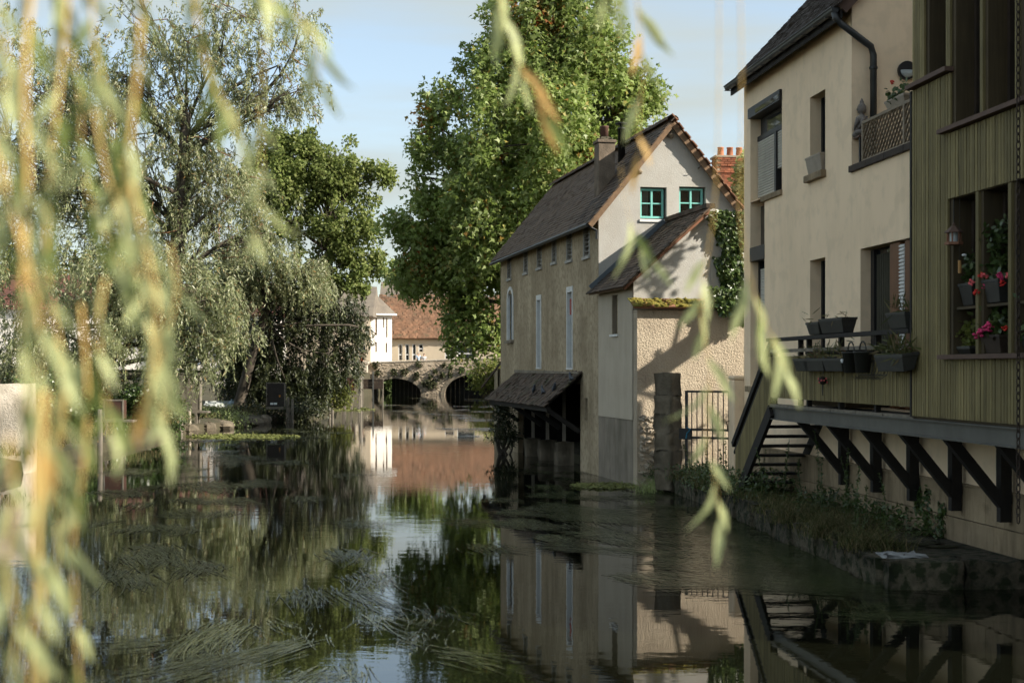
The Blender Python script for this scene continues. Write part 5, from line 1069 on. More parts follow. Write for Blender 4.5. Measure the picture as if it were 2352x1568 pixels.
# ------------------------------------------------------------------ left bank furniture
def cabinet(name, label, x0, x1, y0, y1, s, posts, mat, zfoot=-.4, plate=True, side=.45):
    p = px(x0, y1, s); w_ = (x1 - x0) / s; h_ = (y1 - y0) / s; f_ = frame(p, (1, 0), (0, 1)); z0 = p.z
    t = thing(name, label, 'cabinet', (p.x + w_ / 2, p.y, 0), 'meter cabinets on stands over the water')
    k = MB(); k.box(f_, .03, w_ - .03, 0, side, z0 + .03, z0 + h_ - .03); k.done('body', MT[mat], t, bevel=.01)
    k = MB(); e = .05
    for q in ((0, e, z0, z0 + h_), (w_ - e, w_, z0, z0 + h_)): k.box(f_, q[0], q[1], -.025, .02, q[2], q[3])
    k.box(f_, e, w_ - e, -.025, .02, z0, z0 + e); k.box(f_, e, w_ - e, -.025, .02, z0 + h_ - e, z0 + h_); k.done('door_frame', MT['grey_wood'], t)
    k = MB(); k.box(f_, e + .01, w_ - e - .01, -.012, -.001, z0 + e + .01, z0 + h_ - e - .01); d_ = k.done('door', MT[mat], t)
    k = MB(); k.box(f_, w_ * .08, w_ * .11, -.04, -.013, z0 + h_ * .5, z0 + h_ * .56); k.done('handle', MT['chrome'], d_)
    if plate:
        for j in range(2): k = MB(); k.box(f_, w_ * (.22 + j * .19), w_ * (.39 + j * .19), -.02, -.013, z0 + h_ * .12, z0 + h_ * .2); k.done('number_plate', MT['label'], d_)
        k = MB(); k.box(f_, w_ * .68, w_ * .75, -.02, -.013, z0 + h_ * .42, z0 + h_ * .5); k.done('warning_sticker', MT['amber'], d_)
    k = MB(); k.box(f_, -.25, w_ + .3, -.04, side + .04, z0 - .07, z0 - .005); k.done('stand_beam', MT['grey_wood'], t)
    for a in posts: k = MB(); k.box(f_, a - .05, a + .05, -.05, .05, zfoot, z0 - .071); k.box(f_, a - .05, a + .05, side - .1, side, zfoot, z0 - .071); k.done('leg', MT['grey_wood'], t)
cabinet('meter_cabinet', 'dark cabinet with white number plates on a stand below the leaning willow', 611, 655, 878, 936, 49.5, (-.2, 1.1), 'cabinet')
cabinet('meter_cabinet', 'brown cabinet with white plate nearest the bridge', 795, 816, 865, 905, 38, (-.2, .3, .75), 'cabinet_brown')
cabinet('meter_cabinet', 'black cabinet beside the brown one left of the bridge', 768, 793, 868, 908, 38.4, (-.2, .6), 'cabinet', plate=False)
cabinet('meter_cabinet', 'grey-beige cabinet half hidden by near leaves above the wooden posts', 398, 460, 862, 944, 58, (.2, .9), 'grey_wood', plate=False)
cabinet('meter_cabinet', 'reddish cabinet behind hanging leaves at the left', 237, 284, 917, 964, 72, (.1, .55), 'cabinet_brown', plate=False)
def post(label, x, yt, yb, r=.075, mat='grey_wood'):
    P = wpx(x, yb); s = F / P.y; zt_ = HC + (HY - yt) / s; k = MB(); k.tube([P - ZV * .6, P + ZV * (zt_ * .5) + Vector((R.gauss(0, .01), 0, 0)), Vector((P.x, P.y, zt_ - .02)), Vector((P.x, P.y, zt_))], [r, r, r * .95, r * .8], 8)
    tag(k.done('mooring_post', MT[mat]), label, 'post', 'mooring posts standing in the river')
post('dark mooring post left of the pale one by the upturned boats', 415, 920, 998); post('short pale mooring post beside the dark post below the boats', 435, 944, 994, .06, 'pale_stone')
post('mooring post at the left behind the hanging leaves', 229, 940, 1045); post('mooring post right of the dark number-plated cabinet', 661, 912, 970); post('outer mooring post of the pair right of the dark number-plated cabinet', 672, 916, 971, .06)
post('tall weathered post standing in front of the bridge pier', 828, 858, 934, .13, 'grey_wood'); post('thin post in front of the left bridge arch', 879, 872, 922, .06); post('left post of the pair under the black cabinet', 757, 905, 955, .08); post('right post of the pair under the black cabinet', 763, 905, 950, .08)
# sluice board
p = px(833, 893, 33); f_ = frame(p, (1, 0), (0, 1)); t = thing('sluice_board', 'dark horizontal sluice boards on a steel post before the left arch', 'sluice', (p.x + .7, p.y, 0))
for i in range(3): k = MB(); k.box(f_, 0, 1.42, 0, .06, p.z + i * .23, p.z + i * .23 + .22); k.done('board', MT['slate'], t)
k = MB(); k.box(f_, .68, .78, -.1, -.01, -.5, p.z + 1.25); k.done('steel_post', MT['steel'], t); k = MB(); k.box(f_, -.02, .05, -.08, -.01, -.5, p.z + .8); k.done('side_post', MT['grey_wood'], t)
# railing on the slipway
p0, p1 = Vector((-17.0, 84, .62)), Vector((-14.1, 83.4, .6)); L_ = (p1 - p0).length; f_ = frame(p0, (p1 - p0).xy, (-(p1 - p0).y, (p1 - p0).x)); t = thing('slipway_railing', 'low black bar railing across the slipway', 'railing', (*((p0 + p1) / 2).xy, .6))
for z in (.72, 1.4): k = MB(); k.box(f_, 0, L_, -.02, .02, z, z + .035); k.done('rail', MT['black'], t)
for i in range(15): a = .02 + i * (L_ - .04) / 14; k = MB(); k.box(f_, a - .012, a + .012, -.012, .012, .58, 1.44); k.done('bar', MT['black'], t)
k = MB(); k.beam(f_.p(0, .3, 1.2), f_.p(L_, .3, .75), .03, .03); k.done('brace', MT['black'], t)
# upturned boats and edge stones
def boat(label, P, L_, w_, h_, ang, mat):
    fr = rotfr(P, ang); k = MB(); n, m = 9, 7; k0 = 0
    for i in range(n):
        u = i / (n - 1) * 2 - 1; ww = w_ * (1 - abs(u) ** 2.6) ** .5 + .02; hh = h_ * (1 - .35 * abs(u) ** 2)
        for j in range(m): t = math.pi * j / (m - 1); k.v.append(fr.p(u * L_, ww * math.cos(t), P.z + hh * math.sin(t) ** .7))
    for i in range(n - 1):
        for j in range(m - 1): a = i * m + j; k.f.append((a, a + 1, a + m + 1, a + m))
    t = thing('upturned_boat', label, 'boat', P); k.done('hull', MT[mat], t, True); k = MB(); k.beam(fr.p(-L_ * .9, 0, P.z + h_ * .85), fr.p(L_ * .9, 0, P.z + h_ * .85), .05, h_ * .4); k.done('keel', MT[mat], t)
    k = MB()
    for sg_ in (-1, 1): k.tube([fr.p(u * L_, sg_ * (w_ * (1 - abs(u) ** 2.6) ** .5 + .03), P.z + .03) for u in (-.97, -.8, -.4, 0, .4, .8, .97)], .035, 6)
    k.done('gunwale', MT['boat_pale'], t)
boat('upturned blue-grey rowing boat on the slipway, right one of the pair', Vector((-13.75, 71, .55)), .55, .42, .42, 70, 'boat'); boat('upturned pale boat lying left of the blue-grey one', Vector((-14.6, 70.6, .52)), .7, .35, .35, 25, 'boat_pale')
ORD = ('nearest', 'second', 'third', 'fourth', 'fifth', 'sixth', 'seventh', 'eighth', 'ninth', 'tenth', 'eleventh', 'twelfth', 'thirteenth', 'fourteenth', 'fifteenth', 'sixteenth', 'seventeenth', 'eighteenth', 'nineteenth', 'twentieth')
for i in range(8):
    y = 55 + i * 2.0; x = interp(XL, y) + .05; k = MB(); k.rock((x, y, .12), (R.uniform(.3, .5), R.uniform(.5, .8), R.uniform(.2, .28)), i + 7, 9, 6, .12); tag(k.done('bank_stone', MT['pier_stone']), 'grey edging stone of the left bank, %s from the near end of the row' % ORD[i], 'stone', 'edging stones of the left bank')
# pale stone wall at the far left edge
rough_box('stone_pillar', 'pale_stone', None, (-12.15, 34.2, .95), (1, 0), 1.15, .9, 2.35, 901); sp_ = bpy.data.objects['stone_pillar']; tag(sp_, 'pale sunlit rough stone pillar at the left edge of the picture', 'pillar')
# bicycle and parked car on the street
def bicycle(P, ang, label, mat):
    fr = rotfr(P, ang); t = thing('bicycle', label, 'bicycle', P)
    for a in (-.52, .52):
        k = MB(); pts = [fr.p(a + .33 * math.cos(q), 0, P.z + .34 + .33 * math.sin(q)) for q in [i * math.pi / 8 for i in range(17)]]; k.tube(pts, .022, 5, False); wh = k.done('wheel', MT['black'], t)
    k = MB(); A, B, C, D, E = fr.p(-.52, 0, P.z + .34), fr.p(-.08, 0, P.z + .3), fr.p(-.2, 0, P.z + .85), fr.p(.36, 0, P.z + .82), fr.p(.52, 0, P.z + .34)
    for u_, v_ in ((A, B), (A, C), (B, C), (B, D), (C, D), (D, E)): k.tube([u_, v_], .022, 6)
    k.done('frame', MT[mat], t); k = MB(); k.box(fr, -.34, -.08, -.07, .07, P.z + .9, P.z + .96); k.done('saddle', MT['black'], t); k = MB(); k.tube([fr.p(.3, -.28, P.z + 1.0), fr.p(.34, 0, P.z + .98), fr.p(.3, .28, P.z + 1.0)], .018, 6); k.done('handlebar', MT['chrome'], t)
bicycle(Vector((-23.6, 107.5, 2.46)), 15, 'bright blue bicycle parked on the street behind the slipway', 'bike_blue'); bicycle(Vector((-24.4, 108.3, 2.46)), -10, 'dark bicycle parked left of the blue one', 'black')
def car(P, ang, label):
    fr = rotfr(P, ang); t = thing('parked_car', label, 'car', P); side = [(-2, .35), (-2.02, .75), (-1.6, .95), (-.9, 1.02), (-.35, 1.42), (.9, 1.45), (1.6, 1.05), (2.0, .95), (2.03, .35)]
    k = MB(); k.prism(fr, [(a, P.z + z) for a, z in side], -.82, .82); k.done('body', MT['car'], t, bevel=.08)
    k = MB(); k.prism(fr, [(-.82, P.z + 1.03), (-.33, P.z + 1.37), (.85, P.z + 1.4), (1.4, P.z + 1.07)], -.83, .83); k.done('side_window', MT['glass'], t)
    k = MB(); k.hexa([fr.p(-.93, -.66, P.z + 1.04), fr.p(-.93, .66, P.z + 1.04), fr.p(-.9, .66, P.z + 1.04), fr.p(-.9, -.66, P.z + 1.04), fr.p(-.44, -.58, P.z + 1.4), fr.p(-.44, .58, P.z + 1.4), fr.p(-.4, .58, P.z + 1.4), fr.p(-.4, -.58, P.z + 1.4)]); k.done('windscreen', MT['glass'], t)
    for a in (-1.25, 1.25):
        for b in (-.78, .78): k = MB(); k.tube([fr.p(a, b - .1, P.z + .31), fr.p(a, b + .1, P.z + .31)], .31, 14); wh = k.done('wheel', MT['black'], t); k = MB(); k.tube([fr.p(a, b - .11, P.z + .31), fr.p(a, b + .11, P.z + .31)], .18, 10); k.done('rim', MT['chrome'], wh)
    for b in (-.6, .6): k = MB(); k.rock(fr.p(-2.0, b, P.z + .72), (.08, .18, .09), 3, 8, 6, .05); k.done('headlight', MT['lamp_glass'], t, True)
    k = MB(); k.box(fr, -2.06, -2.0, -.7, .7, P.z + .38, P.z + .52); k.done('bumper', MT['chrome'], t)
car(Vector((-20.6, 111.2, 2.46)), 75, 'dark car parked at the street end half hidden by the hedge')

# ------------------------------------------------------------------ people on the bridge
def skin_body(name, joints, edges, mat, parent):
    me = bpy.data.meshes.new(name); me.from_pydata([j[0] for j in joints], edges, []); me.update(); me.materials.append(mat); o = bpy.data.objects.new(name, me); place(o, parent, Vector((0, 0, 0)) if parent is None else wloc(parent))
    m = o.modifiers.new('skin', 'SKIN'); m.use_smooth_shade = True
    for i, j in enumerate(joints): sv = me.skin_vertices[0].data[i]; sv.radius = (j[1], j[1] if len(j) < 3 else j[2]); sv.use_root = (i == 0)
    s = o.modifiers.new('sub', 'SUBSURF'); s.levels = 1; s.render_levels = 1; return o
def person(P, label, shirt, hair, h=1.72, ang=0):
    t = thing('person', label, 'person', P); k_ = h / 1.72; c, s = math.cos(ang), math.sin(ang)
    def q(x, y, z): return Vector((x * c - y * s, x * s + y * c, z)) * k_
    J = [(q(0, 0, .95), .13, .1), (q(0, 0, 1.2), .14, .1), (q(0, 0, 1.4), .15, .09), (q(0, .01, 1.5), .055), (q(0, -.01, 1.6), .085), (q(0, -.01, 1.68), .075), (q(.19, 0, 1.4), .055), (q(.24, .02, 1.13), .042), (q(.22, -.12, .9), .035), (q(-.19, 0, 1.4), .055), (q(-.24, .02, 1.13), .042), (q(-.22, -.12, .9), .035), (q(.09, 0, .86), .085), (q(.1, 0, .48), .06), (q(.1, .02, .08), .042), (q(.1, -.14, .04), .035), (q(-.09, 0, .86), .085), (q(-.1, 0, .48), .06), (q(-.1, .06, .08), .042), (q(-.1, -.1, .04), .035)]
    E = [(0, 1), (1, 2), (2, 3), (3, 4), (4, 5), (2, 6), (6, 7), (7, 8), (2, 9), (9, 10), (10, 11), (0, 12), (12, 13), (13, 14), (14, 15), (0, 16), (16, 17), (17, 18), (18, 19)]
    skin_body('body', J, E, MT['skin'], t)
    Js = [(q(0, 0, .9), .165, .13), (q(0, 0, 1.2), .165, .125), (q(0, 0, 1.42), .17, .105), (q(.2, 0, 1.41), .075), (q(.245, .02, 1.15), .062), (q(-.2, 0, 1.41), .075), (q(-.245, .02, 1.15), .062)]
    skin_body('shirt', Js, [(0, 1), (1, 2), (2, 3), (3, 4), (2, 5), (5, 6)], MT[shirt], t)
    skin_body('trousers', [(q(0, 0, .92), .155, .12), (q(.1, 0, .8), .105), (q(.1, 0, .48), .08), (q(.1, .02, .1), .07), (q(-.1, 0, .8), .105), (q(-.1, 0, .48), .08), (q(-.1, .06, .1), .07)], [(0, 1), (1, 2), (2, 3), (0, 4), (4, 5), (5, 6)], MT['trousers'], t)
    k = MB(); k.rock(P + q(0, .015, 1.66), Vector((.095, .105, .09)) * k_, 2, 10, 6, .06)
    if hair: k.done('hair', MT[hair], t, True)
for (x, y, sh, lab, hr_) in ((961, 826, 'shirt_blue', 'person in a light blue shirt walking on the bridge', 'hair'), (974, 826, 'shirt_grey', 'person in a grey top bending forward on the bridge beside the blue shirt', 'pot_brown')):
    P = Vector(((x - CX) * (BY + 1.6) / F, BY + 1.6, 2.32)); person(P, lab, sh, hr_, 1.70 if sh == 'shirt_blue' else 1.58, .4)
P = Vector(((831.7 - CX) * 135.6 / F, 135.8, 2.32)); person(P + Vector((-.05, 0, -.1)), 'person in red whose head shows above the pier left of the bridge', 'shirt_red', 'hair', 1.5, 1.0)
# pigeons on the canopy
sdn = Vector((gg.x * pr, gg.y * pr, zt - ze))
for i, (x, y) in enumerate(((430, 848), (505, 858), (592, 838), (730, 752))):
    X, Yp = c5(x, y); best = None
    for t_ in [j / 60 for j in range(61)]:
        b = -pr * (1 - t_); a, z = MF.at(X, Yp, b); zz = lerp(ze, zt, t_) + .04
        if best is None or abs(z - zz) < best[0]: best = (abs(z - zz), a, b, zz)
    _, a, b, z = best; P = MF.p(a, b, z + .02); t = thing('pigeon', 'dark grey pigeon %s on the wash-house canopy' % ('nearest the left end', 'second from the left', 'third from the left', 'sitting alone higher up')[i], 'pigeon', P, 'pigeons on the canopy')
    dr = vv if i % 2 else -vv
    J = [(dr * -.02 + ZV * .09, .06, .065), (dr * .07 + ZV * .12, .05, .05), (dr * .11 + ZV * .18, .03), (dr * .13 + ZV * .215, .03), (dr * .17 + ZV * .21, .008), (dr * -.1 + ZV * .075, .035, .02), (dr * -.2 + ZV * .06, .03, .008), (gg * .03 + ZV * .03, .008), (gg * .03 - ZV * .03, .006), (gg * -.03 + ZV * .03, .008), (gg * -.03 - ZV * .03, .006)]
    skin_body('body', J, [(0, 1), (1, 2), (2, 3), (3, 4), (0, 5), (5, 6), (0, 7), (7, 8), (0, 9), (9, 10)], MT['pigeon'], t)

# ------------------------------------------------------------------ planters, pots and ornaments on the deck and bay
def planter(name, label, fr, a0, a1, b0, b1, z0, z1, mat='planter', plant=None, tilt=0, group='dark plastic planters of the deck', fl=None):
    t = thing(name, label, 'planter', fr.p((a0 + a1) / 2, (b0 + b1) / 2, z0), group); k = MB(); e = min(.04, (a1 - a0) * .12); dz = tilt * (b1 - b0)
    lo_ = [fr.p(a0 + e, b0 + e, z0), fr.p(a1 - e, b0 + e, z0), fr.p(a1 - e, b1 - e, z0 + dz), fr.p(a0 + e, b1 - e, z0 + dz)]; hi_ = [fr.p(a0, b0, z1), fr.p(a1, b0, z1), fr.p(a1, b1, z1 + dz), fr.p(a0, b1, z1 + dz)]
    k.hexa(lo_ + hi_); k.done('trough', MT[mat], t, bevel=.008); k = MB(); h_ = .03
    for i in range(4):
        p_, q_ = hi_[i], hi_[(i + 1) % 4]; c_ = sum(hi_, Vector()) / 4; ip, iq = p_.lerp(c_, .12), q_.lerp(c_, .12); op, oq = p_ + (p_ - c_).normalized() * .012, q_ + (q_ - c_).normalized() * .012; k.hexa([op, oq, iq, ip, op + ZV * h_, oq + ZV * h_, iq + ZV * h_, ip + ZV * h_])
    k.done('rim', MT[mat], t); k = MB(); k.poly([p_.lerp(sum(hi_, Vector()) / 4, .1) + ZV * .006 for p_ in hi_]); k.done('soil', MT['soil'], t)
    if plant:
        n, hh, mm, L2 = plant; rng = np.random.default_rng(int(a0 * 100) % 9999); A = rng.uniform(a0 + .03, a1 - .03, n); B = rng.uniform(b0 + .02, b1 - .02, n); Z = z1 + rng.random(n) ** 1.3 * hh
        C = np.stack([fr.o.x + fr.ex.x * A + fr.ey.x * B, fr.o.y + fr.ex.y * A + fr.ey.y * B, Z], 1) + rng.normal(size=(n, 3)) * .03; D = unit(rng.normal(size=(n, 3)) + np.array((0, 0, .3))); v = leaf_polys(C, D, unit(rng.normal(size=(n, 3)) + np.array((-.4, -.3, .8))), rng.uniform(.6, 1.2, n) * L2, rng.uniform(.6, 1.1, n) * L2 * (.8 if mm != 'grass' else .12), OVAL); np_obj('plant', v, 6, MT[mm], t, 'stuff')
        k = MB()
        for i in range(min(n // 6, 14)): P_ = Vector(C[i]); k.tube([Vector((lerp(P_.x, fr.p((a0 + a1) / 2, 0, 0).x, .2), lerp(P_.y, fr.p((a0 + a1) / 2, (b0 + b1) / 2, 0).y, .2), z1)), P_], .004, 4)
        k.done('stalks', MT['twig_red'] if mm == 'grass' else MT['leaf_ivy'], t)
    if fl:
        for (mat_, a, b, z, r) in fl:
            k = MB(); rg = random.Random(int(z * 1000))
            for j in range(14): d_ = Vector((rg.gauss(0, 1), rg.gauss(0, 1), rg.gauss(0, 1))).normalized() * r * rg.uniform(.5, 1); k.rock(fr.p(a, b, z) + d_, (r * .4, r * .4, r * .25), j, 6, 4, .2)
            k.done('flower_head', MT[mat_], t, True)
    return t
def HA(cx, b): return HF.a(1653.7 + .29687 * cx, b)
def HZ2(cx, cy, b): return HF.z(*d2(cx, cy), b)
b = B0
planter('window_box', 'pale tapered planter on the sill of the upper narrow window', HF, n0 + .0, n1 - .02, -.085, .1, 5.722, 5.97, 'planter_pale', group='')
planter('planter', 'left dark planter standing on the top rail of the deck', HF, HA(700, b), HA(795, b), b - .07, b + .14, 2.99, 3.14, plant=(14, .12, 'grass', .16))
planter('planter', 'larger dark planter standing on the top rail, right of the first', HF, HA(805, b), HA(985, b), b - .08, b + .14, 2.99, 3.17, plant=(10, .12, 'grass', .16))
planter('planter', 'dark planter with dry grass on the rail beside the orange posts', HF, HA(1325, b), HA(1470, b), b - .07, b + .14, 2.99, 3.16, plant=(60, .12, 'grass', .2))
bh_ = b - .2
for i, (c0, c1, lab, tl) in enumerate(((575, 680, 'leftmost dark trough hung outside the deck railing', .3), (650, 800, 'tilted blue-grey trough hung outside the deck railing with one dry plant', .35), (800, 945, 'dark trough with reddish dry stalks hung on the deck railing', .05), (1205, 1420, 'wide tilted trough of dry brown grass hung near the timber bay', .4))):
    planter('hanging_planter', lab, HF, HA(c0, bh_), HA(c1, bh_), b - .22, b - .01, 2.46, 2.61 + (.03 if i == 3 else 0), plant=((30, 110, 46, 150)[i], (.1, .2, .3, .16)[i], 'grass', (.14, .14, .16, .24)[i]), tilt=tl * .35)
for i, c in enumerate((975, 1065)):
    a = HA(c, bh_); t = thing('hanging_bucket', ('dark bucket with white tag hung on the deck rail', 'dark bucket hung right of the tagged bucket')[i], 'bucket', HF.p(a, bh_, 2.42), 'buckets on the deck railing'); k = MB(); k.lathe(HF.p(a, b - .13, 2.44), [(.09, 0), (.115, .26), (.125, .26), (.125, .28), (.1, .28), (.09, .2)], 14); k.done('bucket', MT['planter'], t, True)
    k = MB(); k.tube([HF.p(a + .12 * math.cos(q), b - .13, 2.72 + .13 * math.sin(q)) for q in [j * math.pi / 8 for j in range(9)]], .011, 5); k.done('handle', MT['planter'], t)
    if i == 0: k = MB(); k.rock(HF.p(a, b - .255, 2.6), (.02, .01, .025), 3); k.done('tag', MT['label'], t)
k = MB()
for i in range(9): a = HA(1100 + i * 24, b - .06); k.tube([HF.p(a, b - .02, 2.60), HF.p(a - .03, b - .05, 2.42), HF.p(a - .09, b - .12, 2.36), HF.p(a - .06, b - .17, 2.40)], .0055, 5)
k.tube([HF.p(HA(1095, b), b - .06, 2.42), HF.p(HA(1320, b), b - .06, 2.42)], .006, 5); k.tube([HF.p(HA(1095, b), b - .02, 2.6), HF.p(HA(1320, b), b - .02, 2.6)], .006, 5); tag(k.done('wire_rack', MT['black']), 'empty black wire rack hung below the deck planters', 'rack')
a = HA(795, b - .08); t = thing('hanging_lantern', 'small beaded lantern hanging outside the deck boards', 'lantern', HF.p(a, b - .08, 2.2)); k = MB(); k.ball(HF.p(a, b - .08, 2.33), .06, 10, 7); k.done('globe', MT['rust'], t, True); k = MB()
for i in range(10): q = i * .63; k.ball(HF.p(a + .06 * math.cos(q), b - .08 + .06 * math.sin(q), 2.33 + .03 * math.sin(i * 2.1)), .013, 6, 4)
k.done('beads', MT['petal_salmon'], t); k = MB(); k.tube([HF.p(a, b - .08, 2.39), HF.p(a, b - .04, 2.62)], .004, 4); k.done('cord', MT['black'], t); k = MB(); k.tube([HF.p(a, b - .08, 2.27), HF.p(a, b - .08, 2.12)], [.012, .006], 5); k.done('tassel', MT['black'], t)
# bench and box behind the railing
t = thing('deck_chest', 'low dark wooden chest behind the deck railing', 'chest', HF.p(HA(850, -.5), -.35, 1.93)); part_box('body', 'brown_board', t, HF, HA(700, -.5), HA(1000, -.5), -.55, -.12, 1.935, 2.72, bevel=.01); part_box('lid', 'dark_wood', t, HF, HA(690, -.5), HA(1010, -.5), -.57, -.1, 2.721, 2.77, bevel=.01)
# terrace: lattice, statue, geranium
lt = thing('lattice_panel', 'weathered diamond lattice railing panel along the terrace edge', 'lattice', HF.p(AG + 1.3, .05, 5.6)); l0, l1 = HF.a(d1(1112, 0)[0], .02), bx0 + .3; lz0, lz1 = 5.63, 6.17
for (q0, q1, z0, z1) in ((l0, l1, lz1, lz1 + .04), (l0, l1, lz0 - .03, lz0), (l0 - .04, l0, lz0 - .03, lz1 + .04), (l0 + 1.55, l0 + 1.6, lz0, lz1)): part_box('frame', 'lattice', lt, HF, q0, q1, .0, .045, z0, z1)
hl = lz1 - lz0; st = .125; i = 0
while l0 - hl + i * st < l1:
    s_ = l0 - hl + i * st
    for dr_, bb in ((1, .012), (-1, .03)):
        A_, B_ = (s_, s_ + hl); t0 = max(0, (l0 - A_) / hl); t1 = min(1, (l1 - A_) / hl)
        if t1 - t0 > .08:
            z0_, z1_ = (lz0 + hl * t0, lz0 + hl * t1) if dr_ > 0 else (lz1 - hl * t0, lz1 - hl * t1); k = MB(); k.beam(HF.p(A_ + hl * t0, bb, z0_), HF.p(A_ + hl * t1, bb, z1_), .008, .026, rr_); k.done('strip', MT['lattice'], lt)
    i += 1
sa, sz = HF.a(d1(1078, 0)[0], .1), HF.z(*d1(1078, 1062), .1); P = HF.p(sa, .14, sz)
t = thing('small_table', 'small dark side table carrying the statue on the terrace', 'table', HF.p(sa, .14, 5.6)); part_box('top', 'capping', t, HF, sa - .2, sa + .2, .02, .3, sz - .03, sz, bevel=.006)
for q0 in (-.17, .17):
    for q1 in (.05, .27): part_box('leg', 'black', t, HF, sa + q0 - .015, sa + q0 + .015, q1 - .015, q1 + .015, 5.605, sz - .031)
k = MB(); k.lathe(P, [(.13, .0), (.15, .04), (.12, .09), (.085, .12), (.09, .2), (.1, .27), (.085, .31), (.04, .335), (.038, .36), (.06, .375), (.07, .42), (.066, .47), (.045, .505), (.03, .515), (.032, .54), (.018, .57), (.004, .6)], 16); k.ball(P + Vector((-.075, 0, .12)), (.045, .05, .05), 8, 6); k.tube([P + Vector((-.08, -.07, .27)), P + Vector((-.11, -.08, .17)), P + Vector((-.1, 0, .11))], .028, 7); k.tube([P + Vector((0, -.11, .28)), P + Vector((-.03, -.13, .18)), P + Vector((-.09, -.04, .1))], .028, 7); k.rock(P + Vector((-.02, -.11, .06)), (.12, .07, .05), 3, 9, 6, .06); k.ball(P + Vector((-.07, -.01, .425)), (.012, .014, .022), 6, 5)
tag(k.done('seated_statue', MT['statue'], None, True), 'grey stone seated meditating statue on the terrace table', 'statue')
planter('planter', 'pale planter with one red geranium bloom above the lattice', HF, l0 + .75, l0 + 1.45, .05, .22, 6.22, 6.33, 'planter_pale', (120, .2, 'leaf_ivy', .08), fl=[('petal_red', l0 + .9, .1, 6.62, .035)], group='')
planter('planter', 'dark planter with trailing stems at the bay end of the lattice', HF, l0 + 1.85, l0 + 2.4, .05, .22, 6.22, 6.33, 'slate', (50, .3, 'leaf_ivy', .07), group='')
# bird feeder lantern, chime and flowers in the bay window
a, z = HF.at(*d2(1810, 450), B0 - .06); P = HF.p(a, B0 - .06, z); t = thing('bird_feeder', 'small hexagonal wooden bird feeder hanging at the bay window', 'bird feeder', P)
k = MB(); k.lathe(P, [(.1, 0), (.1, .03)], 6); k.done('base', MT['cedar'], t); k = MB(); k.lathe(P, [(.105, .135), (.1, .145), (.035, .205), (.012, .215), (.018, .235), (.004, .25)], 6); k.done('roof', MT['capping'], t)
for i in range(6): q = i * math.pi / 3; k = MB(); k.beam(P + Vector((.075 * math.cos(q), .075 * math.sin(q), .03)), P + Vector((.075 * math.cos(q), .075 * math.sin(q), .137)), .014, .014); k.done('post', MT['cedar'], t)
k = MB(); k.lathe(P, [(.045, .03), (.045, .135)], 10); k.done('seed_tube', MT['lamp_glass'], t); k = MB(); k.tube([P + ZV * .245, P + ZV * (4.38 - z)], .004, 4); k.done('cord', MT['black'], t)
a, z = HF.at(*d2(1855, 668), B0 - .03); P = HF.p(a, B0 - .03, z); t = thing('wind_chime', 'bamboo wind chime with a little bird hanging below the feeder', 'wind chime', P); k = MB(); k.lathe(P, [(.018, 0), (.018, .14)], 8); k.done('bamboo_tube', MT['bamboo'], t); k = MB(); k.tube([P + ZV * .14, P + ZV * .26, P + ZV * 1.2], .002, 4); k.done('cord', MT['black'], t); k = MB(); k.rock(P + Vector((.05, 0, .2)), (.03, .014, .014), 2, 8, 5, .05); k.done('bird', MT['label'], t)
bb0, bb1 = B0 + .07, B0 + .24
planter('flower_pot', 'dark pot with bushy green plant on the bay shelf, left one', HF, HA(1865, B0 + .1), HA(1965, B0 + .1), bb0, bb1, 3.2, 3.42, 'planter', (170, .36, 'leaf_ivy', .07), group='flower pots in the bay window')
planter('flower_pot', 'dark pot of red trumpet flowers on the bay shelf', HF, HA(2060, B0 + .1), HA(2200, B0 + .1), bb0 - .04, bb1, 3.2, 3.42, 'planter', (260, .62, 'leaf_ivy', .08), group='flower pots in the bay window', fl=[(('petal_salmon', 'petal_pink', 'petal_red')[i % 3], HA(x, B0), B0 + R.uniform(-.1, .1), HZ2(x, y, B0), .035) for i, (x, y) in enumerate(((2000, 740), (2015, 770), (1998, 820), (2110, 690), (2130, 680), (2160, 745), (2190, 690), (2210, 700), (2030, 690), (1985, 690)))])
planter('flower_pot', 'low pot of grey-green foliage on the bay sill', HF, HA(1800, B0 + .1), HA(1950, B0 + .1), bb0, bb1, 2.66, 2.72, 'planter', (200, .3, 'leaf_dark', .06), group='flower pots in the bay window')
planter('flower_pot', 'blue-grey trough with magenta geraniums on the bay sill', HF, HA(2025, B0 + .1), HA(2215, B0 + .1), bb0 - .05, bb1, 2.66, 2.83, 'slate', (220, .28, 'leaf_ivy', .08), group='flower pots in the bay window', fl=[('petal_pink', HA(1990, B0 - .05), B0 - .03, HZ2(1990, 1140, B0), .06), ('petal_pink', HA(2080, B0), B0, HZ2(2080, 1085, B0), .055), ('petal_red', HA(2170, B0), B0 + .05, HZ2(2170, 1095, B0), .03)])
planter('flower_pot', 'foliage pot at the right edge of the bay window', HF, HA(2280, B0 + .1), HA(2400, B0 + .1), bb0, bb1, 2.66, 2.8, 'planter', (200, .45, 'leaf_ivy', .08), group='flower pots in the bay window')

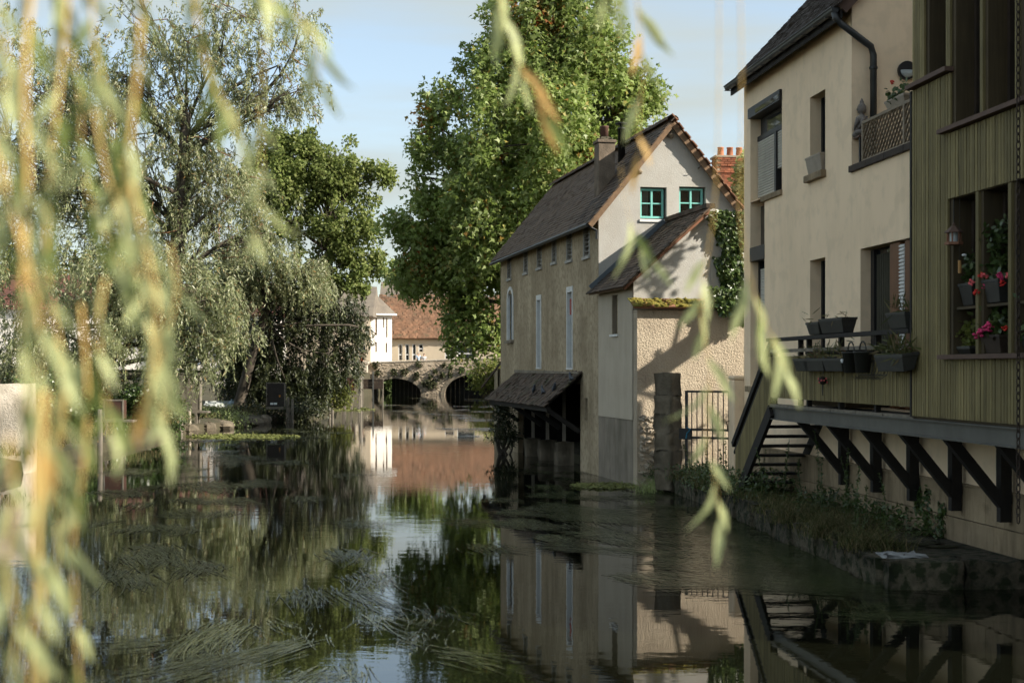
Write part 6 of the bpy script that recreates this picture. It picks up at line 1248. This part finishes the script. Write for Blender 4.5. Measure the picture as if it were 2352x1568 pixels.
# ------------------------------------------------------------------ weeds in the river
def ribbons(spec, seed, mat, name, label, dens=.7, wm=1.0):
    rng = np.random.default_rng(seed); out = []
    for (cx, cy, rx, ry, n, ang, ln) in spec:
        n = int(n * dens * 1.9); nc = max(2, n // 44); c_ = rng.integers(0, nc, n); gx = cx + rx * .62 * rng.normal(size=nc); gy = np.maximum(cy + ry * .62 * rng.normal(size=nc), 872); ga = rng.normal(size=nc) * .5
        Yc = F * HC / (gy - HY); Xc = (gx - CX) * Yc / F; Y = Yc[c_] + rng.normal(size=n) * .16 * (1 + Yc[c_] / 40); Xw = Xc[c_] + rng.normal(size=n) * .10 * (1 + Yc[c_] / 40)
        k = 6; a = math.radians(ang) + ga[c_] * .6 + rng.normal(size=n) * .09; L_ = 1.25 * ln * rng.uniform(.4, 1.5, n) * (.6 + .9 * rng.random(nc))[c_]; curl = rng.normal(size=nc)[c_] * .35 + rng.normal(size=n) * .14
        pts = np.zeros((n, k + 1, 2)); x, y = Xw.copy(), Y.copy(); pts[:, 0] = np.stack([x, y], 1)
        for i in range(k):
            aa = a + curl * (i / k); x = x + np.cos(aa) * L_ / k; y = y + np.sin(aa) * L_ / k; pts[:, i + 1] = np.stack([x, y], 1)
        wd = wm * rng.uniform(.002, .0048, n) * (1 + Y / 28); z = .004 + rng.random((n, k + 1)) * .006 * (1 + Y[:, None] / 60)
        for i in range(k):
            p0, p1 = pts[:, i], pts[:, i + 1]; dd = unit(p1 - p0); nn = np.stack([-dd[:, 1], dd[:, 0]], 1); w0 = wd * (1 - i / k * .8); w1 = wd * (1 - (i + 1) / k * .8)
            q = np.stack([np.concatenate([p0 + nn * w0[:, None], z[:, i:i + 1]], 1), np.concatenate([p0 - nn * w0[:, None], z[:, i:i + 1]], 1), np.concatenate([p1 - nn * w1[:, None], z[:, i + 1:i + 2]], 1), np.concatenate([p1 + nn * w1[:, None], z[:, i + 1:i + 2]], 1)], 1); out.append(q)
    o = np_obj(name, np.concatenate(out), 4, MT[mat]); tag(o, label, 'weed', kind='stuff')
W1 = [(1300, 1170, 170, 30, 1500, -50, .6), (1400, 1210, 190, 30, 1700, -50, .7), (1560, 1190, 130, 40, 1300, -60, .6), (1620, 1250, 170, 40, 1800, -40, .7), (1750, 1290, 170, 35, 1500, -30, .7), (1820, 1340, 120, 25, 700, -25, .7), (1480, 1300, 80, 20, 400, -20, .9), (1590, 1330, 110, 26, 500, -25, .9), (1400, 1130, 110, 14, 700, -50, .6), (1240, 1150, 70, 12, 400, -50, .6), (1950, 1410, 120, 8, 120, -10, .6), (1990, 1405, 30, 6, 60, 30, .4)]
ribbons(W1, 3, 'weed_green', 'river_weed', 'dense trailing river weed below the house and annex', .34, 2.0)
W2 = [(560, 1010, 130, 8, 900, -70, .9), (640, 990, 120, 6, 600, -70, .9), (500, 1050, 150, 10, 900, -70, .8), (620, 1060, 100, 8, 500, -60, .8), (330, 1080, 140, 16, 800, -80, .8), (440, 1110, 120, 12, 700, -70, .7), (560, 1110, 70, 10, 400, -60, .7), (330, 1140, 140, 18, 800, -80, .7), (500, 1160, 80, 12, 400, -60, .7), (300, 1200, 120, 16, 600, -80, .7), (450, 1180, 60, 10, 250, -60, .6),
      (370, 1270, 110, 16, 500, -70, .7), (450, 1295, 60, 10, 180, -60, .6), (300, 1320, 90, 14, 260, -80, .7), (760, 1200, 60, 8, 150, -60, .7), (750, 1270, 70, 12, 200, -60, .7), (720, 1140, 60, 5, 120, -60, .7), (760, 1090, 50, 4, 90, -60, .7), (860, 1330, 60, 10, 160, -60, .6), (780, 1355, 70, 12, 220, -60, .7),
      (540, 1450, 150, 26, 330, -110, .6), (380, 1490, 130, 40, 230, -110, .6), (740, 1445, 90, 18, 80, -100, .5), (880, 1405, 70, 12, 60, -80, .5), (760, 1550, 110, 14, 80, -100, .5), (960, 1460, 70, 22, 70, -60, .45), (1060, 1520, 80, 26, 60, -50, .4), (520, 1545, 180, 20, 140, -110, .5), (1010, 1400, 60, 20, 90, -50, .45)]
ribbons(W2, 4, 'weed', 'river_weed', 'pale trailing river weed drifting in the left half of the river', .25, 1.45)
W3 = [(1000, 935, 110, 14, 500, -70, 1.2), (1080, 960, 60, 22, 500, -70, 1.2), (1090, 990, 45, 20, 350, -60, 1.0), (900, 950, 70, 8, 160, -70, 1.2), (1100, 925, 30, 10, 150, -70, 1.2), (860, 935, 60, 5, 150, -70, 1.2), (1210, 1080, 70, 20, 260, -60, .5), (1300, 1090, 80, 24, 300, -60, .4)]
ribbons(W3, 5, 'weed', 'river_weed', 'streaks of river weed downstream of the bridge', .35, 1.5)
# bright sunlit green mats
def mat_patch(label, cx, cy, rx, ry, n, seed, mat='leaf_pale', L=.05):
    rng = np.random.default_rng(seed); th = rng.uniform(0, 2 * np.pi, n); rad = np.sqrt(rng.random(n)); X = cx + rx * rad * np.cos(th); Yp = cy + ry * rad * np.sin(th); Y = F * HC / (Yp - HY); C = np.stack([(X - CX) * Y / F, Y, rng.uniform(.012, .04, n)], 1)
    v = leaf_polys(C, unit(rng.normal(size=(n, 3)) * np.array((1, 1, .15))), unit(rng.normal(size=(n, 3)) * .3 + np.array((0, 0, 1))), rng.uniform(.6, 1.4, n) * L * (1 + Y / 40), rng.uniform(.6, 1.4, n) * L * .5 * (1 + Y / 40), OVAL); tag(np_obj('floating_plants', v, 6, MT[mat]), label, 'water plant', kind='stuff')
mat_patch('bright mat of floating plants below the mooring posts', 560, 1003, 130, 5, 2600, 1, 'leaf_mat', .045); mat_patch('small bright green weed bank at the foot of the annex', 1390, 1117, 80, 7, 1800, 2, 'leaf_mat', .035); mat_patch('thin floating plants near the bridge stands', 800, 940, 60, 4, 500, 3, 'leaf_mat', .05)
# grasses and weeds on the quay
def blades(pts, n, h, spread, mat, name, label, seed, wd=.008, lean=.5):
    rng = np.random.default_rng(seed); C = np.array(pts)[rng.integers(0, len(pts), n)] + rng.normal(size=(n, 3)) * np.array((spread, spread, 0)); H = h * rng.uniform(.35, 1.25, n); ln = rng.normal(size=(n, 2)) * lean * H[:, None]; out = []
    wdv = rng.normal(size=(n, 3)) * np.array((1, 1, 0)); wdv = unit(wdv) * wd; k = 4
    for i in range(k):
        t0, t1 = i / k, (i + 1) / k; f = lambda t: C + np.concatenate([ln * t * t, (H * (t - .18 * t * t))[:, None]], 1)
        p0, p1 = f(t0), f(t1); out.append(np.stack([p0 + wdv * (1 - t0), p0 - wdv * (1 - t0), p1 - wdv * (1 - t1 * .98), p1 + wdv * (1 - t1 * .98)], 1))
    tag(np_obj(name, np.concatenate(out), 4, MT[mat]), label, 'grass', kind='stuff')
gp = []
for i in range(220):
    t = R.random(); y = lerp(17.0, 30.2, t ** .8); xe = interp([(b, a) for a, b in qe], y); xw_ = HO.x + (HO.y - y) * .118
    if y < 19: x = R.uniform(xe + .02, xe + .35)
    else: x = R.uniform(xe, min(xw_ - .1, xe + 1.1))
    gp.append((x, y, .29))
blades(gp, 7000, .25, .14, 'grass', 'quay_grass', 'tangled dry and green grass on the shaded quay', 11)
blades([(4.32, 17.4, .3), (4.5, 17.2, .3), (4.15, 18.6, .3), (4.3, 18.9, .3), (4.0, 20.4, .3)], 1300, .36, .16, 'grass', 'dry_grass', 'pale dry grass tufts drooping over the quay edge', 12, .006, .8)
blades([(3.3, 30.4, .05), (3.1, 30.0, .02), (2.9, 29.3, .02), (2.75, 28.9, .02), (2.7, 28.6, .0)], 260, .3, .12, 'leaf_pale', 'water_grass', 'bright grass blades at the corner of the annex', 13, .009, .6)
for i, (x, y, h) in enumerate(sorted(((4.3, 18.0, .75), (4.42, 18.05, .7), (4.62, 19.3, .9), (4.75, 20.2, 1.1), (4.55, 21.5, 1.25), (4.3, 22.6, 1.1), (4.95, 19.0, .8), (4.1, 23.4, .9), (4.0, 25.8, .9), (3.75, 27.5, .8), (4.5, 20.6, .9), (4.75, 17.8, .5), (4.3, 24.4, .8), (4.6, 22.2, .8), (3.9, 26.6, .7), (4.2, 21.0, .6), (3.6, 28.6, .7), (4.9, 20.8, .9)), key=lambda q: q[1])):
    rng = np.random.default_rng(100 + i); t = thing('tall_weed', 'leafy weed stalk on the shaded quay, %s counted from the pale slab' % ORD[i], 'weed plant', (x, y, .29), 'weeds on the quay'); tip = Vector((x + R.gauss(0, .08), y + R.gauss(0, .1), .29 + h)); cpz = curve_pts((x, y, .25), tip, 6, .06); k = MB(); k.tube(cpz, [.008, .007, .006, .005, .004, .002], 5); k.done('stalk', MT['leaf_ivy'], t)
    n = 90; tt = rng.random(n) ** .8; C = np.array([cpz[min(5, int(q * 5))].lerp(cpz[min(5, int(q * 5) + 1)], q * 5 - int(q * 5)) for q in tt]); D = unit(rng.normal(size=(n, 3)) + np.array((0, 0, .35))); np_obj('leaves', leaf_polys(C, D, unit(rng.normal(size=(n, 3)) * .6 + np.array((0, 0, 1))), .11 * rng.uniform(.5, 1.1, n) * (1.2 - tt * .8), .022 * rng.uniform(.6, 1.3, n), LANCE), 6, MT['leaf_ivy'], t)
ivw = []
for (ca_, zb_, zt2) in ((8.9, .25, .95), (9.35, .2, .75), (8.6, .6, .9)):
    n = 120; rng = np.random.default_rng(int(ca_ * 10)); Z = rng.uniform(zb_, zt2, n); A = ca_ + rng.normal(size=n) * .06; ivw.append(np.stack([HF.o.x + HF.ex.x * A + HF.ey.x * -.06, HF.o.y + HF.ex.y * A + HF.ey.y * -.06, Z], 1))
C = np.concatenate(ivw); n = len(C); tag(np_obj('creeper', leaf_polys(C, unit(NR.normal(size=(n, 3)) + np.array((0, 0, -.5))), unit(NR.normal(size=(n, 3)) * .5 - np.array(rr_)), NR.uniform(.04, .09, n), NR.uniform(.03, .07, n), OVAL), 6, MT['leaf_ivy']), 'small dark creeper clinging to the plinth under the deck', 'creeper')
lb_ = []
for i in range(500):
    y = R.uniform(30, 70); lb_.append((interp(XL, y) - .2 - R.random() ** 1.5 * 6, y, interp(ZL, y) + .02 + .12 * R.random()))
blades(lb_, 9000, .3, .35, 'grass', 'bank_grass', 'rough grass along the left bank under the willows', 31, .02, .6)
# ------------------------------------------------------------------ hanging willow branches close to the camera
def leaf_mesh(name, L, W, bend, mat, seed):
    rg = random.Random(seed); k = MB(); n = 7; prof = [0.10, .6, .95, 1.0, .8, .42, .02]
    for i in range(n):
        t = i / (n - 1); w_ = W / 2 * prof[i]; z = -bend * t * t * L; x = rg.uniform(-.02, .02) * L
        k.v += [Vector((x - w_, t * L, z + w_ * .35)), Vector((x, t * L, z)), Vector((x + w_, t * L, z + w_ * .35))]
    for i in range(n - 1):
        a = i * 3; k.f += [(a, a + 1, a + 4, a + 3), (a + 1, a + 2, a + 5, a + 4)]
    me = mesh_of(k, name, mat, True); return me
LM = {m: [leaf_mesh('leaf', L, W, b, MT[m], i) for i, (L, W, b) in enumerate(((.085, .016, .35), (.07, .015, .15), (.10, .017, .5)))] for m in ('leaf_near', 'leaf_near_dark', 'leaf_near_orange')}
def strand(label, pts, depth, gap=.05, mats=('leaf_near',), r=.0035, t0=0.0, scale=1.0, seed=0, twig='twig_gold'):
    rg = random.Random(seed + 500); P = [px(x, y, F / (depth + (q[0] if q else 0))) for x, y, *q in pts]
    fine = []
    for i in range(len(P) - 1):
        for j in range(6): t = j / 6; p0, p1, p2, p3 = P[max(i - 1, 0)], P[i], P[i + 1], P[min(i + 2, len(P) - 1)]; fine.append(.5 * ((2 * p1) + (p2 - p0) * t + (2 * p0 - 5 * p1 + 4 * p2 - p3) * t * t + (3 * p1 - p0 - 3 * p2 + p3) * t ** 3))
    fine.append(P[-1]); n = len(fine); th = thing('willow_branch', label, 'branch', fine[0], 'willow branches hanging near the camera')
    k = MB(); k.tube(fine, [r * (1 - .65 * i / (n - 1)) for i in range(n)], 6); k.done('twig', MT[twig], th, True)
    tot = 0; nxt = 0; side = 1; L_ = sum((b - a).length for a, b in zip(fine, fine[1:]))
    for a, b in zip(fine, fine[1:]):
        d = (b - a).normalized(); tot += (b - a).length
        if tot / L_ < t0: nxt = tot; continue
        while nxt < tot:
            nxt += gap * rg.uniform(.6, 1.5); side = -side
            D = (d * .75 + Vector((side * rg.uniform(.2, .6), rg.uniform(-.45, .45), 0)) + Vector((0, 0, -.35))).normalized(); N_ = Vector((rg.gauss(0, .6), -1, rg.gauss(0, .4) + .3)); S = D.cross(N_).normalized(); N_ = S.cross(D)
            m = rg.choice(mats); s = scale * rg.uniform(.75, 1.15); shared('leaf', rg.choice(LM[m]), th, b, Matrix((S, D, N_)).transposed().to_4x4(), (s, s, s))
N, Dk, O = 'leaf_near', 'leaf_near_dark', 'leaf_near_orange'
S_ = [
 ('thick golden branch hanging along the left edge from top to bottom', [(75, -60), (55, 180), (62, 420), (50, 700), (70, 980), (80, 1250), (66, 1620)], 1.35, .075, (N, N, N, Dk), .008, 0),
 ('golden branch leaning in from the left edge at mid height', [(-60, 200), (10, 430), (70, 640), (95, 800), (80, 960), (120, 1120)], 1.3, .06, (N, N, N), .0065, 0),
 ('golden branch with pale leaves hanging right of the left edge branch', [(160, -60), (140, 160), (112, 420), (108, 640), (150, 860), (140, 1020)], 1.5, .05, (N, N, Dk), .0055, 0),
 ('broad golden branch hanging from the top near the upper left trees', [(330, -60), (318, 120), (300, 300), (285, 430), (262, 560)], 1.45, .05, (N, N, N, Dk), .0075, 0),
 ('dark leafy branch in the upper left corner', [(210, -60), (215, 90), (240, 200), (262, 330), (310, 440)], 1.6, .035, (Dk, Dk, N), .004, 0),
 ('branch with a pale leaf cluster ending above the river at left', [(215, 250), (250, 420), (300, 560), (330, 700), (362, 840), (372, 980)], 1.55, .045, (N, N, N), .0045, .2),
 ('long branch with orange stem hanging through the middle of the left side', [(300, 420), (340, 600), (360, 700), (355, 820), (340, 930)], 1.4, .05, (N, N, N, O), .0055, 0),
 ('lower left golden stem rising from the bottom edge', [(100, 900), (92, 1080), (82, 1250), (95, 1400), (90, 1620)], 1.25, .07, (N, N, N, O), .009, .05),
 ('thin amber stem left of the weeds hanging to the bottom edge', [(185, 700), (200, 900), (190, 1080), (168, 1220), (172, 1400), (185, 1600)], 1.6, .07, (N, Dk, N), .0055, .1),
 ('branch of white lit leaves at the bottom left', [(20, 1000), (30, 1150), (15, 1300), (40, 1450), (20, 1600)], 1.2, .045, (N,), .004, 0),
 ('branch with pale leaves over the left stone pillar', [(130, 780), (140, 920), (128, 1060), (140, 1180), (125, 1330)], 1.45, .04, (N, N), .0035, 0),
 ('arching branch with green leaves at the upper middle sky edge', [(560, -40), (640, 10), (705, 60), (735, 130), (722, 205)], 1.7, .035, (N, Dk, N), .0035, 0),
 ('branch with leaves hanging from the top between the willow trees', [(440, -60), (455, 60), (480, 170), (520, 250), (556, 330)], 1.6, .04, (N, N, Dk), .004, 0),
 ('thin branch ending in a pale green leaf cluster by the dark oak', [(610, 90), (598, 250), (600, 400), (585, 560)], 1.75, .05, (N,), .002, .35),
 ('hanging spray with an orange leaf in front of the tall green tree', [(1140, -80), (1150, 20), (1165, 90), (1200, 160), (1235, 215), (1250, 270)], 1.9, .05, (N, N, O, Dk), .0018, .05),
 ('faint branch tip entering at the top right of the tall tree', [(1385, -80), (1395, -30), (1402, 30)], 1.8, .035, (N, Dk), .002, 0),
 ('thin brown hanging stem in front of the mill ridge', [(1455, -80), (1468, 60), (1478, 160), (1466, 280), (1470, 360)], 1.9, .1, (O, N), .0028, .0),
 ('hanging branch of pale leaves before the metal gate', [(1652, -60), (1650, 240), (1640, 480), (1615, 640), (1612, 740), (1632, 860), (1622, 980), (1640, 1090), (1655, 1190)], 2.0, .075, (N, N, N), .0026, .52),
 ('hanging branch with leaf tip over the deck railing', [(1700, -60), (1704, 260), (1700, 480), (1718, 620), (1752, 730), (1785, 800), (1812, 880)], 1.9, .06, (N, N), .0028, .72),
 ('small pair of green leaves in front of the annex roof', [(1425, 380), (1440, 480), (1470, 555), (1500, 600)], 2.1, .055, (N, Dk), .0012, .55),
 ('leafy golden branch between the left branches at lower left', [(240, 640), (225, 760), (240, 900), (255, 1010)], 1.5, .045, (N, N, Dk), .0045, 0),
 ('short pale spray at the left edge upper part', [(-20, -40), (15, 120), (5, 280), (25, 430)], 1.4, .04, (N, N), .004, 0),
 ('long dark leafed branch behind the golden ones on the left', [(120, -60), (180, 200), (190, 380), (230, 520), (300, 640)], 1.7, .04, (Dk, N), .003, 0),
 ('pale sprig hanging beside the reddish cabinet', [(390, 560), (405, 680), (372, 800), (385, 930), (368, 1020)], 1.7, .045, (N, N, N), .003, .1),
]
for i, (lab, pts, dep, gap, mats, r, t0) in enumerate(S_): strand(lab, pts, dep * (1.0 if dep < 1.85 else 1.15), gap * .44, (mats + (Dk, Dk)) if i in (0, 2, 3, 4, 12, 22, 8) else mats, r * .42, t0, .66 if dep < 1.85 else .95, i)
